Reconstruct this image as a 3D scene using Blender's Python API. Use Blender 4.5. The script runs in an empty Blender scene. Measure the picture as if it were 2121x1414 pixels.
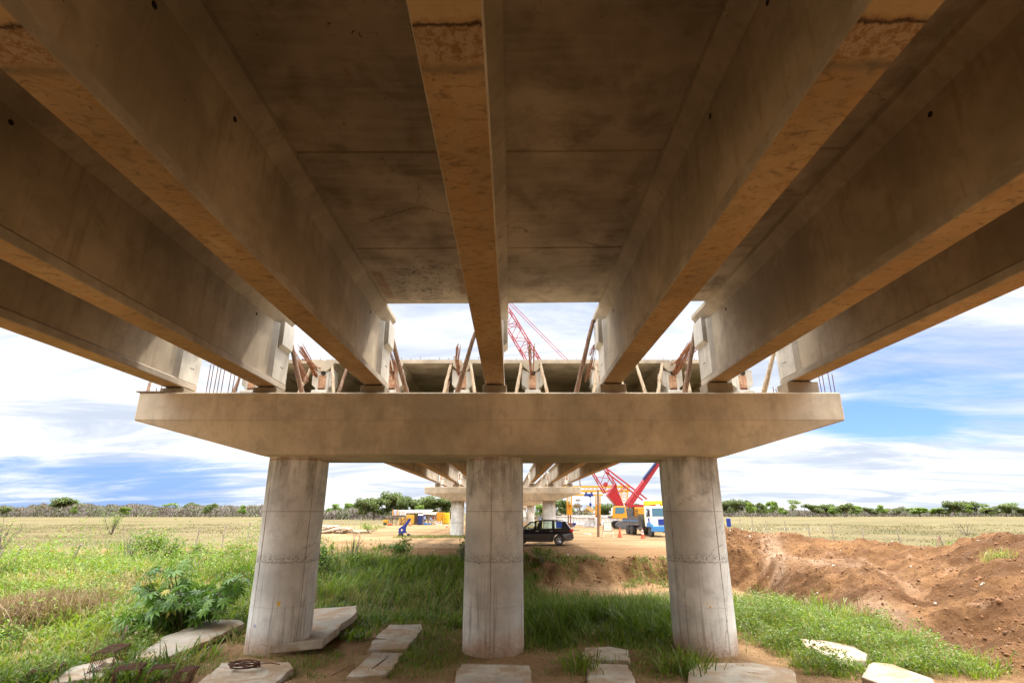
import bpy, bmesh, math, random
import numpy as np
from mathutils import Vector, Matrix, Euler, Quaternion

R = math.radians
random.seed(7)
rng = np.random.default_rng(7)
scene = bpy.context.scene
col = scene.collection

# ------------------------------------------------------------------ camera
# photo pixels are 2121 x 1414; camera at (0,0,CZ), looking along +Y, pitched up
FPX, CX, CY, HY = 1110.0, 1060.5, 707.0, 1061.5
CZ = 2.9
PITCH = math.atan((HY - CY) / FPX)
CT, ST = math.cos(PITCH), math.sin(PITCH)
cam_d = bpy.data.cameras.new("camera")
cam = bpy.data.objects.new("camera", cam_d)
col.objects.link(cam)
cam_d.sensor_width = 36.0
cam_d.lens = 36.0 * FPX / 2121.0
cam_d.clip_start = 0.05
cam_d.clip_end = 9000
cam.location = (0, 0, CZ)
cam.rotation_euler = (math.pi / 2 + PITCH, 0, 0)
scene.camera = cam

# ------------------------------------------------------------------ light
SUN = Vector((0.28, 0.61, 1.0)).normalized()
SUN_EL = math.asin(SUN.z)
SUN_AZ = math.atan2(SUN.x, SUN.y)
sun_d = bpy.data.lights.new("sun", 'SUN')
sun_d.energy = 1.4
sun_d.angle = R(4.5)
sun_d.color = (1.0, 0.93, 0.82)
sun = bpy.data.objects.new("sun", sun_d)
col.objects.link(sun)
sun.rotation_euler = SUN.to_track_quat('Z', 'Y').to_euler()
sun.location = SUN * 80

scene.view_settings.view_transform = 'Standard'
scene.view_settings.look = 'None'
scene.view_settings.exposure = 2.05
scene.view_settings.gamma = 1.0
scene.render.engine = 'CYCLES'
scene.cycles.max_bounces = 8
scene.cycles.diffuse_bounces = 5
scene.cycles.transparent_max_bounces = 8
scene.cycles.use_denoising = True
scene.cycles.sample_clamp_indirect = 6.0

# ------------------------------------------------------------------ node helpers
class NT:
    def __init__(self, tree):
        self.t = tree
        self.n = tree.nodes
        self.l = tree.links
    def node(self, kind, **kw):
        nd = self.n.new(kind)
        for k, v in kw.items():
            setattr(nd, k, v)
        return nd
    def set(self, sock, v):
        if isinstance(v, bpy.types.NodeSocket):
            self.l.new(v, sock)
        else:
            sock.default_value = v
    def noise(self, vec, scale, detail=4.0, rough=0.55, dist=0.0):
        nd = self.node('ShaderNodeTexNoise')
        self.set(nd.inputs['Vector'], vec)
        nd.inputs['Scale'].default_value = scale
        nd.inputs['Detail'].default_value = detail
        nd.inputs['Roughness'].default_value = rough
        nd.inputs['Distortion'].default_value = dist
        return nd.outputs['Fac']
    def ramp(self, fac, lo, hi, a=0.0, b=1.0):
        nd = self.node('ShaderNodeMapRange')
        nd.interpolation_type = 'SMOOTHSTEP'
        self.set(nd.inputs['Value'], fac)
        self.set(nd.inputs['From Min'], lo)
        self.set(nd.inputs['From Max'], hi)
        self.set(nd.inputs['To Min'], a)
        self.set(nd.inputs['To Max'], b)
        return nd.outputs['Result']
    def math(self, op, a, b=None, c=None):
        nd = self.node('ShaderNodeMath', operation=op)
        self.set(nd.inputs[0], a)
        if b is not None: self.set(nd.inputs[1], b)
        if c is not None: self.set(nd.inputs[2], c)
        return nd.outputs[0]
    def vmath(self, op, a, b):
        nd = self.node('ShaderNodeVectorMath', operation=op)
        self.set(nd.inputs[0], a); self.set(nd.inputs[1], b)
        return nd.outputs[0]
    def mix(self, fac, a, b, blend='MIX'):
        nd = self.node('ShaderNodeMix', data_type='RGBA', blend_type=blend)
        self.set(nd.inputs[0], fac)
        self.set(nd.inputs[6], a if isinstance(a, bpy.types.NodeSocket) else (*a, 1) if len(a) == 3 else a)
        self.set(nd.inputs[7], b if isinstance(b, bpy.types.NodeSocket) else (*b, 1) if len(b) == 3 else b)
        return nd.outputs[2]
    def pos(self):
        return self.node('ShaderNodeNewGeometry').outputs['Position']
    def sep(self, v):
        nd = self.node('ShaderNodeSeparateXYZ')
        self.set(nd.inputs[0], v)
        return nd.outputs
    def comb(self, x, y, z):
        nd = self.node('ShaderNodeCombineXYZ')
        self.set(nd.inputs[0], x); self.set(nd.inputs[1], y); self.set(nd.inputs[2], z)
        return nd.outputs[0]

# ------------------------------------------------------------------ sky
world = bpy.data.worlds.new("World")
scene.world = world
world.use_nodes = True
w = NT(world.node_tree)
w.n.clear()
out = w.node('ShaderNodeOutputWorld')
bg = w.node('ShaderNodeBackground')
bg.inputs['Strength'].default_value = 0.13
w.l.new(bg.outputs[0], out.inputs[0])
sky = w.node('ShaderNodeTexSky', sky_type='NISHITA')
sky.sun_disc = False
sky.sun_elevation = SUN_EL
sky.sun_rotation = SUN_AZ
sky.air_density = 1.0
sky.dust_density = 0.4
sky.ozone_density = 2.0
d = w.node('ShaderNodeTexCoord').outputs['Generated']
dx, dy, dz = w.sep(d)
zc = w.math('ADD', w.math('MAXIMUM', dz, 0.0), 0.10)
cu = w.math('DIVIDE', dx, zc)
cv = w.math('DIVIDE', dy, zc)
flat = w.comb(w.math('ADD', w.math('MULTIPLY', cu, 0.46), w.math('MULTIPLY', cv, 0.16)), cv, 0.0)
n1 = w.noise(flat, 0.50, 10.0, 0.64, 0.9)
n2 = w.noise(w.vmath('ADD', flat, (3.7, 1.9, 0.0)), 2.1, 9.0, 0.65, 0.7)
cl = w.math('ADD', w.math('MULTIPLY', n1, 0.66), w.math('MULTIPLY', n2, 0.40))
# azimuth x/y and elevation of a direction: clear patches low on the left and to the right
az = w.math('DIVIDE', dx, w.math('MAXIMUM', dy, 0.05))
el = w.math('DIVIDE', dz, w.math('MAXIMUM', dy, 0.05))
def patch(a0, e0, ra, re):
    da = w.math('DIVIDE', w.math('SUBTRACT', az, a0), ra)
    de = w.math('DIVIDE', w.math('SUBTRACT', el, e0), re)
    r2 = w.math('ADD', w.math('MULTIPLY', da, da), w.math('MULTIPLY', de, de))
    return w.ramp(r2, 0.0, 1.0, 1.0, 0.0)
clear = patch(-0.78, 0.03, 0.46, 0.11)
clear2 = patch(0.84, 0.24, 0.40, 0.17)
clear2b = patch(0.66, 0.16, 0.22, 0.05)
clear3 = patch(-0.10, 0.37, 0.14, 0.10)
clear4 = patch(0.16, 0.37, 0.20, 0.10)
dens = w.math('SUBTRACT', w.math('ADD', cl, 0.16), w.math('MULTIPLY', clear, 0.245))
dens = w.math('SUBTRACT', dens, w.math('MULTIPLY', clear2, 0.185))
dens = w.math('SUBTRACT', dens, w.math('MULTIPLY', clear2b, 0.20))
dens = w.math('SUBTRACT', dens, w.math('MULTIPLY', clear3, 0.10))
dens = w.math('SUBTRACT', dens, w.math('MULTIPLY', clear4, 0.11))
cover = w.ramp(dens, 0.38, 0.66)
cloud_shade = w.ramp(w.noise(w.vmath('ADD', flat, (9.1, 4.4, 0.0)), 1.25, 9.0, 0.62, 0.8), 0.36, 0.60, 0.0, 1.0)
cloud_col = w.mix(cloud_shade, (1.32, 1.48, 1.76), (2.25, 2.27, 2.32))
blue = w.mix(1.0, sky.outputs[0], (0.140, 0.185, 0.33), 'MULTIPLY')
low_l = patch(-0.75, 0.03, 0.75, 0.13)
blue = w.mix(w.math('MULTIPLY', low_l, 0.75), blue, (0.60, 1.02, 1.95))
# the sky overhead, out of view, is brightened to add fill light
high = w.ramp(dz, 0.36, 0.66, 1.0, 6.0)
w.l.new(w.mix(1.0, w.mix(cover, blue, cloud_col), w.comb(high, high, high), 'MULTIPLY'), bg.inputs['Color'])

# ------------------------------------------------------------------ object helpers
def P(px, py, D):
    """the world point at forward distance D that lies on photo pixel (px, py)"""
    u, v = px - CX, CY - py
    yc = FPX * CT - v * ST
    zc_ = FPX * ST + v * CT
    return Vector((u / yc * D, D, CZ + zc_ / yc * D))

def PG(px, py, z):
    """the world point of height z that lies on photo pixel (px, py)"""
    u, v = px - CX, CY - py
    yc = FPX * CT - v * ST
    zc_ = FPX * ST + v * CT
    D = (z - CZ) / (zc_ / yc)
    return Vector((u / yc * D, D, z))

def tag(o, label=None, cat=None, group=None, kind=None):
    if label: o['label'] = label
    if cat: o['category'] = cat
    if group: o['group'] = group
    if kind or label: o['kind'] = kind or 'thing'
    return o

def thing(name, label, cat, loc=(0, 0, 0), rz=0.0, group=None):
    o = bpy.data.objects.new(name, None)
    o.empty_display_size = 0.3
    col.objects.link(o)
    o.location = loc
    o.rotation_euler = (0, 0, rz)
    return tag(o, label, cat, group)

def copy_tree(o, parent=None):
    kids = [c for c in bpy.data.objects if c.parent == o]
    c = o.copy()
    col.objects.link(c)
    if parent: c.parent = parent
    for k in kids:
        copy_tree(k, c)
    return c

def dup(o, loc, rz=0.0, label=None, group=None, scale=None):
    c = copy_tree(o)
    c.location = loc
    c.rotation_euler = (0, 0, rz)
    if scale: c.scale = scale if not isinstance(scale, (int, float)) else (scale,) * 3
    if label: c['label'] = label
    if group: c['group'] = group
    return c

def world_matrix(o):
    m = Matrix.Identity(4)
    while o is not None:
        m = o.matrix_basis @ m if o.parent is None else o.matrix_parent_inverse @ o.matrix_basis @ m
        o = o.parent
    return m

def frame_from(axis):
    a = Vector(axis).normalized()
    up = Vector((0, 0, 1)) if abs(a.z) < 0.9 else Vector((1, 0, 0))
    s = a.cross(up).normalized()
    return s, s.cross(a).normalized()

class MB:
    def __init__(self):
        self.v, self.f, self.m = [], [], []
        self.mi = 0
    def add(self, verts, faces):
        b = len(self.v)
        self.v.extend(tuple(p) for p in verts)
        for f in faces:
            self.f.append(tuple(b + i for i in f))
            self.m.append(self.mi)
        return self
    def box(self, c, s, rot=None):
        hx, hy, hz = s[0] / 2, s[1] / 2, s[2] / 2
        pts = [Vector((sx * hx, sy * hy, sz * hz)) for sz in (-1, 1) for sy in (-1, 1) for sx in (-1, 1)]
        if rot is not None:
            m = rot if isinstance(rot, Matrix) else Euler(rot).to_matrix()
            pts = [m @ p for p in pts]
        c = Vector(c)
        self.add([p + c for p in pts], [(0, 2, 3, 1), (4, 5, 7, 6), (0, 1, 5, 4), (2, 6, 7, 3), (0, 4, 6, 2), (1, 3, 7, 5)])
        return self
    def tube(self, p0, p1, r0, r1=None, n=10, cap=True):
        r1 = r0 if r1 is None else r1
        p0, p1 = Vector(p0), Vector(p1)
        s, t = frame_from(p1 - p0)
        vs = []
        for p, r in ((p0, r0), (p1, r1)):
            for k in range(n):
                a = 2 * math.pi * k / n
                vs.append(p + s * (math.cos(a) * r) + t * (math.sin(a) * r))
        fs = [(k, (k + 1) % n, n + (k + 1) % n, n + k) for k in range(n)]
        if cap:
            fs += [tuple(range(n - 1, -1, -1)), tuple(range(n, 2 * n))]
        self.add(vs, fs)
        return self
    def path(self, pts, rad, n=6):
        """a tube through points; rad a number or a list"""
        pts = [Vector(p) for p in pts]
        rs = rad if isinstance(rad, (list, tuple)) else [rad] * len(pts)
        vs, fs = [], []
        for i, p in enumerate(pts):
            a = pts[min(i + 1, len(pts) - 1)] - pts[max(i - 1, 0)]
            s, t = frame_from(a)
            for k in range(n):
                q = 2 * math.pi * k / n
                vs.append(p + s * (math.cos(q) * rs[i]) + t * (math.sin(q) * rs[i]))
        for i in range(len(pts) - 1):
            for k in range(n):
                fs.append((i * n + k, i * n + (k + 1) % n, (i + 1) * n + (k + 1) % n, (i + 1) * n + k))
        fs += [tuple(range(n - 1, -1, -1)), tuple((len(pts) - 1) * n + k for k in range(n))]
        self.add(vs, fs)
        return self
    def lathe(self, prof, c=(0, 0, 0), n=32, axis='Z'):
        vs, fs = [], []
        for r, z in prof:
            for k in range(n):
                a = 2 * math.pi * k / n
                x, y = r * math.cos(a), r * math.sin(a)
                p = (x, y, z) if axis == 'Z' else (x, z, y) if axis == 'Y' else (z, x, y)
                vs.append((p[0] + c[0], p[1] + c[1], p[2] + c[2]))
        for i in range(len(prof) - 1):
            for k in range(n):
                fs.append((i * n + k, i * n + (k + 1) % n, (i + 1) * n + (k + 1) % n, (i + 1) * n + k))
        fs += [tuple(range(n - 1, -1, -1)), tuple((len(prof) - 1) * n + k for k in range(n))]
        self.add(vs, fs)
        return self
    def prism(self, poly, a0, a1, axis='Y', n=1):
        """poly: 2D outline; extruded along axis from a0 to a1 (outline axes are the two others, in XYZ order)"""
        k = len(poly)
        vs, fs = [], []
        for i in range(n + 1):
            a = a0 + (a1 - a0) * i / n
            for p in poly:
                vs.append((p[0], a, p[1]) if axis == 'Y' else (a, p[0], p[1]) if axis == 'X' else (p[0], p[1], a))
        for i in range(n):
            for j in range(k):
                fs.append((i * k + j, i * k + (j + 1) % k, (i + 1) * k + (j + 1) % k, (i + 1) * k + j))
        fs += [tuple(range(k - 1, -1, -1)), tuple(n * k + j for j in range(k))]
        self.add(vs, fs)
        return self
    def loft(self, rings, close=True):
        k = len(rings[0])
        vs = [p for r in rings for p in r]
        fs = []
        for i in range(len(rings) - 1):
            for j in range(k):
                fs.append((i * k + j, i * k + (j + 1) % k, (i + 1) * k + (j + 1) % k, (i + 1) * k + j))
        if close:
            fs += [tuple(range(k - 1, -1, -1)), tuple((len(rings) - 1) * k + j for j in range(k))]
        self.add(vs, fs)
        return self
    def build(self, name, mats, parent=None, smooth=False, bevel=0.0, fix=True, auto=None):
        me = bpy.data.meshes.new(name)
        vs = self.v
        if parent is not None:
            mi = world_matrix(parent).inverted()
            vs = [tuple(mi @ Vector(p)) for p in vs]
        me.from_pydata(vs, [], self.f)
        mats = mats if isinstance(mats, (list, tuple)) else [mats]
        for m in mats: me.materials.append(m)
        if len(mats) > 1:
            me.polygons.foreach_set('material_index', self.m)
        if fix:
            bm = bmesh.new(); bm.from_mesh(me)
            bmesh.ops.recalc_face_normals(bm, faces=bm.faces)
            if bevel > 0:
                es = [e for e in bm.edges if len(e.link_faces) == 2 and e.calc_face_angle(0) > 0.6]
                bmesh.ops.bevel(bm, geom=es, offset=bevel, segments=1, affect='EDGES', profile=0.5, clamp_overlap=True)
            bm.to_mesh(me); bm.free()
        if smooth:
            me.polygons.foreach_set('use_smooth', [True] * len(me.polygons))
            if auto is not None:
                me.set_sharp_from_angle(angle=R(auto))
        o = bpy.data.objects.new(name, me)
        col.objects.link(o)
        if parent is not None: o.parent = parent
        return o

def np_mesh(name, verts, faces_list, mat, tint=None, smooth=False, parent=None):
    """verts (n,3) array; faces_list: list of (m,k) int arrays; tint: per vertex float colour attribute"""
    me = bpy.data.meshes.new(name)
    nv = len(verts)
    loops = np.concatenate([f.ravel() for f in faces_list]).astype(np.int32)
    sizes = np.concatenate([np.full(len(f), f.shape[1]) for f in faces_list])
    starts = np.concatenate([[0], np.cumsum(sizes)[:-1]]).astype(np.int32)
    me.vertices.add(nv)
    me.vertices.foreach_set('co', np.ascontiguousarray(verts, dtype=np.float32).ravel())
    me.loops.add(len(loops))
    me.loops.foreach_set('vertex_index', loops)
    me.polygons.add(len(sizes))
    me.polygons.foreach_set('loop_start', starts)
    if smooth:
        me.polygons.foreach_set('use_smooth', np.ones(len(sizes), dtype=bool))
    if tint is not None:
        at = me.color_attributes.new('tint', 'FLOAT_COLOR', 'POINT')
        at.data.foreach_set('color', np.ascontiguousarray(tint, dtype=np.float32).ravel())
    me.materials.append(mat)
    me.update(calc_edges=True)
    o = bpy.data.objects.new(name, me)
    col.objects.link(o)
    if parent is not None: o.parent = parent
    return o

# numpy value noise
_tab = rng.random((256, 256))
def vnoise(x, y):
    xi, yi = np.floor(x).astype(int), np.floor(y).astype(int)
    fx, fy = x - xi, y - yi
    fx, fy = fx * fx * (3 - 2 * fx), fy * fy * (3 - 2 * fy)
    a = _tab[xi % 256, yi % 256]; b = _tab[(xi + 1) % 256, yi % 256]
    c = _tab[xi % 256, (yi + 1) % 256]; e = _tab[(xi + 1) % 256, (yi + 1) % 256]
    return (a * (1 - fx) + b * fx) * (1 - fy) + (c * (1 - fx) + e * fx) * fy
def fbm(x, y, s, o=4, g=0.5):
    t, a, n = 0.0, 1.0, 0.0
    for i in range(o):
        t = t + a * vnoise(x / s + 17.3 * i, y / s + 9.1 * i)
        n += a; a *= g; s = s / 2.03
    return t / n
def sstep(a, b, x):
    t = np.clip((x - a) / (b - a), 0, 1)
    return t * t * (3 - 2 * t)
# ------------------------------------------------------------------ materials
def new_mat(name):
    m = bpy.data.materials.new(name)
    m.use_nodes = True
    t = NT(m.node_tree)
    b = t.n['Principled BSDF']
    return m, t, b

def bump(t, b, h, strength=0.3, dist=0.02):
    nd = t.node('ShaderNodeBump')
    nd.inputs['Strength'].default_value = strength
    nd.inputs['Distance'].default_value = dist
    t.set(nd.inputs['Height'], h)
    t.l.new(nd.outputs[0], b.inputs['Normal'])

def plain(name, c, rough=0.6, metal=0.0, var=0.12, scale=6.0, dirt=None, dirt_amt=0.0, coat=0.0):
    m, t, b = new_mat(name)
    p = t.pos()
    n = t.noise(p, scale, 5.0, 0.6)
    lo = tuple(x * (1 - var) for x in c); hi = tuple(min(1, x * (1 + var)) for x in c)
    cc = t.mix(t.ramp(n, 0.3, 0.7), lo, hi)
    if dirt:
        n2 = t.noise(p, scale * 0.45, 6.0, 0.7)
        cc = t.mix(t.math('MULTIPLY', t.ramp(n2, 0.45, 0.7), dirt_amt), cc, dirt)
    t.l.new(cc, b.inputs['Base Color'])
    b.inputs['Roughness'].default_value = rough
    b.inputs['Metallic'].default_value = metal
    b.inputs['Coat Weight'].default_value = coat
    return m

def concrete(name, base, kind):
    m, t, b = new_mat(name)
    p = t.pos()
    x, y, z = t.sep(p)
    big = t.noise(p, 0.55, 5.0, 0.6, 0.3)
    mid = t.noise(p, 2.6, 6.0, 0.65, 0.2)
    fine = t.noise(p, 22.0, 5.0, 0.7)
    dk = tuple(c * 0.72 for c in base); lt = tuple(min(1, c * 1.18) for c in base)
    c = t.mix(t.ramp(big, 0.32, 0.68), dk, lt)
    c = t.mix(t.math('MULTIPLY', t.ramp(mid, 0.46, 0.70), 0.48), c, tuple(v * 0.60 for v in base))
    c = t.mix(t.math('MULTIPLY', t.ramp(fine, 0.55, 0.8), 0.22), c, tuple(v * 0.5 for v in base))
    # air holes
    vor = t.node('ShaderNodeTexVoronoi')
    vor.inputs['Scale'].default_value = 6.5
    t.set(vor.inputs['Vector'], p)
    pit = t.math('MULTIPLY', t.ramp(vor.outputs['Distance'], 0.05, 0.09, 1.0, 0.0), t.ramp(mid, 0.48, 0.58))
    c = t.mix(t.math('MULTIPLY', pit, 0.7), c, tuple(v * 0.22 for v in base))
    if kind in ('web', 'cap', 'end'):
        st = t.noise(t.vmath('MULTIPLY', p, (3.0, 3.0, 0.35)), 2.4, 5.0, 0.65)
        c = t.mix(t.math('MULTIPLY', t.ramp(st, 0.50, 0.70), 0.28 if kind == 'cap' else 0.42), c, tuple(v * f for v, f in zip(base, (0.58, 0.50, 0.40))))
    if kind == 'cap':
        w1 = t.noise(t.vmath('MULTIPLY', p, (1.0, 1.0, 0.18)), 1.7, 4.0, 0.6)
        c = t.mix(t.math('MULTIPLY', t.ramp(w1, 0.54, 0.68), 0.26), c, tuple(v * f for v, f in zip(base, (0.66, 0.58, 0.48))))
        band = t.ramp(t.math('ABSOLUTE', t.math('SUBTRACT', z, 4.885)), 0.0, 0.012, 1.0, 0.0)
        c = t.mix(t.math('MULTIPLY', band, 0.5), c, tuple(v * 0.45 for v in base))
    if kind == 'web':
        # old joint with rust and lime where an end segment was cast on
        jn = t.math('ADD', y, t.math('MULTIPLY', t.math('SUBTRACT', t.noise(p, 3.0, 5.0, 0.7), 0.5), 0.5))
        j = t.ramp(t.math('ABSOLUTE', t.math('SUBTRACT', jn, 2.5)), 0.0, 0.05, 1.0, 0.0)
        c = t.mix(t.math('MULTIPLY', j, 0.8), c, (0.04, 0.022, 0.010))
    if kind == 'soffit':
        sx = t.noise(t.vmath('MULTIPLY', p, (2.0, 0.7, 1.0)), 3.2, 7.0, 0.7, 0.5)
        c = t.mix(t.math('MULTIPLY', t.ramp(sx, 0.35, 0.7), 0.75), c, (0.36, 0.20, 0.075))
        sd = t.noise(t.vmath('MULTIPLY', p, (1.4, 2.4, 1.0)), 4.5, 8.0, 0.72, 0.8)
        c = t.mix(t.math('MULTIPLY', t.ramp(sd, 0.49, 0.66), 0.66), c, (0.13, 0.080, 0.038))
        wob = t.math('MULTIPLY', t.math('SUBTRACT', t.noise(p, 5.0, 6.0, 0.7), 0.5), 0.16)
        yy = t.math('ADD', y, wob)
        spall = t.math('MULTIPLY', t.ramp(yy, 2.53, 2.57), t.ramp(yy, 2.82, 2.86, 1.0, 0.0))
        sp_n = t.noise(p, 16.0, 8.0, 0.75, 0.6)
        spc = t.mix(t.ramp(sp_n, 0.40, 0.58), (0.24, 0.125, 0.055), (0.39, 0.27, 0.16))
        c = t.mix(spall, c, spc)
        edge = t.ramp(t.math('ABSOLUTE', t.math('SUBTRACT', yy, 2.55)), 0.0, 0.028, 1.0, 0.0)
        c = t.mix(t.math('MULTIPLY', edge, 0.9), c, (0.035, 0.014, 0.007))
        e2 = t.ramp(t.math('ABSOLUTE', t.math('SUBTRACT', yy, 2.90)), 0.0, 0.07, 1.0, 0.0)
        c = t.mix(t.math('MULTIPLY', e2, 0.55), c, (0.12, 0.10, 0.075))
        fresh = t.ramp(yy, 2.48, 2.53, 1.0, 0.0)
        c = t.mix(t.math('MULTIPLY', fresh, 0.6), c, (0.52, 0.36, 0.18))
    if kind == 'slab':
        mo = t.noise(p, 1.3, 6.0, 0.65, 0.4)
        c = t.mix(t.math('MULTIPLY', t.ramp(mo, 0.44, 0.68), 0.62), c, (0.15, 0.112, 0.072))
        pl = t.noise(t.vmath('MULTIPLY', p, (0.35, 4.0, 1.0)), 2.4, 4.0, 0.6)
        c = t.mix(t.math('MULTIPLY', t.ramp(pl, 0.4, 0.7), 0.25), c, tuple(v * 1.25 for v in base))
        sp = t.noise(p, 11.0, 8.0, 0.8, 1.0)
        gate = t.ramp(t.noise(p, 0.9, 2.0, 0.5), 0.52, 0.62)
        c = t.mix(t.math('MULTIPLY', t.math('MULTIPLY', t.ramp(sp, 0.60, 0.66), gate), 0.9), c, (0.018, 0.014, 0.010))
        cr = t.node('ShaderNodeTexVoronoi', feature='DISTANCE_TO_EDGE')
        cr.inputs['Scale'].default_value = 0.17
        t.set(cr.inputs['Vector'], t.vmath('ADD', p, t.vmath('MULTIPLY', t.comb(fine, mid, 0.0), (0.5, 0.5, 0.0))))
        crack = t.math('MULTIPLY', t.ramp(cr.outputs['Distance'], 0.0008, 0.0026, 1.0, 0.0), t.ramp(big, 0.46, 0.54))
        c = t.mix(t.math('MULTIPLY', crack, 0.7), c, (0.02, 0.015, 0.01))
        # mould on the panel before the open edge, and rust where shims stood
        def rect(x0, x1, y0, y1, e):
            a_ = t.math('MULTIPLY', t.ramp(x, x0 - e, x0 + e), t.ramp(x, x1 - e, x1 + e, 1.0, 0.0))
            return t.math('MULTIPLY', a_, t.math('MULTIPLY', t.ramp(y, y0 - e, y0 + e), t.ramp(y, y1 - e, y1 + e, 1.0, 0.0)))
        mould = t.math('MULTIPLY', rect(-2.5, -1.2, 9.3, 11.4, 0.5), t.ramp(t.noise(p, 9.0, 8.0, 0.8, 0.8), 0.52, 0.60))
        c = t.mix(t.math('MULTIPLY', mould, 0.92), c, (0.020, 0.015, 0.011))
        shim = t.math('ADD', rect(-2.86, -2.66, 9.9, 11.35, 0.03), rect(-1.14, -1.0, 9.8, 11.1, 0.03))
        c = t.mix(t.math('MULTIPLY', shim, t.ramp(mid, 0.30, 0.6, 0.25, 0.8)), c, (0.24, 0.135, 0.065))
        ru = t.noise(t.vmath('MULTIPLY', p, (1.0, 0.5, 1.0)), 1.9, 6.0, 0.7, 0.5)
        c = t.mix(t.math('MULTIPLY', t.ramp(ru, 0.66, 0.74), 0.5), c, (0.30, 0.14, 0.05))
    if kind == 'pillar':
        st = t.noise(t.vmath('MULTIPLY', p, (9.0, 9.0, 0.30)), 1.3, 6.0, 0.7, 0.25)
        low = t.ramp(z, 0.2, 2.3, 1.0, 0.15)
        c = t.mix(t.math('MULTIPLY', t.math('MULTIPLY', t.ramp(st, 0.50, 0.64), low), 0.58), c, (0.155, 0.140, 0.115))
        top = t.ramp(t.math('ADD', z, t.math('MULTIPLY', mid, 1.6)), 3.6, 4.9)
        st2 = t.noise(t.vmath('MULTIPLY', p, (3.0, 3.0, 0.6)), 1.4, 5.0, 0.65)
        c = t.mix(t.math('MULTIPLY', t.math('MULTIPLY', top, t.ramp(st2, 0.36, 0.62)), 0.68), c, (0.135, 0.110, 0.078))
        # construction joints
        wob = t.math('MULTIPLY', t.math('SUBTRACT', t.noise(p, 7.0, 6.0, 0.75), 0.5), 0.13)
        zz = t.math('ADD', z, wob)
        j1 = t.ramp(t.math('ABSOLUTE', t.math('SUBTRACT', zz, 1.86)), 0.0, 0.022, 1.0, 0.0)
        j1b = t.math('MULTIPLY', t.ramp(t.math('ABSOLUTE', t.math('SUBTRACT', zz, 1.93)), 0.0, 0.16, 1.0, 0.0), t.ramp(fine, 0.44, 0.62))
        j2 = t.ramp(t.math('ABSOLUTE', t.math('SUBTRACT', z, 2.93)), 0.003, 0.012, 1.0, 0.0)
        j3 = t.ramp(t.math('ABSOLUTE', t.math('SUBTRACT', zz, 0.95)), 0.0, 0.014, 1.0, 0.0)
        c = t.mix(t.math('MULTIPLY', j1, 0.42), c, (0.085, 0.070, 0.052))
        c = t.mix(t.math('MULTIPLY', j1b, 0.60), c, (0.10, 0.083, 0.062))
        c = t.mix(t.math('MULTIPLY', j2, 0.55), c, (0.10, 0.080, 0.06))
        c = t.mix(t.math('MULTIPLY', j3, 0.22), c, (0.10, 0.085, 0.07))
        mud = t.ramp(t.math('ADD', z, t.math('MULTIPLY', t.noise(p, 1.7, 4.0, 0.6), 0.9)), 0.45, 1.05, 1.0, 0.0)
        c = t.mix(t.math('MULTIPLY', mud, 0.74), c, (0.37, 0.190, 0.078))
        rough_low = t.math('MULTIPLY', t.ramp(z, 0.1, 0.5, 1.0, 0.0), t.ramp(fine, 0.52, 0.6))
        c = t.mix(t.math('MULTIPLY', rough_low, 0.4), c, (0.12, 0.09, 0.065))
        rim = t.math('MULTIPLY', t.ramp(t.math('ABSOLUTE', t.math('SUBTRACT', zz, 4.10)), 0.0, 0.05, 1.0, 0.0), t.ramp(big, 0.4, 0.6))
        c = t.mix(t.math('MULTIPLY', rim, 0.7), c, (0.30, 0.12, 0.05))
        cr = t.node('ShaderNodeTexVoronoi', feature='DISTANCE_TO_EDGE')
        cr.inputs['Scale'].default_value = 0.75
        t.set(cr.inputs['Vector'], t.vmath('ADD', t.vmath('MULTIPLY', p, (1.0, 1.0, 0.6)), t.vmath('MULTIPLY', t.comb(fine, mid, fine), (0.35, 0.35, 0.35))))
        crack = t.math('MULTIPLY', t.ramp(cr.outputs['Distance'], 0.002, 0.007, 1.0, 0.0), t.ramp(big, 0.45, 0.55))
        c = t.mix(t.math('MULTIPLY', crack, 0.55), c, (0.06, 0.05, 0.04))
    if kind == 'gslab':
        ds = t.noise(p, 1.5, 6.0, 0.7, 0.6)
        c = t.mix(t.math('MULTIPLY', t.ramp(ds, 0.42, 0.60), 0.85), c, (0.34, 0.215, 0.115))
        c = t.mix(t.math('MULTIPLY', t.ramp(t.noise(p, 13.0, 6.0, 0.8), 0.62, 0.70), 0.7), c, (0.10, 0.065, 0.035))
    t.l.new(c, b.inputs['Base Color'])
    b.inputs['Roughness'].default_value = 0.88
    b.inputs['Specular IOR Level'].default_value = 0.25
    h = t.math('ADD', t.math('MULTIPLY', fine, 0.5), t.math('MULTIPLY', mid, 0.8))
    h = t.math('SUBTRACT', h, t.math('MULTIPLY', pit, 1.2))
    bump(t, b, h, 0.35, 0.012)
    return m

M_web = concrete('girder_concrete', (0.42, 0.345, 0.245), 'web')
M_end = concrete('end_block_concrete', (0.50, 0.455, 0.38), 'end')
M_soffit = concrete('formwork_stained_concrete', (0.38, 0.255, 0.130), 'soffit')
M_slab = concrete('deck_slab_concrete', (0.43, 0.350, 0.252), 'slab')
M_cap = concrete('cap_concrete', (0.555, 0.470, 0.345), 'cap')
M_pillar = concrete('pillar_concrete', (0.70, 0.680, 0.620), 'pillar')
M_block = concrete('bearing_block_concrete', (0.27, 0.215, 0.15), 'cap2')
M_gslab = concrete('ground_slab_concrete', (0.46, 0.395, 0.30), 'gslab')
M_precast = concrete('pale_precast_concrete', (0.58, 0.56, 0.52), 'precast')

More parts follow.
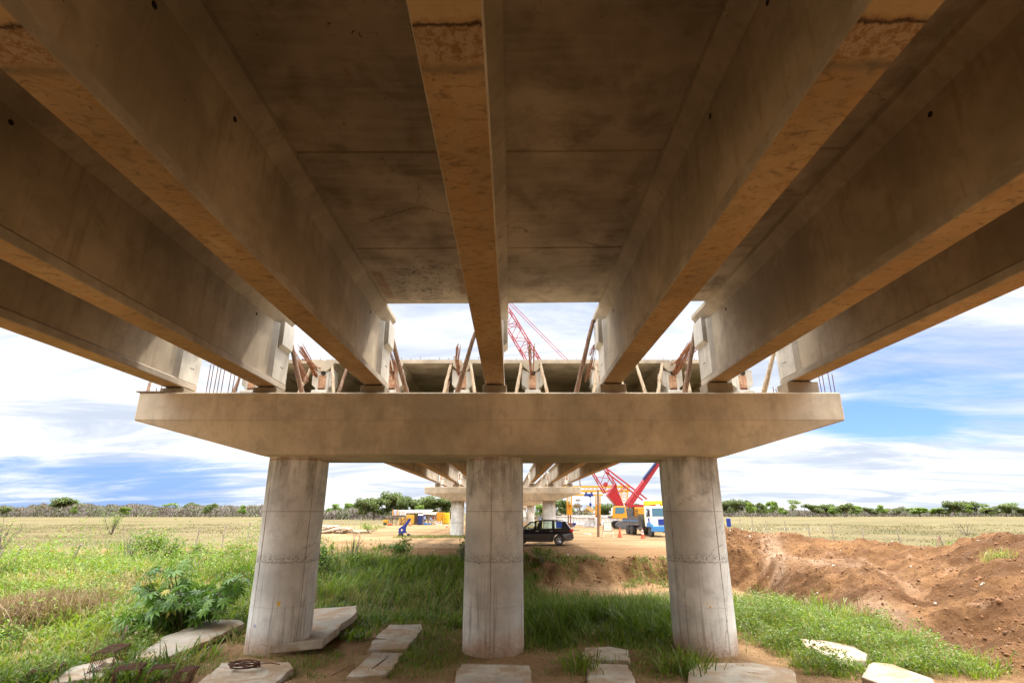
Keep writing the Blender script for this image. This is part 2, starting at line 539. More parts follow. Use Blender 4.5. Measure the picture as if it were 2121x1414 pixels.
def wood(name, a, bcol):
    m, t, b = new_mat(name)
    p = t.pos()
    n = t.noise(t.vmath('MULTIPLY', p, (14.0, 14.0, 2.2)), 1.5, 6.0, 0.7, 0.5)
    c = t.mix(t.ramp(n, 0.36, 0.66), a, bcol)
    k = t.noise(p, 9.0, 3.0, 0.5)
    c = t.mix(t.math('MULTIPLY', t.ramp(k, 0.62, 0.7), 0.8), c, tuple(v * 0.25 for v in a))
    t.l.new(c, b.inputs['Base Color'])
    b.inputs['Roughness'].default_value = 0.85
    bump(t, b, n, 0.5, 0.01)
    return m
M_bark = wood('brown_bark', (0.12, 0.060, 0.032), (0.27, 0.165, 0.10))
M_barkpale = wood('pale_bark', (0.30, 0.205, 0.12), (0.52, 0.40, 0.27))
M_log = wood('cut_log_wood', (0.30, 0.21, 0.13), (0.55, 0.43, 0.30))
M_post = wood('weathered_post', (0.22, 0.17, 0.12), (0.42, 0.34, 0.25))
M_plank = wood('old_plank', (0.16, 0.11, 0.07), (0.36, 0.27, 0.18))

M_rustconc = plain('rust_stained_concrete', (0.36, 0.21, 0.12), 0.9, 0, 0.3, 14.0, (0.24, 0.075, 0.025), 0.8)
M_rust = plain('rusty_steel', (0.22, 0.080, 0.028), 0.85, 0.0, 0.45, 30.0, (0.06, 0.024, 0.012), 0.6)
M_rustdark = plain('dark_rusty_steel', (0.10, 0.036, 0.016), 0.85, 0.0, 0.45, 20.0)
M_rubber = plain('black_rubber', (0.022, 0.021, 0.020), 0.8, 0, 0.3)
M_tyre = plain('dusty_tyre', (0.035, 0.032, 0.028), 0.85, 0, 0.3, 8.0, (0.20, 0.14, 0.08), 0.35)
M_hole = plain('deep_hole', (0.012, 0.009, 0.006), 0.95, 0, 0.2)
M_yellow = plain('yellow_paint', (0.58, 0.31, 0.015), 0.42, 0, 0.07, 3.0, (0.35, 0.20, 0.08), 0.35)
M_orangey = plain('amber_paint', (0.58, 0.25, 0.010), 0.40, 0, 0.07, 3.0, (0.35, 0.20, 0.08), 0.3)
M_lemon = plain('lemon_paint', (0.64, 0.45, 0.010), 0.38, 0, 0.06, 3.0, (0.35, 0.24, 0.08), 0.25)
M_red = plain('red_paint', (0.33, 0.010, 0.018), 0.38, 0, 0.10, 2.0, (0.30, 0.10, 0.06), 0.25)
M_blue = plain('deep_blue_paint', (0.010, 0.030, 0.22), 0.40, 0, 0.10, 3.0)
M_navy = plain('navy_plastic', (0.010, 0.022, 0.10), 0.45, 0, 0.10, 3.0)
M_skyblue = plain('bright_blue_paint', (0.030, 0.20, 0.46), 0.38, 0, 0.08, 3.0, (0.30, 0.22, 0.14), 0.2)
M_white = plain('white_paint', (0.76, 0.75, 0.72), 0.45, 0, 0.05, 3.0, (0.45, 0.36, 0.24), 0.35)
M_offwhite = plain('dirty_white_paint', (0.70, 0.64, 0.50), 0.6, 0, 0.08, 5.0, (0.40, 0.30, 0.18), 0.4)
M_tin = plain('tin_roofing', (0.72, 0.72, 0.74), 0.5, 0.15, 0.08, 2.0, (0.42, 0.32, 0.24), 0.35)
M_steel = plain('dark_grey_steel', (0.085, 0.085, 0.090), 0.55, 0.3, 0.25, 3.0, (0.28, 0.20, 0.12), 0.45)
M_black = plain('black_trim', (0.016, 0.016, 0.018), 0.45, 0, 0.2)
M_alloy = plain('silver_alloy', (0.62, 0.62, 0.64), 0.30, 0.7, 0.05)
M_redlamp = plain('red_lamp_plastic', (0.55, 0.012, 0.014), 0.2, 0, 0.1)
M_clearlamp = plain('clear_lamp_plastic', (0.75, 0.76, 0.78), 0.15, 0.2, 0.05)
M_cone = plain('orange_plastic', (0.46, 0.085, 0.025), 0.5, 0, 0.1, 6.0, (0.30, 0.18, 0.1), 0.3)
M_boardy = plain('cream_board', (0.72, 0.62, 0.30), 0.6, 0, 0.15, 9.0, (0.75, 0.72, 0.6), 0.8)
M_tank = plain('white_plastic_tank', (0.70, 0.66, 0.56), 0.4, 0, 0.06)
M_cage = plain('galvanised_cage', (0.42, 0.42, 0.42), 0.5, 0.5, 0.1)
M_tri = plain('yellow_marking_paint', (0.72, 0.40, 0.010), 0.6, 0, 0.2, 30.0)
M_bluemark = plain('blue_marking_paint', (0.03, 0.14, 0.50), 0.6, 0, 0.2, 30.0)
M_skin = plain('skin', (0.23, 0.115, 0.065), 0.6, 0, 0.05)
M_shirt = plain('pale_blue_cloth', (0.34, 0.44, 0.66), 0.9, 0, 0.1)
M_shirtred = plain('red_cloth', (0.50, 0.06, 0.05), 0.9, 0, 0.1)
M_trouser = plain('dark_cloth', (0.035, 0.038, 0.06), 0.9, 0, 0.1)
M_trousergrey = plain('grey_cloth', (0.30, 0.31, 0.36), 0.9, 0, 0.1)
M_helmet = plain('blue_helmet', (0.02, 0.05, 0.40), 0.4, 0, 0.1)
M_whitestone = plain('pale_stone', (0.52, 0.45, 0.36), 0.9, 0, 0.2)
M_curtain = plain('pale_green_shade', (0.40, 0.47, 0.30), 0.8, 0, 0.1)

def paint_mat(name, c, rough=0.25, metal=0.4):
    m, t, b = new_mat(name)
    p = t.pos()
    x, y, z = t.sep(p)
    dust = t.math('MULTIPLY', t.ramp(z, 0.6, 1.5, 1.0, 0.0), t.ramp(t.noise(p, 3.0, 5.0, 0.6), 0.35, 0.65, 0.2, 0.8))
    t.l.new(t.mix(t.math('MULTIPLY', dust, 0.35), c, (0.30, 0.20, 0.11)), b.inputs['Base Color'])
    t.set(b.inputs['Roughness'], t.ramp(dust, 0.0, 0.8, rough, 0.7))
    b.inputs['Metallic'].default_value = metal
    b.inputs['Coat Weight'].default_value = 0.5
    return m
M_carpaint = paint_mat('graphite_car_paint', (0.055, 0.050, 0.052))

def glass_mat(name, tint):
    m, t, b = new_mat(name)
    b.inputs['Base Color'].default_value = (*tint, 1)
    b.inputs['Roughness'].default_value = 0.06
    b.inputs['Specular IOR Level'].default_value = 0.9
    b.inputs['Coat Weight'].default_value = 0.6
    return m
M_glass = glass_mat('dark_glass', (0.025, 0.032, 0.034))
M_glassb = glass_mat('blue_tinted_glass', (0.05, 0.13, 0.17))

def see_glass(name):
    m, t, b = new_mat(name)
    b.inputs['Base Color'].default_value = (0.75, 0.85, 0.78, 1)
    b.inputs['Roughness'].default_value = 0.02
    b.inputs['Transmission Weight'].default_value = 1.0
    b.inputs['IOR'].default_value = 1.05
    return m
M_seeglass = see_glass('clear_car_glass')

def leaf_mat(name, dark, light, dry=None, trans=0.35, rough=0.5):
    """leaf colours come from the per-leaf tint attribute: r picks dark..light, g picks dryness"""
    m, t, b = new_mat(name)
    at = t.node('ShaderNodeAttribute', attribute_name='tint')
    r, g, bb = t.sep(at.outputs['Vector'])
    c = t.mix(r, dark, light)
    if dry: c = t.mix(g, c, dry)
    t.l.new(c, b.inputs['Base Color'])
    b.inputs['Roughness'].default_value = rough
    b.inputs['Specular IOR Level'].default_value = 0.35
    tr = t.node('ShaderNodeBsdfTranslucent')
    t.l.new(t.mix(0.5, c, t.mix(1.0, c, (1.3, 1.5, 0.5), 'MULTIPLY')), tr.inputs['Color'])
    ms = t.node('ShaderNodeMixShader')
    ms.inputs[0].default_value = trans
    t.l.new(b.outputs[0], ms.inputs[1]); t.l.new(tr.outputs[0], ms.inputs[2])
    t.l.new(ms.outputs[0], t.n['Material Output'].inputs[0])
    return m
M_grass = leaf_mat('grass_blade', (0.045, 0.095, 0.010), (0.235, 0.305, 0.026), (0.34, 0.26, 0.11), 0.42)
M_drygrass = leaf_mat('dry_grass_blade', (0.115, 0.094, 0.040), (0.19, 0.150, 0.070), (0.11, 0.13, 0.04), 0.3, 0.8)
M_dead = leaf_mat('dead_grass_blade', (0.10, 0.058, 0.028), (0.24, 0.155, 0.085), (0.33, 0.24, 0.12), 0.25, 0.8)
M_weed = leaf_mat('weed_leaf', (0.048, 0.105, 0.012), (0.225, 0.31, 0.034), (0.33, 0.20, 0.08), 0.35)
M_castor = leaf_mat('castor_leaf', (0.050, 0.125, 0.014), (0.21, 0.36, 0.055), (0.55, 0.45, 0.06), 0.3, 0.35)
M_tree = leaf_mat('tree_leaf', (0.075, 0.105, 0.028), (0.20, 0.235, 0.075), (0.20, 0.14, 0.07), 0.25, 0.6)
M_treegreen = leaf_mat('fresh_tree_leaf', (0.10, 0.165, 0.022), (0.28, 0.36, 0.08), (0.24, 0.20, 0.07), 0.3, 0.6)
M_treered = leaf_mat('thin_reddish_leaf', (0.11, 0.10, 0.035), (0.30, 0.19, 0.09), (0.36, 0.15, 0.07), 0.25, 0.6)
M_twig = leaf_mat('bare_twig', (0.070, 0.055, 0.046), (0.17, 0.138, 0.112), (0.085, 0.115, 0.035), 0.15, 0.8)
M_trunk = plain('grey_trunk', (0.17, 0.135, 0.10), 0.9, 0, 0.3, 3.0)
M_stem = plain('green_stem', (0.10, 0.10, 0.04), 0.7, 0, 0.3, 8.0)
# ------------------------------------------------------------------ bridge
CAP_TOP, CAP_MID, CAP_BOT = 5.53, 4.885, 4.15
ORD = ['leftmost', 'second from the left', 'third from the left', 'middle', 'third from the right', 'second from the right', 'rightmost']

# near span: seven deep girders; centre X, soffit Z
NEAR = [(-7.88, 5.69), (-5.73, 5.71), (-3.23, 5.75), (-0.40, 5.76), (2.35, 5.79), (4.83, 5.82), (6.76, 5.84)]
NEAR_END = 12.75
HOLES = (-1.72, -7.78, -9.2)

def near_girder():
    L = 48.0
    t = thing('bridge_girder', 'x', 'girder')
    a = MB()
    prof = [(-0.215, 0.0), (0.215, 0.0), (0.225, 0.015), (0.225, 0.13), (0.10, 0.205), (-0.10, 0.205), (-0.225, 0.13), (-0.225, 0.015)]
    a.prism(prof, -L, 0.0, 'Y', 24)
    a.build('bottom_flange', M_soffit2, t)
    # the soffit skin carries the formwork stain; the flange sides are plain concrete
    b = MB()
    b.prism([(-0.12, 0.20), (0.12, 0.20), (0.12, 1.50), (-0.12, 1.50)], -L, -0.02, 'Y', 24)
    b.build('web', M_web, t)
    c = MB()
    c.prism([(-0.118, 1.495), (0.118, 1.495), (0.31, 1.715), (0.315, 1.80), (-0.315, 1.80), (-0.31, 1.715)], -L, -0.06, 'Y', 24)
    c.build('top_flange', M_web, t)
    for s in (-1, 1):
        e = MB()
        e.prism([(s * 0.115, -0.86), (s * 0.20, -0.74), (s * 0.20, 0.04), (s * 0.115, 0.04)], 0.16, 1.50, 'Z')
        eb = e.build('end_block', M_end, t)
        for i in range(3):
            k = MB(); k.tube((s * 0.19, -0.36 + 0.06 * i, 0.50), (s * 0.204, -0.36 + 0.06 * i, 0.50), 0.016, n=8)
            k.build('strand_hole', M_hole, eb)
        g = MB()
        g.prism([(s * 0.195, 0.90), (s * 0.30, 0.98), (s * 0.30, 1.56), (s * 0.195, 1.50)], -0.66, -0.05, 'Y')
        g.build('jacking_lug', M_end, t, bevel=0.008)
    e = MB(); e.box((0, 0.02, 0.75), (0.222, 0.05, 1.2)); e.build('end_face', M_end, t)
    for yy in HOLES:
        h = MB()
        h.tube((-0.124, yy, 1.35), (0.124, yy, 1.35), 0.034, n=12)
        h.build('lifting_hole', M_hole, t)
    return t

def two_sided_soffit():
    """girder bottom flange: stained underside, plain sides, told apart by the face normal"""
    m = M_soffit.copy(); m.name = 'girder_bottom_flange'
    return m
M_soffit2 = two_sided_soffit()
def _mixside():
    # sides of the flange were cast against steel, the underside against timber
    t = NT(M_soffit2.node_tree)
    b = t.n['Principled BSDF']
    src = b.inputs['Base Color'].links[0].from_socket
    nz = t.sep(t.node('ShaderNodeNewGeometry').outputs['True Normal'])[2]
    under = t.ramp(nz, -0.9, -0.5, 1.0, 0.0)
    p = t.pos()
    side = t.mix(t.ramp(t.noise(p, 2.2, 6.0, 0.65), 0.35, 0.7), (0.31, 0.255, 0.19), (0.43, 0.365, 0.285))
    side = t.mix(t.math('MULTIPLY', t.ramp(t.noise(p, 9.0, 6.0, 0.75), 0.55, 0.7), 0.4), side, (0.15, 0.11, 0.07))
    t.l.new(t.mix(under, side, src), b.inputs['Base Color'])
_mixside()

g0 = near_girder()
near_names = ['leftmost deep girder of the near span, its outer side against the sky',
              'deep girder of the near span, second from the left edge of the deck',
              'deep girder of the near span just left of the central one',
              'central deep girder running straight overhead of the viewer',
              'deep girder of the near span just right of the central one',
              'deep girder of the near span, second from the right edge of the deck',
              'rightmost deep girder of the near span, on the tallest bearing block']
near_objs = []
for i, (gx, gz) in enumerate(NEAR):
    o = g0 if i == 0 else copy_tree(g0)
    o.location = (gx, NEAR_END, gz)
    o['label'] = near_names[i]; o['group'] = 'girders of the near bridge span'
    near_objs.append(o)

# deck slab panels of the near span
JO = [3.37, 6.15, 8.93, 11.70]
def slab_panel(i, y0, y1, name, label, group):
    (xa, za), (xb, zb) = NEAR[i], NEAR[i + 1]
    m = MB()
    xa2, xb2 = xa + 0.04, xb - 0.04
    ta, tb = za + 1.804, zb + 1.804
    pr = [(xa2, ta), (xb2, tb), (xb2, tb + 0.14), (xa2, ta + 0.14)]
    m.prism(pr, y0 + 0.003, y1 - 0.003, 'Y')
    o = m.build(name, M_slab, bevel=0.022)
    return tag(o, label, 'deck slab', group)
BAY = ['outermost left bay', 'second bay from the left', 'bay left of the central girder', 'bay right of the central girder', 'second bay from the right', 'outermost right bay']
ROW = ['overhead nearest row', 'middle row', 'last row before the sky']
for i in range(6):
    for r in range(3):
        slab_panel(i, JO[r], JO[r + 1], 'deck_slab', f'brown soffit slab in the {BAY[i]}, {ROW[r]}', 'soffit panels of the near span')
    slab_panel(i, -35.0, JO[0], 'deck_slab', f'long dark soffit slab behind the viewer, {BAY[i]}', 'soffit strips behind the viewer')
# timber scrap left against the central girder
m = MB(); m.box((0, 0, 0), (0.05, 0.42, 0.16), (0.1, 0.0, 0.0)); m.box((0.0, 0.30, -0.03), (0.035, 0.26, 0.10), (-0.1, 0.0, 0.05))
o = m.build('timber_scrap', M_plank); o.location = (-0.69, 3.45, 5.76 + 1.20)
o.location = P(863, 62, 3.05)
tag(o, 'splintered timber scrap wedged beside the central girder overhead', 'timber')

# ------------------------------------------------------------------ piers
PIL_X = [(-5.20, R(-37)), (-0.42, R(-4)), (4.30, R(27))]
PIL_Y, PIL_R = 13.40, 0.68
def cap_mesh():
    xl, xr = -8.54, 7.53
    bl, br = -5.75, 4.95
    yf, yb, sf, sb = 12.05, 14.72, 12.36, 14.42
    top = [(xl, yf, CAP_TOP), (xr, yf, CAP_TOP), (xr, yb, CAP_TOP), (xl, yb, CAP_TOP)]
    mid = [(xl, yf, CAP_MID), (xr, yf, CAP_MID), (xr, yb, CAP_MID), (xl, yb, CAP_MID)]
    bot = [(bl, sf, CAP_BOT), (br, sf, CAP_BOT), (br, sb, CAP_BOT), (bl, sb, CAP_BOT)]
    return MB().loft([bot, mid, top])

def make_pier(front_blocks, label, detail):
    t = thing('bridge_pier', label, 'bridge pier')
    cap_mesh().build('cap_beam', M_cap, t, bevel=0.03)
    if detail:
        m = MB()
        m.box((-8.30, 12.12, CAP_TOP + 0.012), (0.62, 0.20, 0.02))
        m.build('formwork_strip', M_plank, t)
    for k, (px, ph) in enumerate(PIL_X):
        prof = []
        z0, z1 = -0.7, CAP_BOT + 0.06
        for z in np.linspace(z0, z1, 42):
            prof.append((PIL_R + 0.004 * math.sin(z * 2.1), z))
        def ring(zc, dep, wd):
            for q, (r_, z_) in enumerate(prof):
                pass
        m = MB()
        m.lathe(prof, (px, PIL_Y, 0), 64)
        p = m.build('pillar', M_pillar, t, smooth=True, auto=40)
        for q in range(4):
            s = MB()
            a = -math.pi / 2 + ph + q * math.pi / 2
            for z_a, z_b in ((-0.1, 0.94), (0.96, 1.84), (1.90, 2.92), (2.94, 4.12)):
                c, sn = math.cos(a), math.sin(a)
                da = 0.013
                pts = []
                for z in (z_a, z_b):
                    for rr, dd in ((PIL_R - 0.01, -da), (PIL_R - 0.01, da), (PIL_R + 0.0075, da * 0.4), (PIL_R + 0.0075, -da * 0.4)):
                        pts.append((px + rr * math.cos(a + dd), PIL_Y + rr * math.sin(a + dd), z))
                s.add(pts, [(0, 1, 2, 3), (4, 7, 6, 5), (0, 4, 5, 1), (1, 5, 6, 2), (2, 6, 7, 3), (3, 7, 4, 0)])
            s.build('formwork_seam', M_seam, p)
    for (bx, bz, wx) in front_blocks:
        m = MB(); h = bz - 0.035 - CAP_TOP
        m.box((bx, 12.42, CAP_TOP + h / 2), (wx, 0.52, h))
        bl = m.build('bearing_block', M_block, t, bevel=0.012)
        m = MB(); m.box((bx, 12.43, bz - 0.018), (wx * 0.72, 0.36, 0.032))
        m.build('bearing_pad', M_black, bl)
    return t
M_seam = plain('stained_seam_concrete', (0.34, 0.29, 0.23), 0.9, 0, 0.40, 9.0)

FAR_N, FAR_SP, FAR_X0 = 8, 1.945, -7.21
DRIFT = -0.0100
blocks1 = [(gx, gz, wdt) for (gx, gz), wdt in zip(NEAR, (0.55, 0.55, 0.56, 0.56, 0.60, 0.60, 0.72))]
pier1 = make_pier(blocks1, 'near concrete pier of three streaked round pillars under a wide cap', True)
blocks2 = [(FAR_X0 + FAR_SP * i + 0.0, 5.90, 0.60) for i in range(FAR_N)]
pier2 = make_pier(blocks2, 'second concrete pier beyond the dark car, numbers painted on its pillars', False)
pier2.location = (-0.45, 45.0, -0.08)
pier3 = dup(pier2, (-0.80, 91.0, -0.02), 0, 'small third pier seen between the central pillar and the second pier')
pier4 = dup(pier2, (-1.15, 137.0, 0.0), 0, 'farthest pale pier, a sliver right of the central pillar')
for p_ in (pier1, pier2, pier3, pier4): p_['group'] = 'piers of the bridge'

# painted marks on the pillars
def on_pillar(pt, cx, cy, r):
    """move a point radially onto the pillar face"""
    dxy = Vector((pt.x - cx, pt.y - cy)); dxy = dxy.normalized() * r
    return Vector((cx + dxy.x, cy + dxy.y, pt.z))
def pillar_hit(px_, py_, cx, cy, r):
    lo, hi = cy - 2.0, cy
    for _ in range(40):
        md = (lo + hi) / 2
        q = P(px_, py_, md)
        if (q.x - cx) ** 2 + (q.y - cy) ** 2 > r * r: lo = md
        else: hi = md
    return P(px_, py_, hi)
pil1 = [c for c in pier1.children if c.name.startswith('pillar')]
for k, tri in ((0, [(573, 1246), (583, 1245), (576, 1257)]), (2, [(1463.5, 1246), (1476.5, 1246), (1471, 1260)])):
    cx = PIL_X[k][0]
    m = MB()
    o3 = [on_pillar(pillar_hit(a, b_, cx, PIL_Y, PIL_R), cx, PIL_Y, PIL_R + 0.004) for a, b_ in tri]
    i3 = [on_pillar(q, cx, PIL_Y, PIL_R - 0.03) for q in o3]
    m.add(o3 + i3, [(0, 1, 2), (3, 5, 4), (0, 3, 4, 1), (1, 4, 5, 2), (2, 5, 3, 0)])
    m.build('painted_triangle', M_tri, pil1[k])
m = MB()
bq = [on_pillar(pillar_hit(a, b_, PIL_X[0][0], PIL_Y, PIL_R), PIL_X[0][0], PIL_Y, PIL_R + 0.004) for a, b_ in ((526, 1293), (529.5, 1293), (529, 1299), (526.5, 1298))]
iq = [on_pillar(q, PIL_X[0][0], PIL_Y, PIL_R - 0.03) for q in bq]
m.add(bq + iq, [(0, 1, 2, 3), (4, 7, 6, 5), (0, 4, 5, 1), (1, 5, 6, 2), (2, 6, 7, 3), (3, 7, 4, 0)])
m.build('blue_paint_dab', M_bluemark, pil1[0])

def painted_text(txt, loc, size, parent, mat, cx, cy, r, name='painted_number'):
    cu_ = bpy.data.curves.new('t', 'FONT'); cu_.body = txt; cu_.size = size; cu_.extrude = 0.0
    cu_.align_x = 'CENTER'; cu_.align_y = 'CENTER'; cu_.offset = size * 0.02
    to = bpy.data.objects.new('t', cu_); col.objects.link(to)
    dg = bpy.context.evaluated_depsgraph_get()
    me = bpy.data.meshes.new_from_object(to.evaluated_get(dg))
    bpy.data.objects.remove(to)
    mi = world_matrix(parent).inverted()
    for v in me.vertices:
        q = Vector((loc.x + v.co.x, loc.y, loc.z + v.co.y))
        q = on_pillar(Vector((q.x, cy - math.sqrt(max(0.01, r * r - (q.x - cx) ** 2)), q.z)), cx, cy, r + 0.006)
        v.co = mi @ q
    me.materials.clear(); me.materials.append(mat)
    o = bpy.data.objects.new(name, me); col.objects.link(o); o.parent = parent
    return o
def child_pillar(pier, k):
    return [c for c in bpy.data.objects if c.parent == pier and c.name.startswith('pillar')][k]
def plate_on(pier, k, px_, py0, py1, wpx, mat, name):
    cx = PIL_X[k][0] + pier.location.x; cy = PIL_Y + pier.location.y
    m = MB()
    quad = [(px_ - wpx / 2, py0), (px_ + wpx / 2, py0), (px_ + wpx / 2, py1), (px_ - wpx / 2, py1)]
    o4 = [on_pillar(pillar_hit(a, b_, cx, cy, PIL_R), cx, cy, PIL_R + 0.004) for a, b_ in quad]
    i4 = [on_pillar(q, cx, cy, PIL_R - 0.03) for q in o4]
    m.add(o4 + i4, [(0, 1, 2, 3), (4, 7, 6, 5), (0, 4, 5, 1), (1, 5, 6, 2), (2, 6, 7, 3), (3, 7, 4, 0)])
    return m.build(name, mat, child_pillar(pier, k))
# second pier: dark plates (the right one with a pale 1), third pier: a painted 3
plate_on(pier2, 2, 1139.0, 1050.0, 1058.6, 4.4, M_hole, 'black_plate')
h = pillar_hit(1138.6, 1055.0, PIL_X[2][0] + pier2.location.x, PIL_Y + 45.0, PIL_R)
painted_text('1', h, 0.34, child_pillar(pier2, 2), M_offwhite, PIL_X[2][0] + pier2.location.x, PIL_Y + 45.0, PIL_R + 0.006)
plate_on(pier2, 0, 942.2, 1050.0, 1058.2, 4.0, M_hole, 'black_plate')
h = pillar_hit(1100.6, 1056.5, PIL_X[2][0] + pier3.location.x, PIL_Y + 91.0, PIL_R)
painted_text('3', h, 0.75, child_pillar(pier3, 2), M_black, PIL_X[2][0] + pier3.location.x, PIL_Y + 91.0, PIL_R)

# vertical starter bars standing in the near cap's ends
for (bx, by) in [(437, 14.2), (444, 14.35), (452, 14.2), (461, 14.3), (469, 14.2), (483, 14.35), (491, 14.2), (499, 14.3),
                 (325, 14.3), (336, 14.3), (1601, 14.3), (1607, 14.3), (1614, 14.3), (1622, 14.4), (1692, 14.2), (1702, 14.3), (1712, 14.2), (1723, 14.3)]:
    top = {True: 750}.get(bx < 510 and bx > 400, 764 if bx > 1680 else 796)
    q = P(bx, top + rng.uniform(-6, 10), by)
    m = MB(); m.tube((q.x + rng.uniform(-.02, .02), by, CAP_TOP - 0.02), q, 0.011, n=6)
    m.build('starter_bar', M_rustdark, pier1)

# ------------------------------------------------------------------ second span
FAR_Y0, FAR_L, FAR_Z0, FAR_Z1 = 14.34, 42.9, 5.62, 5.84
def far_girder():
    L = FAR_L
    t = thing('shallow_girder', 'x', 'girder')
    a = MB()
    a.prism([(-0.20, 0.0), (0.20, 0.0), (0.21, 0.12), (0.10, 0.19), (-0.10, 0.19), (-0.21, 0.12)], 0.30, L, 'Y', 8)
    a.build('bottom_flange', M_soffit2, t)
    b = MB(); b.prism([(-0.10, 0.18), (0.10, 0.18), (0.10, 1.03), (-0.10, 1.03)], 0.45, L - 0.02, 'Y', 8)
    b.build('web', M_web, t)
    c = MB(); c.prism([(-0.098, 1.025), (0.098, 1.025), (0.27, 1.19), (0.275, 1.27), (-0.275, 1.27), (-0.27, 1.19)], 0.12, L - 0.05, 'Y', 8)
    c.build('top_flange', M_web, t)
    e = MB()
    e.box((0, 0.33, 0.235), (0.43, 0.70, 0.47))
    e.box((0, 0.46, 0.75), (0.36, 0.60, 0.60))
    e.build('end_block', M_end, t, bevel=0.015)
    e = MB(); e.box((0, L - 0.40, 0.63), (0.34, 0.80, 0.86)); e.build('end_block', M_end, t, bevel=0.015)
    for s in (-1, 1):
        g = MB()
        g.prism([(s * 0.175, 0.56), (s * 0.29, 0.66), (s * 0.29, 1.10), (s * 0.175, 1.06)], 0.18, 0.62, 'Y')
        g.build('jacking_lug', M_end, t, bevel=0.008)
    r = MB(); r.box((0, 0.155, 0.72), (0.20, 0.02, 0.40))
    rr = r.build('rusty_anchor_recess', M_rustconc, t)
    MB().box((0, 0.13, 0.53), (0.15, 0.05, 0.05)).build('anchor_plate', M_rustdark, rr)
    dct = MB(); dct.tube((0.02, 0.12, 0.98), (0.02, 0.16, 0.98), 0.062, n=14); dct.build('duct_mouth', M_hole, rr)
    return t
fg0 = far_girder()
far_objs = []
tilt = math.atan2(FAR_Z1 - FAR_Z0, FAR_L)
for span in range(2):
    for i in range(FAR_N):
        o = fg0 if (span == 0 and i == 0) else copy_tree(fg0)
        y0 = FAR_Y0 + span * 45.4
        o.location = (FAR_X0 + FAR_SP * i - 0.46 * span, y0, FAR_Z0 + 0.2 * span)
        o.rotation_euler = (tilt * (1 - span), 0, 0.0105)
        nth = ['leftmost', 'second from the left', 'third from the left', 'fourth from the left', 'fourth from the right', 'third from the right', 'second from the right', 'rightmost'][i]
        o['label'] = f'shallow pale girder beyond the {"near" if span == 0 else "second"} pier, {nth} of its span'
        o['group'] = ['girders of the second span', 'girders of the third span'][span]
        if span == 0: far_objs.append(o)
# anchor rods of prestressing strand, bent up out of the girder ends
def strands(parent, pts, n, spread, rad=0.0085, splay=1.0, name='strand_bundle'):
    m = MB()
    for k in range(n):
        ox, oz = rng.uniform(-spread, spread), rng.uniform(-spread, spread)
        pl = []
        lastj = rng.uniform(0.75, 1.0)
        for j, q in enumerate(pts):
            f = 0.35 + splay * j / (len(pts) - 1)
            qq = Vector(q) if j < len(pts) - 1 else Vector(pts[j - 1]).lerp(Vector(q), lastj)
            pl.append(qq + Vector((ox * f + rng.normal(0, 0.006), oz * 0.6, oz * f)))
        m.path(pl, rad, 5)
    return m.build(name, M_rust, parent)
def fp(px_, py_, D): return P(px_, py_, D)
strands(far_objs[4], [fp(1101, 776, 14.5), fp(1101, 770, 14.3), fp(1101, 745, 14.2), fp(1100, 711, 14.1)], 14, 0.075)
strands(far_objs[1], [fp(656, 780, 14.5), fp(653, 774, 14.3), fp(638, 742, 14.1), fp(621, 716, 14.0)], 16, 0.075)
strands(far_objs[1], [fp(664, 761, 14.5), fp(656, 762, 14.2), fp(640, 747, 14.0), fp(624, 743, 13.9)], 4, 0.03)
strands(far_objs[3], [fp(950, 776, 14.5), fp(949, 770, 14.3), fp(947, 745, 14.2), fp(950, 714, 14.1)], 10, 0.06)
strands(far_objs[3], [fp(955, 757, 14.5), fp(952, 757, 14.2), fp(944, 747, 14.0), fp(939, 735, 13.9)], 4, 0.03)
strands(far_objs[6], [fp(1396, 775, 14.5), fp(1398, 770, 14.3), fp(1418, 735, 14.1), fp(1440, 706, 13.9)], 22, 0.09, splay=1.3)
strands(far_objs[6], [fp(1391, 752, 14.5), fp(1398, 752, 14.2), fp(1420, 728, 14.0), fp(1444, 700, 13.9)], 6, 0.04)
# bundles hanging from the near girders' ends
strands(near_objs[2], [fp(799, 718, 12.7), fp(806, 722, 13.0), fp(815, 745, 13.1), fp(822, 772, 13.2)], 7, 0.04)
strands(near_objs[2], [fp(802, 735, 12.7), fp(804, 742, 13.0), fp(807, 765, 13.1), fp(810, 785, 13.1)], 9, 0.05, splay=1.6)
strands(near_objs[1], [fp(594, 708, 12.7), fp(602, 716, 13.0), fp(618, 748, 13.1), fp(634, 790, 13.1)], 16, 0.07, splay=1.2)
strands(near_objs[4], [fp(1237, 712, 12.7), fp(1232, 720, 13.0), fp(1226, 750, 13.1), fp(1216, 785, 13.1)], 10, 0.05, splay=1.7)
strands(near_objs[4], [fp(1237, 708, 12.7), fp(1230, 715, 13.0), fp(1225, 725, 13.1), fp(1221, 737, 13.2)], 4, 0.03)
strands(near_objs[5], [fp(1449, 700, 12.7), fp(1441, 702, 13.1), fp(1430, 716, 13.3), fp(1412, 740, 13.4)], 7, 0.04, splay=1.6)
m = MB(); q = P(798, 755, 12.62); m.lathe([(0.0, -0.05), (0.05, -0.04), (0.06, 0.02), (0.03, 0.07), (0.0, 0.08)], q, 10); m.build('yellow_plug', M_tri, near_objs[2])

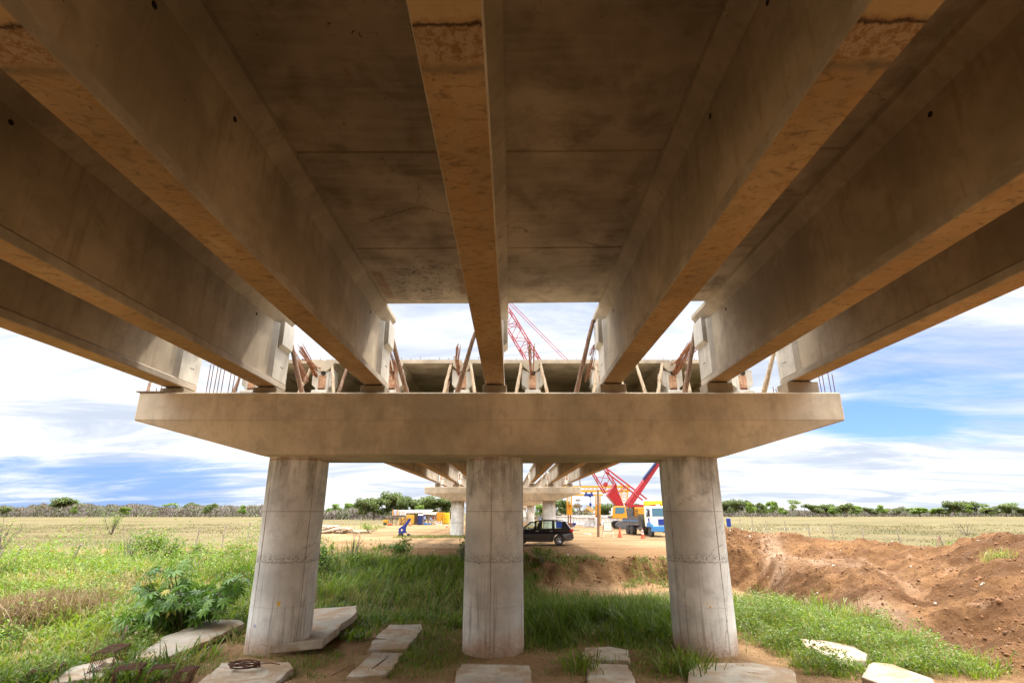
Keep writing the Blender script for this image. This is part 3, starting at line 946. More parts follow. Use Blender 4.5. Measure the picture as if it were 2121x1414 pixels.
# deck of the second span: one long soffit slab per bay, its near edge with starter bars
for i in range(FAR_N - 1):
    y0, y1 = 14.50, 48.5
    x0 = FAR_X0 + FAR_SP * i + 0.03; x1 = x0 + FAR_SP - 0.06
    za = FAR_Z0 + 1.274; zb = za + (y1 - y0) * math.tan(tilt) + 0.0
    dxx = DRIFT * (y1 - y0)
    m = MB()
    m.loft([[(x0, y0, za), (x1, y0, za), (x1, y0, za + 0.10), (x0, y0, za + 0.10)],
            [(x0 + dxx, y1, zb), (x1 + dxx, y1, zb), (x1 + dxx, y1, zb + 0.10), (x0 + dxx, y1, zb + 0.10)]])
    nth = ['leftmost', 'second from the left', 'third from the left', 'middle', 'third from the right', 'second from the right', 'rightmost'][i]
    o = tag(m.build('deck_slab', M_slab), f'shaded soffit slab beyond the near pier, {nth} bay between shallow girders', 'deck slab', 'soffit slabs of the second span')
    s = MB()
    for k in range(7):
        bx = x0 + (x1 - x0) * (k + 0.5) / 7
        s.tube((bx, y0 + 0.15, za + 0.08), (bx + rng.uniform(-.01, .02), y0 + 0.15 + rng.uniform(-.02, .02), za + 0.10 + rng.uniform(0.06, 0.14)), 0.006, n=5)
    s.build('starter_bars', M_rustdark, o)

# ------------------------------------------------------------------ wooden props on the caps
def prop(pt, db, pb, dt, mat, r, label, base=CAP_TOP):
    top = P(pt[0], pt[1], dt)
    b = P(pb[0], pb[1], db); b.z = base - 0.01
    n = 9
    k = Vector((rng.uniform(-.05, .05), rng.uniform(-.05, .05), 0)) * (top - b).length * 0.28
    pts, rs = [], []
    for i in range(n):
        f = i / (n - 1)
        pts.append(b.lerp(top, f) + k * math.sin(math.pi * f) * f + Vector((rng.normal(0, .004), rng.normal(0, .004), 0)))
        rs.append(r * (1.12 - 0.28 * f) * rng.uniform(0.94, 1.07))
    o = MB().path(pts, rs, 10).build('wooden_prop', mat, None, smooth=True, auto=50)
    return tag(o, label, 'wooden prop', 'wooden props on the pier caps')
near_props = [((596, 672), (631, 813), M_bark, 'crooked brown wooden prop at the far end of the second girder from the left'),
              ((805, 668), (848, 813), M_bark, 'brown wooden prop leaning right of the girder end left of centre'),
              ((985, 688), (943, 813), M_bark, 'dark wooden prop leaning against the left face of the central girder'),
              ((1229, 662), (1189, 813), M_bark, 'thick dark wooden prop left of the girder end right of centre'),
              ((1444, 657), (1414, 813), M_bark, 'dark crooked prop left of the second girder end from the right'),
              ((1606, 722), (1575, 814), M_barkpale, 'pale wooden prop left of the rightmost girder end')]
for (a, b_, mt, lb) in near_props:
    prop(a, 13.05, b_, 12.62 if a[0] != 1606 else 12.9, mt, 0.058, lb)
far_props = [((717, 764), (693, 813), M_bark, 'dark brown split prop under the girder left of centre'),
             ((688, 759), (695, 813), M_barkpale, 'speckled pale prop right of the leftmost rusty strand end'),
             ((643, 764), (608, 813), M_barkpale, 'pale slanted prop behind the bundle of bent strands at left'),
             ((934, 755), (914, 813), M_barkpale, 'pale prop left of the girder end with thin upright strands'),
             ((929, 790), (921, 813), M_bark, 'short brown prop beside a pale one left of the central girder'),
             ((974, 754), (988, 813), M_barkpale, 'pale prop just left of the central girder, leaning left'),
             ((1080, 752), (1062, 813), M_barkpale, 'pale forked prop left of the central rusty strand end'),
             ((1119, 752), (1141, 813), M_barkpale, 'pale thin prop right of the central rusty strand end'),
             ((1316, 750), (1344, 813), M_barkpale, 'kinked pale prop in the bay right of the girder right of centre'),
             ((1286, 783), (1304, 813), M_barkpale, 'short pale prop at the bearing block right of centre'),
             ((1371, 752), (1354, 813), M_barkpale, 'pale prop left of the splayed strand bundle'),
             ((1366, 775), (1361, 813), M_barkpale, 'thin pale prop in front of another left of the splayed strands'),
             ((1236, 750), (1224, 813), M_barkpale, 'speckled pale prop behind the thick dark prop'),
             ((819, 757), (832, 813), M_bark, 'reddish prop behind the prop at the girder end left of centre'),
             ((1420, 770), (1433, 813), M_barkpale, 'short prop behind the dark crooked prop at right'),
             ((312, 788), (304, 813), M_bark, 'short brown prop at the left end of the cap'),
             ((498, 778), (476, 813), M_bark, 'short brown prop between the two leftmost girder ends')]
for (a, b_, mt, lb) in far_props:
    prop(a, 14.15, b_, 14.45, mt, 0.047, lb)
for k, (xa, xb) in enumerate([(923, 908), (951, 938), (1126, 1118), (1129, 1139), (1143, 1133), (1172, 1163), (1104, 1094), (1199, 1202)]):
    prop((xa, 972 + 3 * (k % 3)), 57.6, (xb, 1009), 58.2, M_bark if k % 2 else M_barkpale, 0.06,
         ['thin prop on the second cap near its left end', 'thin prop on the second cap left of the central pillar', 'slanted prop on the second cap between two girder ends',
          'prop crossing another on the second cap', 'pale prop on the second cap beside a crossing pair', 'prop on the second cap left of its last girder',
          'slanted prop on the second cap just right of the central pillar', 'last prop at the right tip of the second cap'][k], CAP_TOP - 0.08)
m = MB(); m.tube((6.95, 14.2, CAP_TOP + 0.05), (7.4, 13.6, CAP_TOP + 0.055), 0.05, 0.045, 10)
tag(m.build('short_log', M_barkpale), 'short pale log lying on the right end of the near cap', 'log')
# ------------------------------------------------------------------ ground
FIELD = 0.62
RA = np.array([0.30, 0.36, 0.40, 0.46, 0.54, 0.63, 0.705, 0.755, 0.83, 0.90, 1.10, 1.5, 2.2])
TOE = np.array([29.0, 27.5, 25.2, 22.2, 17.8, 14.6, 12.4, 11.4, 10.4, 9.8, 8.6, 7.0, 5.5])
RID = np.array([31.5, 31.0, 31.0, 30.0, 29.0, 27.0, 25.0, 24.0, 22.0, 20.0, 17.0, 13.0, 10.0])
RSL = np.array([-0.05, -0.026, -0.027, -0.038, -0.047, -0.047, -0.062, -0.062, -0.044, -0.042, -0.035, -0.02, -0.02])

def mound_w(x, y):
    """0 outside, 0..1 from the toe of the dug earth to its ridge, and the ridge height"""
    a = x / np.maximum(y, 1.0)
    tt, rr, sl = np.interp(a, RA, TOE), np.interp(a, RA, RID), np.interp(a, RA, RSL)
    zr = CZ + sl * rr
    f = (y - tt) / np.maximum(rr - tt, 0.5)
    return f, zr, sstep(0.315, 0.375, a)

def H(x, y):
    x = np.asarray(x, float); y = np.asarray(y, float)
    # pad at 0, ditch, then bank up to the field
    bank_c = 29.4 + 0.9 * (fbm(x, y * 0.3, 2.2, 3) - 0.5) * 2
    left = sstep(1.5, -2.5, x)
    floor = -0.42 * sstep(15.5, 21.0, y)
    b0 = bank_c - 0.9 - 5.5 * left
    b1 = bank_c + 0.7 + 0.5 * left
    f = sstep(0, 1, (y - b0) / (b1 - b0))
    h = floor * (1 - f) + FIELD * f
    # the far left rises gently to the field
    fl = sstep(-7.5, -11.5, x)
    hl = FIELD * sstep(11.0, 27.0, y)
    h = h * (1 - fl) + hl * fl
    # far right outside the mound: field
    # unseen embankment behind the viewer, raised to darken the deck overhead
    e = np.clip((8.5 - y) / 13.0, 0, 1.4)
    e = e + 2.6 * sstep(-1.0, -6.5, y) * 0.58
    h = h + e * 1.9 * sstep(34, 17, np.abs(x))
    # dug earth on the right
    fm, zr, wm = mound_w(x, y)
    up = np.clip(fm, 0, 1)
    a_ = x / np.maximum(y, 1.0)
    mid_ = sstep(0.42, 0.47, a_) * sstep(0.74, 0.66, a_)
    prof = mid_ * (0.66 * sstep(0.0, 0.42, up) + 0.34 * sstep(0.68, 1.0, up)) + (1 - mid_) * (0.5 * sstep(0.0, 0.5, up) + 0.5 * sstep(0.35, 1.0, up))
    prof = prof - 0.26 * np.exp(-((a_ - 0.70 + 0.05 * up) / 0.035) ** 2) * np.sin(np.pi * up)
    back = sstep(1.22, 1.0, fm) if False else sstep(0.0, 1.0, 1.0 - np.clip((fm - 1.0) / 0.35, 0, 1))
    hm = np.where(fm < 1.0, h + (zr - h) * prof, FIELD + (zr - FIELD) * back)
    act = wm * sstep(0.0, 0.06, fm)
    rough = (fbm(x, y, 2.6, 3) - 0.5) * 0.75 + (fbm(x + 40, y, 0.8, 3) - 0.5) * 0.58 + (fbm(x, y + 30, 0.33, 2) - 0.5) * (0.20 + 0.22 * sstep(0.48, 0.40, x / np.maximum(y, 1)))
    dirt_on = act * sstep(0.0, 0.12, fm) * sstep(1.40, 1.10, fm)
    h = h * (1 - act) + hm * act
    rdg = 1 - np.abs(fbm(x + 70, y + 11, 0.55, 3) - 0.5) * 4
    rough = rough + 0.10 * rdg * sstep(0.45, 0.6, fbm(x, y, 2.2, 2))
    h = h + dirt_on * rough
    # bucket-tooth grooves scraped down the slope
    gr = sstep(0.40, 0.44, x / np.maximum(y, 1)) * sstep(0.56, 0.52, x / np.maximum(y, 1)) * sstep(0.12, 0.2, fm) * sstep(0.62, 0.5, fm)
    h = h + gr * 0.09 * np.sin((x * 0.95 + y * 0.45) * 11.0) * sstep(0.40, 0.55, fbm(x, y, 2.0, 2)) 
    # broken face of the bank and small relief on the pad
    bankm = np.exp(-((y - bank_c) / 1.3) ** 2) * (1 - fl) * (1 - act) * sstep(-3, 1, x) * sstep(16, 12, x)
    h = h + bankm * ((fbm(x, y, 0.9, 4) - 0.5) * 0.9 + (fbm(x, y, 0.3, 3) - 0.5) * 0.3)
    near = sstep(33, 26, y)
    h = h + near * (fbm(x + 9, y, 1.3, 4) - 0.5) * 0.16
    padm = sstep(-8, -5, x) * sstep(9, 6, x) * sstep(17, 14, y) * sstep(9, 11, y)
    h = h + padm * (fbm(x, y + 70, 0.35, 3) - 0.5) * 0.07
    rut = sstep(30, 33, y) * sstep(90, 60, y) * sstep(24, 18, np.abs(x))
    h = h + rut * (fbm(x * 0.35, y + 5, 0.7, 3) - 0.5) * 0.10
    h = h + sstep(60, 200, np.hypot(x, y)) * (fbm(x, y, 90.0, 3) - 0.5) * 0.5
    return h
def h1(x, y): return float(H(np.array([x]), np.array([y]))[0])

def axis(lo_far, lo, hi, hi_far, st, g=1.09):
    a = list(np.arange(lo, hi + 1e-6, st))
    s, p = st, hi
    while p < hi_far:
        s *= g; p += s; a.append(p)
    s, p, pre = st, lo, []
    while p > lo_far:
        s *= g; p -= s; pre.append(p)
    return np.array(pre[::-1] + a)
gx = axis(-4200, -17, 21, 4200, 0.125)
gy = axis(-300, 9.5, 34, 5200, 0.125, 1.06)
XX, YY = np.meshgrid(gx, gy)
ZZ = H(XX, YY)
nx, ny = len(gx), len(gy)
verts = np.stack([XX.ravel(), YY.ravel(), ZZ.ravel()], 1)
idx = np.arange(nx * ny).reshape(ny, nx)
quads = np.stack([idx[:-1, :-1].ravel(), idx[:-1, 1:].ravel(), idx[1:, 1:].ravel(), idx[1:, :-1].ravel()], 1)
# cover: r = pale driven sand, g = dry field, b = dug red-brown earth, (none) = sandy soil of the pad
def covers(x, y):
    fm, zr, wm = mound_w(x, y)
    dug = wm * sstep(0.0, 0.10, fm) * sstep(1.5, 1.2, fm)
    n = fbm(x, y, 6.0, 3)
    wob = (n - 0.5) * 8
    road = sstep(30.0, 31.5, y) * sstep(118, 100, y + wob) * sstep(-0.335 * y - 2, -0.335 * y + 1.5, x + wob * 0.5) * sstep(0.35 * y + 1, 0.35 * y - 2, x + wob * 0.4)
    road = np.maximum(road, sstep(70, 90, y) * sstep(170, 130, y) * sstep(-16 - 0.1 * y, -10 - 0.1 * y, x + wob) * sstep(34, 28, x))
    # track leaving to the left through the field
    tr = np.exp(-((y - 38.0 - 0.10 * (x + 10) - wob * 0.3) / 2.6) ** 2) * sstep(-8, -14, x) * sstep(-75, -50, x)
    road = np.maximum(road, tr * sstep(0.35, 0.6, fbm(x, y, 4.0, 3) + 0.15))
    field = sstep(27.0, 33.0, y + np.where(x < -8, 6, 0)) * (1 - road)
    field = np.maximum(field, sstep(24, 34, np.abs(x)) * (1 - road))
    field = field * (1 - dug)
    dug = np.maximum(dug, np.exp(-((y - 29.6) / 1.5) ** 2) * sstep(-4, 0, x) * sstep(16, 12, x) * 0.75)
    return road * (1 - dug), field, dug
c_r, c_g, c_b = covers(XX, YY)
fm_, _z, wm_ = mound_w(XX, YY); aa_ = XX / np.maximum(YY, 1.0)
pale = np.exp(-((aa_ - 0.66) / 0.085) ** 2 - ((fm_ - 0.10) / 0.085) ** 2) * 1.1 + 0.75 * sstep(0.44, 0.47, aa_) * sstep(0.72, 0.66, aa_) * np.exp(-((fm_ - 0.55) / 0.13) ** 2) + 0.8 * np.exp(-((aa_ - 0.455) / 0.02) ** 2) * sstep(0.1, 0.3, fm_) * sstep(1.0, 0.8, fm_)
pale = np.clip(pale * sstep(0.30, 0.62, fbm(XX, YY, 0.9, 4) + 0.12), 0, 1)
tint = np.stack([c_r.ravel(), c_g.ravel(), c_b.ravel(), 1.0 - pale.ravel()], 1)

m, t, b = new_mat('ground_earth')
p = t.pos()
at = t.node('ShaderNodeAttribute', attribute_name='tint')
r_, g_, b_ = t.sep(at.outputs['Vector'])
na = t.noise(p, 0.6, 6.0, 0.65, 0.3); nb = t.noise(p, 4.0, 6.0, 0.7); nc = t.noise(p, 26.0, 4.0, 0.7)
nd_ = t.noise(p, 0.05, 5.0, 0.6); ne = t.noise(t.vmath('MULTIPLY', p, (0.11, 0.24, 1.0)), 1.0, 6.0, 0.65, 0.5)
soil = t.mix(t.ramp(na, 0.35, 0.65), (0.24, 0.135, 0.062), (0.38, 0.238, 0.118))
soil = t.mix(t.math('MULTIPLY', t.ramp(nb, 0.5, 0.7), 0.55), soil, (0.19, 0.105, 0.050))
soil = t.mix(t.math('MULTIPLY', t.ramp(nc, 0.6, 0.72), 0.6), soil, (0.10, 0.060, 0.030))
sand = t.mix(t.ramp(ne, 0.36, 0.62), (0.175, 0.096, 0.040), (0.285, 0.185, 0.092))
yb_ = t.sep(p)[1]
sand = t.mix(t.math('MULTIPLY', t.ramp(t.math('ADD', yb_, t.math('MULTIPLY', na, 14.0)), 40.0, 52.0, 1.0, 0.0), 0.6), sand, (0.20, 0.10, 0.038))
sand = t.mix(t.math('MULTIPLY', t.ramp(nb, 0.52, 0.75), 0.35), sand, (0.19, 0.10, 0.045))
fld = t.mix(t.ramp(nd_, 0.38, 0.62), (0.112, 0.088, 0.036), (0.162, 0.126, 0.057))
fld = t.mix(t.math('MULTIPLY', t.ramp(ne, 0.50, 0.68), 0.65), fld, (0.098, 0.102, 0.034))
fld = t.mix(t.math('MULTIPLY', t.ramp(t.noise(p, 0.16, 6.0, 0.7), 0.58, 0.66), 0.65), fld, (0.23, 0.165, 0.095))
fld = t.mix(t.math('MULTIPLY', t.ramp(t.noise(p, 1.1, 6.0, 0.75), 0.46, 0.64), 0.6), fld, (0.080, 0.064, 0.030))
dug = t.mix(t.ramp(na, 0.35, 0.65), (0.135, 0.062, 0.024), (0.265, 0.135, 0.055))
dug = t.mix(t.math('MULTIPLY', t.ramp(nb, 0.50, 0.68), 0.65), dug, (0.105, 0.038, 0.012))
dug = t.mix(t.math('MULTIPLY', t.ramp(t.noise(p, 0.9, 5.0, 0.6, 0.6), 0.60, 0.70), 0.7), dug, (0.36, 0.215, 0.125))
dug = t.mix(t.math('MULTIPLY', t.math('SUBTRACT', 1.0, at.outputs['Alpha']), t.ramp(nb, 0.30, 0.62, 0.45, 1.0)), dug, (0.40, 0.262, 0.165))
dug = t.mix(t.math('MULTIPLY', t.ramp(t.noise(p, 0.33, 7.0, 0.7, 0.5), 0.47, 0.60), 0.7), dug, (0.105, 0.048, 0.019))
c = t.mix(r_, soil, sand); c = t.mix(g_, c, fld); c = t.mix(b_, c, dug)
t.l.new(c, b.inputs['Base Color'])
b.inputs['Roughness'].default_value = 0.95
b.inputs['Specular IOR Level'].default_value = 0.1
hh = t.math('ADD', t.math('MULTIPLY', nb, 1.0), t.math('MULTIPLY', nc, 0.35))
hh = t.math('ADD', hh, t.math('MULTIPLY', t.noise(p, 1.6, 8.0, 0.75, 0.4), t.math('MULTIPLY', b_, 2.0)))
bump(t, b, hh, 1.0, 0.12)
M_ground = m
o = np_mesh('ground', verts, [quads], M_ground, tint, smooth=True)
tag(o, kind='structure')

# clods and stones loose on the dug earth and the bank
def ico_pts():
    bm = bmesh.new(); bmesh.ops.create_icosphere(bm, subdivisions=1, radius=1.0)
    v = np.array([q.co[:] for q in bm.verts]); f = np.array([[q.index for q in fc.verts] for fc in bm.faces]); bm.free()
    return v, f
ICO_V, ICO_F = ico_pts()
def scatter_stones(name, n, sample, smin, smax, mat):
    V, F = [], []
    k = 0
    while k < n:
        x, y = sample()
        if x is None: continue
        s = smin * (smax / smin) ** (rng.random() ** 2.2)
        q = ICO_V * (s * rng.uniform(0.45, 1.2, (1, 3))) * rng.uniform(0.6, 1.3, (len(ICO_V), 1))
        a = rng.uniform(0, 6.28); ca, sa = math.cos(a), math.sin(a)
        q = q @ np.array([[ca, -sa, 0], [sa, ca, 0], [0, 0, 1]])
        V.append(q + np.array([x, y, h1(x, y) + s * 0.15])); F.append(ICO_F + len(ICO_V) * k)
        k += 1
    o = np_mesh(name, np.concatenate(V), [np.concatenate(F)], mat)
    return tag(o, kind='stuff')
def samp_dug():
    a = rng.uniform(0.36, 1.0); f = rng.uniform(0.06, 1.08)
    tt, rr = np.interp(a, RA, TOE), np.interp(a, RA, RID)
    y = tt + (rr - tt) * f
    return a * y, y
M_clod = plain('earth_clod', (0.20, 0.094, 0.036), 0.95, 0, 0.45, 2.5)
scatter_stones('soil_clods', 6000, samp_dug, 0.010, 0.055, M_clod)
scatter_stones('earth_lumps', 90, samp_dug, 0.04, 0.10, M_clod)
def samp_pale():
    if rng.random() < 0.55: return samp_dug()
    return rng.uniform(-14, 14), rng.uniform(29, 48)
scatter_stones('pale_pebbles', 150, samp_pale, 0.015, 0.075, M_whitestone)
def samp_bank():
    return rng.uniform(0.5, 12.5), rng.uniform(27.8, 31.0)
scatter_stones('bank_clods', 900, samp_bank, 0.02, 0.10, M_clod)

# ------------------------------------------------------------------ broken slabs lying about the pad
def ground_slab(pts, z, th, label, tiltv=(0, 0), mat=None):
    """pts: photo corners of the top face at height z"""
    z = z - 0.025
    q = [PG(a, b_, z) for a, b_ in pts]
    cen = sum(q, Vector()) / len(q)
    ring = []
    for i in range(len(q)):
        a, b2 = q[i], q[(i + 1) % len(q)]
        n = max(2, int((b2 - a).length / 0.22))
        for j in range(n):
            pnt = a.lerp(b2, j / n)
            nrm = Vector(((b2 - a).y, -(b2 - a).x, 0)).normalized()
            ring.append(pnt + nrm * (rng.normal(0, 0.016 if j else 0.006) + 0.05 * (vnoise(np.array(pnt.x * 2.1), np.array(pnt.y * 2.1)) - 0.5)))
    top = [Vector((v.x, v.y, z + (v.x - cen.x) * tiltv[0] + (v.y - cen.y) * tiltv[1])) for v in ring]
    bot = [Vector((cen.x + (v.x - cen.x) * 1.01, cen.y + (v.y - cen.y) * 1.01, v.z - th)) for v in top]
    o = MB().loft([bot, top]).build('concrete_slab', mat or M_gslab, None, bevel=0.012)
    return tag(o, label, 'concrete slab', 'broken concrete slabs on the ground')
ground_slab([(268, 1362), (352, 1352), (420, 1328), (505, 1293), (498, 1287), (425, 1287), (338, 1318)], 0.20, 0.12, 'long pale slab running beside the leafy green plant on the left', (0.0, 0.03))
ground_slab([(100, 1413), (210, 1400), (262, 1372), (240, 1358), (150, 1380)], 0.12, 0.12, 'pale slab under the rusty rebar cages in the corner')
ground_slab([(560, 1330), (668, 1322), (742, 1268), (738, 1257), (640, 1262), (575, 1285)], 0.32, 0.16, 'thick tilted slab jutting out behind the left pillar', (0.02, 0.02))
ground_slab([(763, 1345), (842, 1342), (876, 1301), (872, 1292), (806, 1293), (775, 1322)], 0.10, 0.12, 'narrow earth-dusted slab between the left and central pillars')
ground_slab([(718, 1400), (800, 1396), (838, 1350), (770, 1350)], 0.07, 0.10, 'half-buried slab in front of the narrow dusty slab')
ground_slab([(380, 1440), (545, 1440), (608, 1382), (600, 1370), (462, 1371)], 0.11, 0.12, 'flat slab in front of the left pillar carrying a rusty rebar coil')
ground_slab([(936, 1440), (1106, 1440), (1096, 1376), (954, 1374)], 0.10, 0.12, 'square sandy slab in front of the central pillar')
ground_slab([(1206, 1362), (1304, 1367), (1300, 1345), (1264, 1338), (1214, 1340)], 0.10, 0.10, 'sandy slab with a damp patch right of the central pillar')
ground_slab([(1222, 1430), (1322, 1430), (1300, 1375), (1214, 1373)], 0.09, 0.10, 'slab edge in the grass midway between central and right pillars')
ground_slab([(1420, 1440), (1668, 1440), (1640, 1385), (1560, 1372), (1430, 1372)], 0.10, 0.12, 'wide flat slab in front of the right pillar')
ground_slab([(1652, 1322), (1680, 1345), (1740, 1368), (1794, 1366), (1798, 1352), (1768, 1336), (1700, 1324)], 0.16, 0.10, 'rounded pale slab in the grass right of the right pillar', (-0.02, 0.0))
ground_slab([(1786, 1400), (1822, 1414), (1935, 1420), (1932, 1404), (1850, 1374), (1806, 1370)], 0.16, 0.14, 'pale slab in the lower right corner near the dug earth')

# rebar: a coil on the slab and square stirrup cages in the corner
m = MB()
c0 = PG(506, 1381, 0.13)
for k in range(7):
    pts = []
    for j in range(17):
        a = 2 * math.pi * j / 16
        pts.append(c0 + Vector((math.cos(a) * (0.27 + rng.normal(0, .02)), math.sin(a) * (0.16 + rng.normal(0, .02)), 0.012 + 0.012 * k + rng.normal(0, .006))))
    m.path(pts, 0.008, 5)
m.path([c0 + Vector((0.1, -0.05, 0.05)), c0 + Vector((0.45, 0.06, 0.06)), c0 + Vector((0.62, 0.12, 0.02))], 0.008, 5)
tag(m.build('rebar_coil', M_rustdark), 'small rusty rebar coil lying on the slab by the left pillar', 'rebar')
def cage(cx_, cy_, rz, ln, wd, ht, n, label, z=None, tilt_=0.0):
    t_ = thing('rebar_cage', label, 'rebar cage', (0, 0, 0), 0, 'rusty rebar cages in the corner')
    m_ = MB()
    for i in range(n):
        y_ = -ln / 2 + ln * i / (n - 1) + rng.normal(0, 0.01)
        sk = tilt_ + rng.normal(0, .02)
        pts = [Vector((-wd / 2, y_, 0.02)), Vector((wd / 2, y_, 0.02)), Vector((wd / 2 + sk * ht, y_ + sk * 0.3, ht)), Vector((-wd / 2 + sk * ht, y_ + sk * 0.3, ht))]
        for a in range(4):
            m_.tube(pts[a], pts[(a + 1) % 4], 0.0075, n=5)
    m_.build('stirrups', M_rustdark, t_)
    l_ = MB()
    for sx in (-1, 1):
        for hz_ in (0.03, ht - 0.01):
            l_.tube((sx * (wd / 2 - 0.012) + (tilt_ * ht if hz_ > 0.1 else 0), -ln / 2 - 0.15, hz_), (sx * (wd / 2 - 0.012) + (tilt_ * ht if hz_ > 0.1 else 0), ln / 2 + 0.12, hz_), 0.010, n=6)
    l_.build('long_bars', M_rustdark, t_)
    t_.scale = (0.86, 0.86, 0.80)
    t_.location = (cx_, cy_, (h1(cx_, cy_) if z is None else z) - 0.06); t_.rotation_euler = (0, 0, rz)
    return t_
q = PG(85, 1400, 0.12); cage(q.x, q.y + .15, R(24), 0.65, 0.46, 0.34, 6, 'rusty rebar cage of few hoops, half hidden in the grass at far left', 0.02, -0.1)
q = PG(212, 1384, 0.12); cage(q.x, q.y + .1, R(14), 0.8, 0.40, 0.42, 11, 'tallest rusty rebar cage lying across the corner slab', 0.16, 0.12)
q = PG(262, 1404, 0.1); cage(q.x, q.y, R(20), 0.55, 0.46, 0.30, 9, 'low rusty rebar cage with dense square hoops, middle of the heap', 0.1, 0.1)
q = PG(328, 1400, 0.1); cage(q.x, q.y, R(24), 0.45, 0.42, 0.28, 8, 'rusty rebar cage right of the dense middle one', 0.08, 0.2)
q = PG(374, 1404, 0.1); cage(q.x, q.y, R(5), 0.42, 0.26, 0.30, 9, 'small tilted rusty rebar cage nearest the pad', 0.05, 0.3)
q = PG(234, 1352, 0.1); m = MB(); m.box((q.x, q.y + 0.2, 0.28), (0.05, 0.03, 0.62), (0.05, 0.18, 0.3)); tag(m.build('wooden_stake', M_post), 'grey wooden stake in the grass behind the rebar cages', 'stake')
# sticks and boards on the pad and the bank
for (a, b_, lb, r0) in [((752, 1321), (806, 1322), 'dark branch across the edge of the narrow dusty slab', 0.02),
                        ((690, 1390), (735, 1372), 'bent dry stick on bare soil by the left pillar', 0.012),
                        ((770, 1378), (806, 1352), 'dry stick lying in front of the half-buried slab', 0.014),
                        ((830, 1355), (858, 1366), 'dark stick end in the grass beside the half-buried slab', 0.014)]:
    p0, p1 = PG(*a, 0.10), PG(*b_, 0.09)
    p0.z = h1(p0.x, p0.y) + 0.05; p1.z = h1(p1.x, p1.y) + 0.06
    tag(MB().path([p0, p0.lerp(p1, 0.4) + Vector((0.02, 0.03, 0.015)), p1], [r0, r0 * 0.9, r0 * 0.6], 7).build('dry_stick', M_bark), lb, 'stick', 'sticks on the pad')
for (a, da, b_, db, lb) in [((1174, 1234), 27.2, (1189, 1212), 28.4, 'pale board leaning at the foot of the bank'), ((1166, 1230), 27.2, (1176, 1213), 28.3, 'thin grey board leaning left of a pale board at the bank')]:
    p0, p1 = P(*a, da), P(*b_, db)
    mm = MB(); ax = (p1 - p0); s_, t_ = frame_from(ax)
    ring = lambda c_: [c_ + s_ * 0.09 + t_ * 0.015, c_ - s_ * 0.09 + t_ * 0.015, c_ - s_ * 0.09 - t_ * 0.015, c_ + s_ * 0.09 - t_ * 0.015]
    mm.loft([ring(p0), ring(p1)])
    tag(mm.build('leaning_board', M_plank), lb, 'board', 'boards at the bank')
# ------------------------------------------------------------------ plants
def blades(name, x, y, hgt, wid, lean, tint, mat, kind='stuff', z=None, az=None):
    """curved tapering grass blades, three spans each"""
    n = len(x)
    z = H(x, y) - 0.02 if z is None else z
    az_ = rng.uniform(0, 2 * np.pi, n) if az is None else az
    lx, ly = np.cos(az_) * lean * hgt, np.sin(az_) * lean * hgt
    sx, sy = -np.sin(az_ + rng.normal(0, .5, n)), np.cos(az_)
    V = np.zeros((n, 7, 3))
    for k, (f, wf) in enumerate(((0.0, 0.8), (0.40, 1.0), (0.75, 0.7))):
        cx_, cy_ = x + lx * f ** 1.9, y + ly * f ** 1.9
        cz_ = z + hgt * f * (1 - 0.28 * lean * f)
        for s, j in ((-1, 0), (1, 1)):
            V[:, 2 * k + j, 0] = cx_ + s * sx * wid * wf * 0.5
            V[:, 2 * k + j, 1] = cy_ + s * sy * wid * wf * 0.5
            V[:, 2 * k + j, 2] = cz_
    droop = np.clip(1 - 0.42 * lean ** 1.5, 0.3, 1)
    V[:, 6, 0], V[:, 6, 1], V[:, 6, 2] = x + lx, y + ly, z + hgt * droop
    b_ = (np.arange(n) * 7)[:, None]
    q = np.concatenate([b_ + np.array([[0, 1, 3, 2]]), b_ + np.array([[2, 3, 5, 4]])])
    tr = b_ + np.array([[4, 5, 6]])
    T = np.repeat(np.concatenate([tint, np.zeros((n, 1)), np.ones((n, 1))], 1), 7, axis=0)
    T[:, 2] = 0
    o = np_mesh(name, V.reshape(-1, 3), [q, tr], mat, T)
    if kind: tag(o, kind=kind)
    return o

def leaves(name, x, y, z, size, tint, mat, kind='stuff', nrm_up=0.6, parent=None, aspect=0.55):
    """pointed oval leaves: two triangles folded along the midrib"""
    n = len(x)
    nz = rng.normal(0, 1, (n, 3)); nz[:, 2] = np.abs(nz[:, 2]) + nrm_up * 2
    nz /= np.linalg.norm(nz, axis=1)[:, None]
    d_ = rng.normal(0, 1, (n, 3)); d_ -= nz * (d_ * nz).sum(1)[:, None]; d_ /= np.linalg.norm(d_, axis=1)[:, None]
    s_ = np.cross(nz, d_)
    c = np.stack([x, y, z], 1); sz = size[:, None]
    V = np.stack([c - d_ * sz * 0.5, c + s_ * sz * aspect * 0.5 + nz * sz * 0.10, c + d_ * sz * 0.5 - nz * sz * 0.12, c - s_ * sz * aspect * 0.5 + nz * sz * 0.10], 1)
    b_ = (np.arange(n) * 4)[:, None]
    f = np.concatenate([b_ + np.array([[0, 1, 2]]), b_ + np.array([[0, 2, 3]])])
    T = np.repeat(np.concatenate([tint, np.zeros((n, 1)), np.ones((n, 1))], 1), 4, axis=0)
    o = np_mesh(name, V.reshape(-1, 3), [f], mat, T, parent=parent)
    if kind: tag(o, kind=kind)
    return o

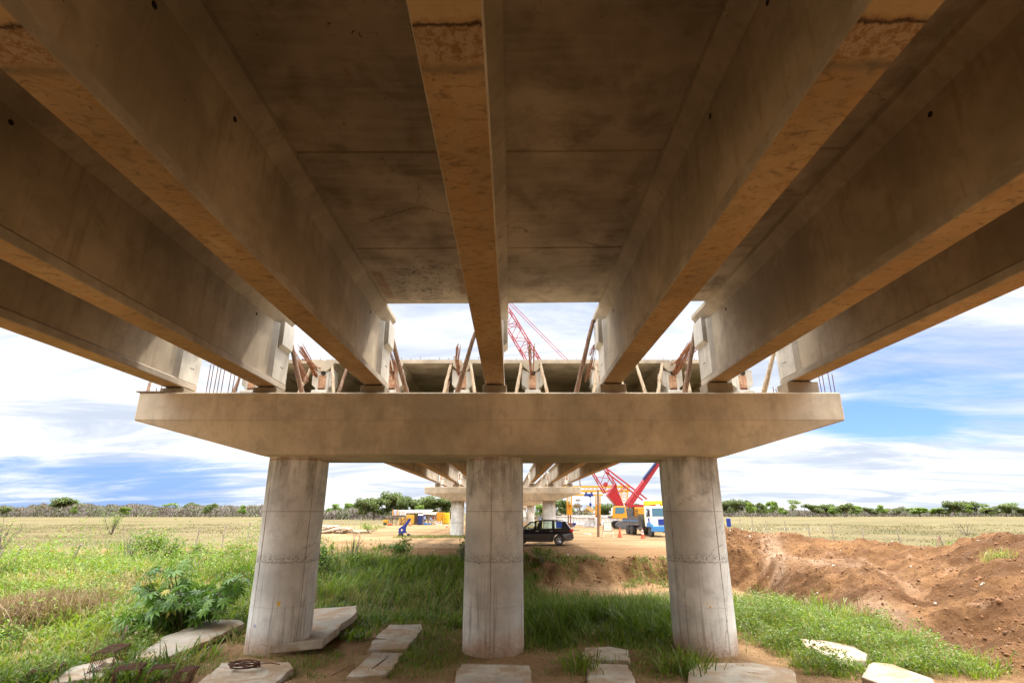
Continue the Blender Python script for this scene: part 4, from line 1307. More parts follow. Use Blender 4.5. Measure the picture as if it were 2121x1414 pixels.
def in_slabs(x, y):
    m_ = np.zeros(len(x), bool)
    for o in bpy.data.objects:
        if o.name.startswith('concrete_slab'):
            vs = np.array([v.co[:] for v in o.data.vertices]); vs = vs[vs[:, 2] > vs[:, 2].mean()]
            c = vs[:, :2].mean(0); a = np.arctan2(vs[:, 1] - c[1], vs[:, 0] - c[0]); rr = np.hypot(vs[:, 0] - c[0], vs[:, 1] - c[1])
            od = np.argsort(a)
            lim = np.interp(np.arctan2(y - c[1], x - c[0]), a[od], rr[od], period=2 * np.pi)
            m_ |= np.hypot(x - c[0], y - c[1]) < lim * 0.97
    for px_, _ in PIL_X:
        m_ |= np.hypot(x - px_, y - PIL_Y) < PIL_R + 0.02
    return m_

def green_density(x, y):
    """how grown over a spot is (0..1)"""
    a = x / np.maximum(y, 1)
    n = fbm(x, y, 1.6, 3)
    fm, zr, wm = mound_w(x, y)
    leftd = sstep(-6.1, -7.2, x - 0.30 * (y - 12.0) * -1 + (n - 0.5) * 1.6)
    ditch = sstep(15.6, 17.2, y + (n - 0.5) * 2.2) * sstep(31.0, 29.2, y)
    rightd = sstep(5.3, 6.0, x + (n - 0.5)) * sstep(11.0, 12.0, y)
    g = np.maximum(np.maximum(leftd * sstep(44, 27, y + (n - 0.5) * 10), ditch), rightd)
    pad = sstep(0.50, 0.60, fbm(x + 3, y, 1.1, 3)) * 0.55
    midp = np.exp(-((x + 2.0) / 0.75) ** 2) * sstep(16, 14, y) * 0.9 + np.exp(-((x - 1.0) / 0.55) ** 2) * 0.9 * sstep(12.8, 13.6, y + (n - .5)) + np.exp(-((x - 3.1) / 0.75) ** 2) * 0.8
    g = np.maximum(g, np.maximum(pad * 0.6, midp * (0.55 + n * 0.8)) * sstep(11, 11.8, y))
    # bare earth: dug mound, upper bank
    bare = wm * sstep(0.02, 0.10, fm + (n - 0.5) * 0.10)
    bankb = sstep(21.2, 23.2, y + (n - 0.5) * 2.5) * sstep(0.2, 1.6, x + (n - 0.5) * 2)
    return np.clip(g, 0, 1) * (1 - bare) * (1 - bankb)

def sample(n, x0, x1, y0, y1, dens, power=1.0):
    x = rng.uniform(x0, x1, n); y = y0 + (y1 - y0) * rng.random(n) ** power
    k = rng.random(n) < dens(x, y)
    x, y = x[k], y[k]
    k = ~in_slabs(x, y)
    return x[k], y[k]
def visible(x, y, mrg=1.06):
    return np.abs(x) < (0.97 * y + 1.5) * mrg

# --- tall grass filling the ditch behind the pillars
def clumped(n_cl, per, x0, x1, y0, y1, dens, rad, power=1.0):
    """tufts: blades gathered round their own centres, leaning outwards"""
    cx_ = rng.uniform(x0, x1, n_cl); cy_ = y0 + (y1 - y0) * rng.random(n_cl) ** power
    k = rng.random(n_cl) < dens(cx_, cy_); cx_, cy_ = cx_[k], cy_[k]
    vig = rng.uniform(0.45, 1.35, len(cx_)); hue = rng.normal(0, 0.20, len(cx_)); dead = rng.random(len(cx_)) < 0.08
    i = np.repeat(np.arange(len(cx_)), per)
    dx_, dy_ = rng.normal(0, rad, len(i)), rng.normal(0, rad, len(i))
    x, y = cx_[i] + dx_, cy_[i] + dy_
    az = np.arctan2(dy_, dx_) + rng.normal(0, 0.7, len(i))
    k = ~in_slabs(x, y)
    return x[k], y[k], az[k], vig[i][k], hue[i][k], dead[i][k]
dd = lambda x, y: green_density(x, y) * sstep(-9.5, -7.0, x) * visible(x, y)
x, y, az_, vig, hue, dead = clumped(7000, 18, -11, 12, 15.4, 31.0, dd, 0.10)
nn = fbm(x, y, 2.2, 3)
tall = sstep(19.0, 22.5, y) * sstep(30.0, 27.5, y)
hg = (0.17 + 0.14 * rng.random(len(x))) * (1 - tall) + tall * (0.42 + 0.70 * nn) * vig * rng.uniform(0.55, 1.2, len(x))
hg = np.minimum(hg, 1.25) * np.where(x > 0.8, 0.66, 1.0)
tn = np.stack([np.clip(rng.beta(2, 2.4, len(x)) * 0.85 + (nn - 0.5) * 0.7 + hue, 0, 1), np.clip(dead * 0.85 + (rng.random(len(x)) < 0.05) * 0.7, 0, 1)], 1)
blades('ditch_grass', x, y, hg, rng.uniform(0.014, 0.040, len(x)) * (0.7 + 0.5 * tall), rng.uniform(0.25, 1.15, len(x)), tn, M_grass, az=az_)
ddw = lambda x, y: dd(x, y) * sstep(0.50, 0.58, fbm(x + 31, y, 1.5, 3))
x, y = sample(26000, -10, 7, 15.6, 30.5, ddw)
z = H(x, y) + rng.random(len(x)) * (0.15 + 0.6 * sstep(19, 23, y))
tn = np.stack([rng.beta(2, 2.4, len(x)), (rng.random(len(x)) < 0.08) * 0.8], 1)
leaves('ditch_weeds', x, y, z, rng.uniform(0.04, 0.12, len(x)), tn, M_weed)
x, y = sample(2600, -10, 9, 17, 30.5, dd)
tn = np.stack([rng.random(len(x)), np.ones(len(x)) * rng.uniform(0.6, 1, len(x))], 1)
blades('dead_stalks', x, y, rng.uniform(0.5, 1.25, len(x)), rng.uniform(0.006, 0.014, len(x)), rng.uniform(0.05, 0.5, len(x)), tn, M_dead)
# --- right of the centre pillar: rank grass at the near edge of the ditch
dd = lambda x, y: green_density(x, y) * visible(x, y) * sstep(0.30, 0.45, fbm(x, y, 0.8, 2) + 0.08)
x, y = sample(26000, 0.3, 4.9, 13.6, 21.5, dd)
hg = rng.uniform(0.25, 0.62, len(x)) * sstep(13.0, 15.5, y) + 0.12
tn = np.stack([np.clip(rng.beta(2, 3, len(x)), 0, 1), (rng.random(len(x)) < 0.06) * 0.7], 1)
blades('rank_grass', x, y, hg, rng.uniform(0.012, 0.026, len(x)), rng.uniform(0.2, 1.0, len(x)), tn, M_grass)
# --- short grass on the pad and right strip
dd = lambda x, y: green_density(x, y) * visible(x, y) * 0.9 * np.where(x > 5.4, 0.35, 1.0)
x, y = sample(100000, -6.5, 11.5, 10.9, 16.5, dd)
hg = rng.uniform(0.05, 0.17, len(x)) + 0.16 * rng.random(len(x)) * sstep(0.5, 0.62, fbm(x, y, 0.7, 3)) + (x > 5) * rng.uniform(0.0, 0.22, len(x))
tn = np.stack([np.clip(rng.beta(2, 2, len(x)) + (x > 5) * 0.15, 0, 1), (rng.random(len(x)) < 0.12) * 0.8], 1)
blades('pad_grass', x, y, hg, rng.uniform(0.006, 0.016, len(x)), rng.uniform(0.2, 1.1, len(x)), tn, M_grass)
ds_ = lambda x, y: green_density(x, y) * visible(x, y) * sstep(0.36, 0.50, fbm(x + 21, y, 1.0, 3))
x, y, az_, vig, hue, dead = clumped(4200, 15, 5.2, 12.5, 11.0, 28.0, ds_, 0.08)
n3 = fbm(x + 5, y + 80, 1.3, 3)
hg = rng.uniform(0.12, 0.42, len(x)) * vig * (0.6 + 0.9 * sstep(13, 18, y))
tn = np.stack([np.clip(rng.beta(2.4, 2, len(x)) * 0.8 + (n3 - 0.5) * 1.4 + 0.18 + hue * 0.6, 0, 1), np.clip(dead * 0.9 + (rng.random(len(x)) < 0.10) * 0.8, 0, 1)], 1)
blades('strip_grass', x, y, hg, rng.uniform(0.010, 0.026, len(x)), rng.uniform(0.25, 1.2, len(x)), tn, M_grass, az=az_)
x, y = sample(500, 5.2, 12.0, 11.5, 27.0, ds_)
tn = np.stack([rng.random(len(x)), rng.uniform(0, 1, len(x))], 1)
blades('strip_stalks', x, y, rng.uniform(0.35, 0.85, len(x)), rng.uniform(0.006, 0.012, len(x)), rng.uniform(0.1, 0.7, len(x)), tn, M_dead)
# --- left: lush mixed growth
dl = lambda x, y: green_density(x, y) * sstep(-6.0, -7.5, x) * visible(x, y) * (1 - 0.93 * sstep(24, 31, y + (fbm(x, y, 3.0, 2) - 0.5) * 8))
x, y, az_, vig, hue, dead = clumped(24000, 14, -42, -5.6, 10.8, 40, dl, 0.11, 1.5)
nn = fbm(x, y, 2.6, 3); n2 = fbm(x + 60, y, 3.6, 3); n3 = fbm(x + 5, y + 80, 1.7, 3)
hg = (0.16 + 0.66 * rng.random(len(x)) * nn) * (0.80 + 0.6 * sstep(13, 21, y)) * vig
dry = np.clip(sstep(0.60, 0.68, n2) * 0.9 * (rng.random(len(x)) < 0.7) + dead * 0.9 + (rng.random(len(x)) < 0.07) * 0.8, 0, 1)
tn = np.stack([np.clip(rng.beta(2.2, 2.0, len(x)) * 0.8 + (n3 - 0.5) * 1.5 + 0.10 + hue * 0.6, 0, 1), dry], 1)
blades('meadow_grass', x, y, hg, rng.uniform(0.012, 0.034, len(x)) * (0.8 + y / 45), rng.uniform(0.25, 1.2, len(x)), tn, M_grass, az=az_)
wd_ = lambda x, y: dl(x, y) * sstep(0.46, 0.54, fbm(x + 11, y, 1.5, 3))
x, y = sample(150000, -40, -5.8, 10.8, 38, wd_, 1.5)
nn = fbm(x + 11, y, 1.5, 3); n3 = fbm(x + 5, y + 80, 1.1, 3)
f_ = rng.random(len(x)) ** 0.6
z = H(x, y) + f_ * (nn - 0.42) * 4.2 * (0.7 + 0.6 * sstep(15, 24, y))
tn = np.stack([np.clip(f_ * 0.55 + rng.beta(2, 2, len(x)) * 0.5 + (n3 - 0.5) * 1.3 - 0.10, 0, 1), (rng.random(len(x)) < 0.10) * rng.random(len(x))], 1)  # leaves darker low down: shade inside the growth put into their colour
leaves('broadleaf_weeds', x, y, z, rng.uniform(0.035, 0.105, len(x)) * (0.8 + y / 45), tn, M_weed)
x, y = sample(1300, -38, -7, 12, 36, dl, 1.5)
tn = np.stack([rng.random(len(x)), rng.uniform(0, 1, len(x))], 1)
blades('meadow_stalks', x, y, rng.uniform(0.5, 1.15, len(x)), rng.uniform(0.008, 0.016, len(x)), rng.uniform(0.05, 0.6, len(x)), tn, M_dead)
# fallen leaves, chips and bits of straw on the bare pad
x = rng.uniform(-7, 9, 5200); y = rng.uniform(10.9, 17, 5200); k = ~in_slabs(x, y) | (rng.random(5200) < 0.25); x, y = x[k], y[k]
tn = np.stack([rng.random(len(x)), np.zeros(len(x))], 1)
leaves('leaf_litter', x, y, H(x, y) + 0.012 + in_slabs(x, y) * 0.10, rng.uniform(0.012, 0.05, len(x)), tn, M_dead, nrm_up=2.5, aspect=0.35)
# --- creeping weeds along the toe of the dug earth and small weeds on the pad
dr = lambda x, y: green_density(x, y) * visible(x, y)
x, y = sample(110000, 5.0, 12.0, 10.9, 27, dr, 1.4)
nn = fbm(x + 5, y, 0.9, 3); k = nn > 0.44; x, y, nn = x[k], y[k], nn[k]
z = H(x, y) + rng.random(len(x)) ** 0.6 * (nn - 0.40) * 2.0
tn = np.stack([np.clip(rng.beta(2.6, 1.6, len(x)), 0, 1), (rng.random(len(x)) < 0.07) * 0.7], 1)
leaves('creeping_weeds', x, y, z, rng.uniform(0.03, 0.085, len(x)), tn, M_weed)
# --- dry tufts over the field
def dry_d(x, y):
    r0, g0_, b0 = covers(x, y)
    return g0_ * visible(x, y, 1.1) * sstep(0.42, 0.58, fbm(x, y, 5.0, 3))
x = rng.uniform(-110, 110, 90000); y = 30 + 85 * rng.random(90000) ** 1.6
k = rng.random(len(x)) < dry_d(x, y); x, y = x[k], y[k]
tn = np.stack([rng.random(len(x)), np.clip((fbm(x, y, 9.0, 3) > 0.55) * rng.random(len(x)), 0, 1)], 1)
blades('field_grass', x, y, rng.uniform(0.08, 0.34, len(x)), rng.uniform(0.02, 0.05, len(x)) * (0.6 + y / 60), rng.uniform(0.3, 1.2, len(x)), tn, M_drygrass)
# sparse dry stalks and green tufts on the bank
def bank_d(x, y): return sstep(0.50, 0.60, fbm(x, y, 1.4, 3)) * sstep(0.5, 2, x)
x = rng.uniform(0.3, 9, 9000); y = rng.uniform(27.2, 30.6, 9000); k = rng.random(9000) < bank_d(x, y); x, y = x[k], y[k]
tn = np.stack([rng.random(len(x)) * 0.8, (rng.random(len(x)) < 0.45) * 0.9], 1)
blades('bank_grass', x, y, rng.uniform(0.08, 0.35, len(x)), rng.uniform(0.012, 0.03, len(x)), rng.uniform(0.3, 1.2, len(x)), tn, M_grass)
# grass strip at the foot of the second pier
x = rng.uniform(-11.5, -4.5, 2600); y = 56.5 + rng.normal(0, 1.1, 2600)
tn = np.stack([rng.random(2600) * 0.6, rng.random(2600)], 1)
blades('verge_grass', x, y, rng.uniform(0.08, 0.30, 2600), rng.uniform(0.03, 0.05, 2600), rng.uniform(0.3, 1.0, 2600), tn, M_grass)

# --- the big palmate-leaved plant
def palmate(c, d_, n_, size, lobes=8):
    d_ = d_.normalized(); n_ = (n_ - d_ * n_.dot(d_)).normalized(); s_ = n_.cross(d_)
    vs = [c]; fs = []
    for k in range(lobes):
        a = R(-150 + 300 * k / (lobes - 1))
        ln = size * (0.62 + 0.38 * math.cos(a * 0.55))
        u = d_ * math.cos(a) + s_ * math.sin(a); w_ = -d_ * math.sin(a) + s_ * math.cos(a)
        b_ = len(vs)
        vs += [c + u * ln * 0.5 + w_ * ln * 0.15 + n_ * ln * 0.03, c + u * ln - n_ * ln * 0.26, c + u * ln * 0.5 - w_ * ln * 0.15 + n_ * ln * 0.03, c + u * ln * 0.52 - n_ * ln * 0.03]
        fs += [(0, b_, b_ + 3), (b_, b_ + 1, b_ + 3), (b_ + 1, b_ + 2, b_ + 3), (b_ + 2, 0, b_ + 3)]
    return vs, fs
def castor(label, base, wid, hgt, n_st, n_lf, size):
    t_ = thing('castor_plant', label, 'plant', base)
    st = MB(); V, F, T = [], [], []
    per = n_lf // n_st
    for k in range(n_st):
        a = 2 * math.pi * k / n_st + rng.uniform(-.4, .4)
        rd = wid * rng.uniform(0.25, 1.0)
        p0 = base + Vector((math.cos(a) * 0.15, math.sin(a) * 0.15, 0))
        p1 = base + Vector((math.cos(a) * rd * 0.45, math.sin(a) * rd * 0.4, hgt * rng.uniform(0.3, 0.45)))
        p2 = base + Vector((math.cos(a) * rd, math.sin(a) * rd * 0.7, hgt * rng.uniform(0.35, 1.0) * (1 - 0.30 * rd / wid)))
        st.path([p0, p1, p2], [0.028, 0.02, 0.009], 6)
        for j in range(per):
            f = rng.uniform(0.25, 1.0)
            q = p0.lerp(p1, f * 2) if f < 0.5 else p1.lerp(p2, f * 2 - 1)
            aa = rng.uniform(0, 6.28)
            pe = q + Vector((math.cos(aa), math.sin(aa), rng.uniform(-0.15, 0.5))) * rng.uniform(0.15, 0.38)
            st.path([q, q.lerp(pe, 0.6) + Vector((0, 0, 0.03)), pe], [0.006, 0.005, 0.004], 4)
            dr_ = Vector((pe.x - q.x, pe.y - q.y, -0.25 * rng.uniform(0.2, 1.6)))
            vs, fs = palmate(pe, dr_, Vector((rng.normal(0, .35), rng.normal(0, .35) - 0.25, 1)), size * rng.uniform(0.55, 1.1))
            b_ = len(V); V += [tuple(v - base) for v in vs]; F += [tuple(b_ + i for i in f_) for f_ in fs]
            tv = (rng.beta(2, 2.4), 1.0 if rng.random() < 0.015 else 0.0, 0, 1)
            T += [tv] * len(vs)
    st.build('stems', M_stem, t_)
    np_mesh('foliage', np.array(V), [np.array(F)], M_castor, np.array(T), parent=t_)
    return t_
q = PG(385, 1296, 0.18); q.z = h1(q.x, q.y)
castor('large bush of dark green star-shaped leaves beside the long slab', q, 1.85, 2.0, 20, 300, 0.27)
q = P(250, 1290, 14.6); q.z = h1(q.x, q.y)
castor('low sprawling offshoot of star-shaped leaves at the end of the long slab', Vector((q.x + 0.55, q.y, q.z)), 0.8, 0.8, 7, 56, 0.24)

def shrub(label, base, wid, hgt, n, lsize, mat=None, bare=0.3, dryf=0.05, name='shrub', group='shrubs at the edge of the field', flat=0.8):
    t_ = thing(name, label, 'shrub', base, 0, group)
    st = MB(); tips = []
    for k in range(11):
        a = rng.uniform(0, 6.28); rd = wid * rng.uniform(0.2, 1.0)
        p1 = base + Vector((math.cos(a) * rd * 0.5, math.sin(a) * rd * 0.5, hgt * rng.uniform(0.3, 0.6)))
        p2 = base + Vector((math.cos(a) * rd, math.sin(a) * rd * 0.8, hgt * rng.uniform(0.6, 1.0)))
        st.path([base + Vector((0, 0, -0.05)), p1, p2], [0.022 * hgt, 0.014 * hgt, 0.005 * hgt], 5)
        tips += [p1.lerp(p2, f) for f in (0.1, 0.35, 0.6, 0.85, 1.0)]
        for _ in range(2):
            e = p2 + Vector((rng.normal(0, .2), rng.normal(0, .2), rng.uniform(0, .25))) * hgt * bare
            st.path([p2, e], [0.005 * hgt, 0.003 * hgt], 4)
    st.build('stems', M_trunk, t_)
    if n:
        tp = np.array([v[:] for v in tips]); c = tp[rng.integers(0, len(tp), n)] + rng.normal(0, 1, (n, 3)) * np.array([wid * .17, wid * .17, hgt * .10])
        tn = np.stack([rng.beta(2, 2, n), (rng.random(n) < dryf) * 0.8], 1)
        c -= np.array(base[:])
        leaves('foliage', c[:, 0], c[:, 1], c[:, 2], rng.uniform(0.6, 1.3, n) * lsize, tn, mat or M_weed, None, 0.4, t_)
    return t_
def at_field(px_, D, name=None):
    q = P(px_, 1100, D); q.z = h1(q.x, q.y); return q
shrub('rounded green shrub standing above the meadow, largest left of the left pillar', at_field(322, 27), 0.95, 1.5, 900, 0.13)
shrub('thin-leaved shrub with bare twigs right of the rounded green shrub', at_field(360, 26), 0.75, 1.2, 520, 0.12, None, 0.6)
shrub('bare spindly bush left of the rounded green shrub', at_field(278, 28), 0.7, 1.5, 60, 0.09, None, 0.9)
shrub('small round bush beside the sandy patch', at_field(415, 30), 0.45, 0.75, 500, 0.08)
shrub('green bush beside the left pillar at the sandy edge', at_field(505, 28), 0.95, 0.8, 700, 0.09)
shrub('flat-topped lone bush out on the dry field', at_field(232, 62), 1.5, 2.2, 420, 0.16, None, 0.5)
shrub('leafless bush at the far left of the field', at_field(10, 34), 1.1, 2.0, 70, 0.10, None, 1.0)
shrub('dark leafy shrub at the top of the ditch left of centre', at_field(835, 29.6), 0.75, 1.0, 700, 0.13, M_castor)
shrub('green shrub hugging the right edge of the left pillar', at_field(672, 25.5), 0.5, 1.5, 620, 0.12, M_castor)
shrub('sprig of dark leaves at the left edge of the central pillar', at_field(957, 28.5), 0.32, 1.35, 160, 0.12, M_castor)
shrub('bare twiggy bush at the near edge of the sandy track', at_field(735, 30.5), 0.6, 1.2, 25, 0.08, None, 1.0)
shrub('green bush behind the logs', at_field(765, 66), 1.8, 1.1, 500, 0.18)
shrub('green shrub on the bank right of the central pillar', at_field(1122, 29.0), 0.7, 0.9, 520, 0.10)
shrub('tufted green shrub beyond the dug earth beside the braced post', at_field(2000, 31), 1.7, 0.8, 900, 0.10)
shrub('dry grey bush on the right-hand field', at_field(2000, 60), 1.5, 1.4, 0, 0.1, None, 0.9)
shrub('fallen bare branches lying right of the braced post', at_field(2085, 38), 1.6, 0.9, 0, 0.1, None, 1.2)

# --- a broad tussock at the right pillar's foot and the withered heap on the left
def tussock(label, base, n, hg_, rad, dryf, wid=0.02, mat=None):
    x_ = base[0] + rng.normal(0, rad, n); y_ = base[1] + rng.normal(0, rad, n)
    tn_ = np.stack([rng.beta(2.4, 2, n), (rng.random(n) < dryf) * rng.uniform(0.6, 1, n)], 1)
    o = blades('grass_tussock', x_, y_, rng.uniform(0.5, 1.1, n) * hg_, rng.uniform(0.6, 1.3, n) * wid, rng.uniform(0.2, 1.2, n), tn_, mat or M_grass, None)
    return tag(o, label, 'grass tussock', 'grass tussocks')
q = PG(1420, 1392, 0.0); tussock('arching broad-bladed grass tussock at the foot of the right pillar', q, 130, 0.60, 0.22, 0.05, 0.024)
q = PG(1205, 1395, 0.0); tussock('tall drooping tussock beside the sandy slab right of the central pillar', q, 110, 0.55, 0.16, 0.10)
q = PG(735, 1315, 0.1); tussock('low fern-like tuft at the tilted slab behind the left pillar', q, 160, 0.28, 0.20, 0.0, 0.03)
q = PG(75, 1270, 0.3); tussock('withered brown heap of grass in the left meadow', q, 5200, 0.80, 0.72, 0.3, 0.018, M_dead)
q = P(2070, 1175, 18.5); q.z = 0; tussock('clump of yellowing grass on top of the dug earth at right', q, 160, 0.45, 0.22, 0.6)

# ------------------------------------------------------------------ trees
def tree_proto(hgt, wid, n, mat, lsize, open_=0.0, dryf=0.1, seed=0, flat=0.6):
    t_ = thing('field_tree', 'x', 'tree', (0, 0, 0))
    rr_ = np.random.default_rng(seed)
    tr_ = MB(); th = hgt * 0.36
    tr_.path([(0, 0, -0.3), (0.1, 0, th * 0.6), (0.05, 0.1, th), (0, 0.1, hgt * 0.7)], [0.035 * hgt, 0.028 * hgt, 0.022 * hgt, 0.008 * hgt], 7)
    cl = []
    for k in range(15 if not open_ else 8):
        a = rr_.uniform(0, 6.28); rd = wid * 0.5 * rr_.uniform(0.15, 0.85)
        c = np.array([math.cos(a) * rd, math.sin(a) * rd, hgt * rr_.uniform(0.34 if not open_ else 0.5, 0.88) * (1 - 0.15 * rd / (wid * 0.5))])
        cl.append((c, rr_.uniform(0.14, 0.25) * wid))
        tr_.path([(0.05, 0.05, th * rr_.uniform(0.7, 1.1)), tuple(c * np.array([0.55, 0.55, 0.86])), tuple(c)], [0.014 * hgt, 0.010 * hgt, 0.004 * hgt], 5)
    tr_.build('trunk', M_trunk, t_)
    pts, tt_ = [], []
    for c, rad in cl:
        m_ = n // len(cl)
        v = rr_.normal(0, 1, (m_, 3)); v /= np.linalg.norm(v, axis=1)[:, None]
        v *= (rr_.random((m_, 1)) ** 0.4) * np.array([1, 1, flat]) * rad
        pts.append(c + v); tt_.append(np.stack([np.clip(rr_.beta(2, 2, m_) * 0.7 + rr_.uniform(-0.1, 0.3), 0, 1), (rr_.random(m_) < dryf) * rr_.random(m_)], 1))
    pts = np.concatenate(pts); tt_ = np.concatenate(tt_)
    leaves('crown', pts[:, 0], pts[:, 1], pts[:, 2], rr_.uniform(0.6, 1.3, len(pts)) * lsize, tt_, mat, None, 0.3, t_, 0.7)
    return t_
protos = {
    'dark': [tree_proto(10, 11, 3000, M_tree, 0.85, seed=s) for s in (1, 2, 3)],
    'fresh': [tree_proto(8, 8, 1700, M_treegreen, 0.75, seed=s) for s in (4, 5)],
    'thin': [tree_proto(10, 10, 620, M_treered, 0.55, 1.0, 0.4, 6, 0.28)],
    'flat': [tree_proto(10, 12, 900, M_treegreen, 0.65, 1.0, 0.3, 7, 0.30)],
}
used = set()
PROTO_H = {'dark': 10, 'fresh': 8, 'thin': 10, 'flat': 10}
PROTO_W = {'dark': 11, 'fresh': 8, 'thin': 10, 'flat': 12}
def put_tree(px_, top, wpx, D, kind, label, group):
    ps = protos[kind]; pr_ = ps[int(rng.integers(0, len(ps)))]
    b_ = P(px_, 1066, D); b_.z = h1(b_.x, b_.y) - 0.1
    hz_ = (P(px_, top, D).z - b_.z) / PROTO_H[kind] * rng.uniform(1.0, 1.32)
    wx = abs(P(px_ + wpx / 2, 1050, D).x - P(px_ - wpx / 2, 1050, D).x) / PROTO_W[kind] * rng.uniform(0.85, 1.2)
    if pr_.name not in used:
        used.add(pr_.name); o = pr_; o.location = b_; o.rotation_euler = (0, 0, rng.uniform(0, 6.28)); o.scale = (wx, wx, hz_)
    else:
        o = dup(pr_, b_, rng.uniform(0, 6.28), None, None, (wx, wx, hz_))
    o['label'] = label; o['group'] = group
    return o
LT = 'trees at the left horizon'
put_tree(128, 1031, 60, 330, 'dark', 'tallest broad tree in the scrub on the left horizon', LT)
put_tree(356, 1038, 36, 340, 'flat', 'flat-topped tree rising from the scrub between the broad tree and the left pillar', LT)
put_tree(392, 1043, 30, 350, 'dark', 'low dark crown right of the flat-topped tree', LT)
put_tree(434, 1044, 27, 270, 'dark', 'dark round lone tree left of the left pillar', LT)
put_tree(501, 1046, 18, 280, 'fresh', 'small lone tree nearest the left pillar', LT)
put_tree(256, 1050, 24, 280, 'fresh', 'squat green bush-like tree at the scrub edge', LT)
put_tree(152, 1049, 14, 300, 'fresh', 'small green tree below the tallest broad tree', LT)
put_tree(80, 1044, 26, 310, 'thin', 'brownish tree left of the tallest broad tree', LT)
put_tree(6, 1052, 24, 300, 'dark', 'dark tree cut off by the left picture edge', LT)
CT_ = 'trees behind the work yard'
for (a, b2, c_, d_, k_, l_) in [(775, 1023, 62, 190, 'dark', 'tallest dark tree behind the water tanks'), (812, 1025, 56, 195, 'dark', 'dark tree just right of the tallest one behind the tanks'),
        (752, 1034, 40, 185, 'dark', 'dark tree at the left end of the clump behind the tanks'), (838, 1034, 40, 190, 'dark', 'lower dark tree at the right end of the clump behind the tanks'),
        (892, 1027, 64, 185, 'dark', 'broad tree above the tin roof'), (925, 1034, 50, 188, 'dark', 'tree between the tin roof and the second pier'), (866, 1040, 44, 195, 'dark', 'dark tree in the gap above the tin roof'),
        (870, 1047, 22, 170, 'fresh', 'small bright green tree above the dark blue cabin'), (690, 1042, 30, 250, 'fresh', 'green tree right beside the left pillar'), (720, 1046, 24, 240, 'fresh', 'smaller green tree left of the dark clump'),
        (738, 1050, 16, 220, 'flat', 'olive tree at the foot of the dark clump'),
        (1120, 1046, 30, 190, 'fresh', 'green tree between the third and second piers'), (1162, 1036, 34, 190, 'dark', 'dark tree right of the second pier'), (1175, 1042, 30, 200, 'fresh', 'greener tree behind the yellow gantry leg'),
        (1202, 1028, 40, 170, 'thin', 'thin reddish tree with open layers behind the gantry'), (1218, 1042, 34, 175, 'thin', 'lower reddish tree behind the hanging hook'),
        (1252, 1040, 34, 180, 'dark', 'dark tree behind the wooden pole'), (1275, 1044, 28, 185, 'dark', 'dark tree left of the crane cab'), (1318, 1041, 32, 190, 'dark', 'dark tree behind the crane mast'), (1342, 1044, 26, 200, 'dark', 'dark tree above the truck bed')]:
    put_tree(a, b2, c_, d_, k_, l_, CT_)
RT = 'trees at the right horizon'
rt = [(1508, 1040, 28, 'dark', 'dark tree beside the right pillar'), (1530, 1036, 30, 'dark', 'taller dark tree second from the right pillar'), (1554, 1039, 28, 'dark', 'dark tree behind a fresh green one near the right pillar'),
      (1558, 1044, 24, 'fresh', 'fresh green tree nearest the right pillar'), (1577, 1041, 26, 'dark', 'dark tree between two fresh green ones'), (1584, 1046, 22, 'fresh', 'second fresh green tree from the right pillar'),
      (1603, 1043, 22, 'fresh', 'pale green tree left of the parasol-shaped tree'), (1643, 1037, 32, 'flat', 'parasol-shaped pale tree standing alone'), (1622, 1050, 22, 'fresh', 'low tree at the foot of the parasol-shaped tree'),
      (1684, 1046, 38, 'dark', 'dark wide tree right of the parasol-shaped tree'), (1714, 1044, 32, 'dark', 'dark tree left of a bright green one, mid horizon'), (1727, 1047, 24, 'fresh', 'bright green round tree in the middle of the right horizon'),
      (1752, 1044, 36, 'dark', 'tall dark tree right of the bright round one'), (1775, 1047, 30, 'fresh', 'green tree at the end of the dark row'), (1800, 1050, 30, 'dark', 'lower dark tree ending the row'),
      (1830, 1048, 28, 'fresh', 'green tree left of the gap in the horizon'), (1862, 1050, 26, 'dark', 'dark tree in the low stretch'), (1905, 1053, 40, 'fresh', 'low greyish tree in the low stretch'),
      (1945, 1051, 36, 'fresh', 'greyish tree left of the tall right group'), (1978, 1038, 44, 'dark', 'tallest tree of the right group'), (1995, 1046, 36, 'fresh', 'green tree in front of the tallest right one'),
      (2012, 1041, 38, 'dark', 'dark tree right of the tallest right one'), (2040, 1038, 20, 'flat', 'tree with a small high tuft in the right group'), (2052, 1047, 36, 'dark', 'dark tree under the high tuft'),
      (2085, 1045, 40, 'dark', 'broad dark tree near the right picture edge'), (2105, 1040, 34, 'flat', 'thin pale tree near the right picture edge'), (2116, 1049, 28, 'dark', 'tree cut off by the right picture edge')]
for (a, b2, c_, k_, l_) in rt:
    put_tree(a, b2, c_, 330 + rng.uniform(-15, 25), k_, l_, RT)

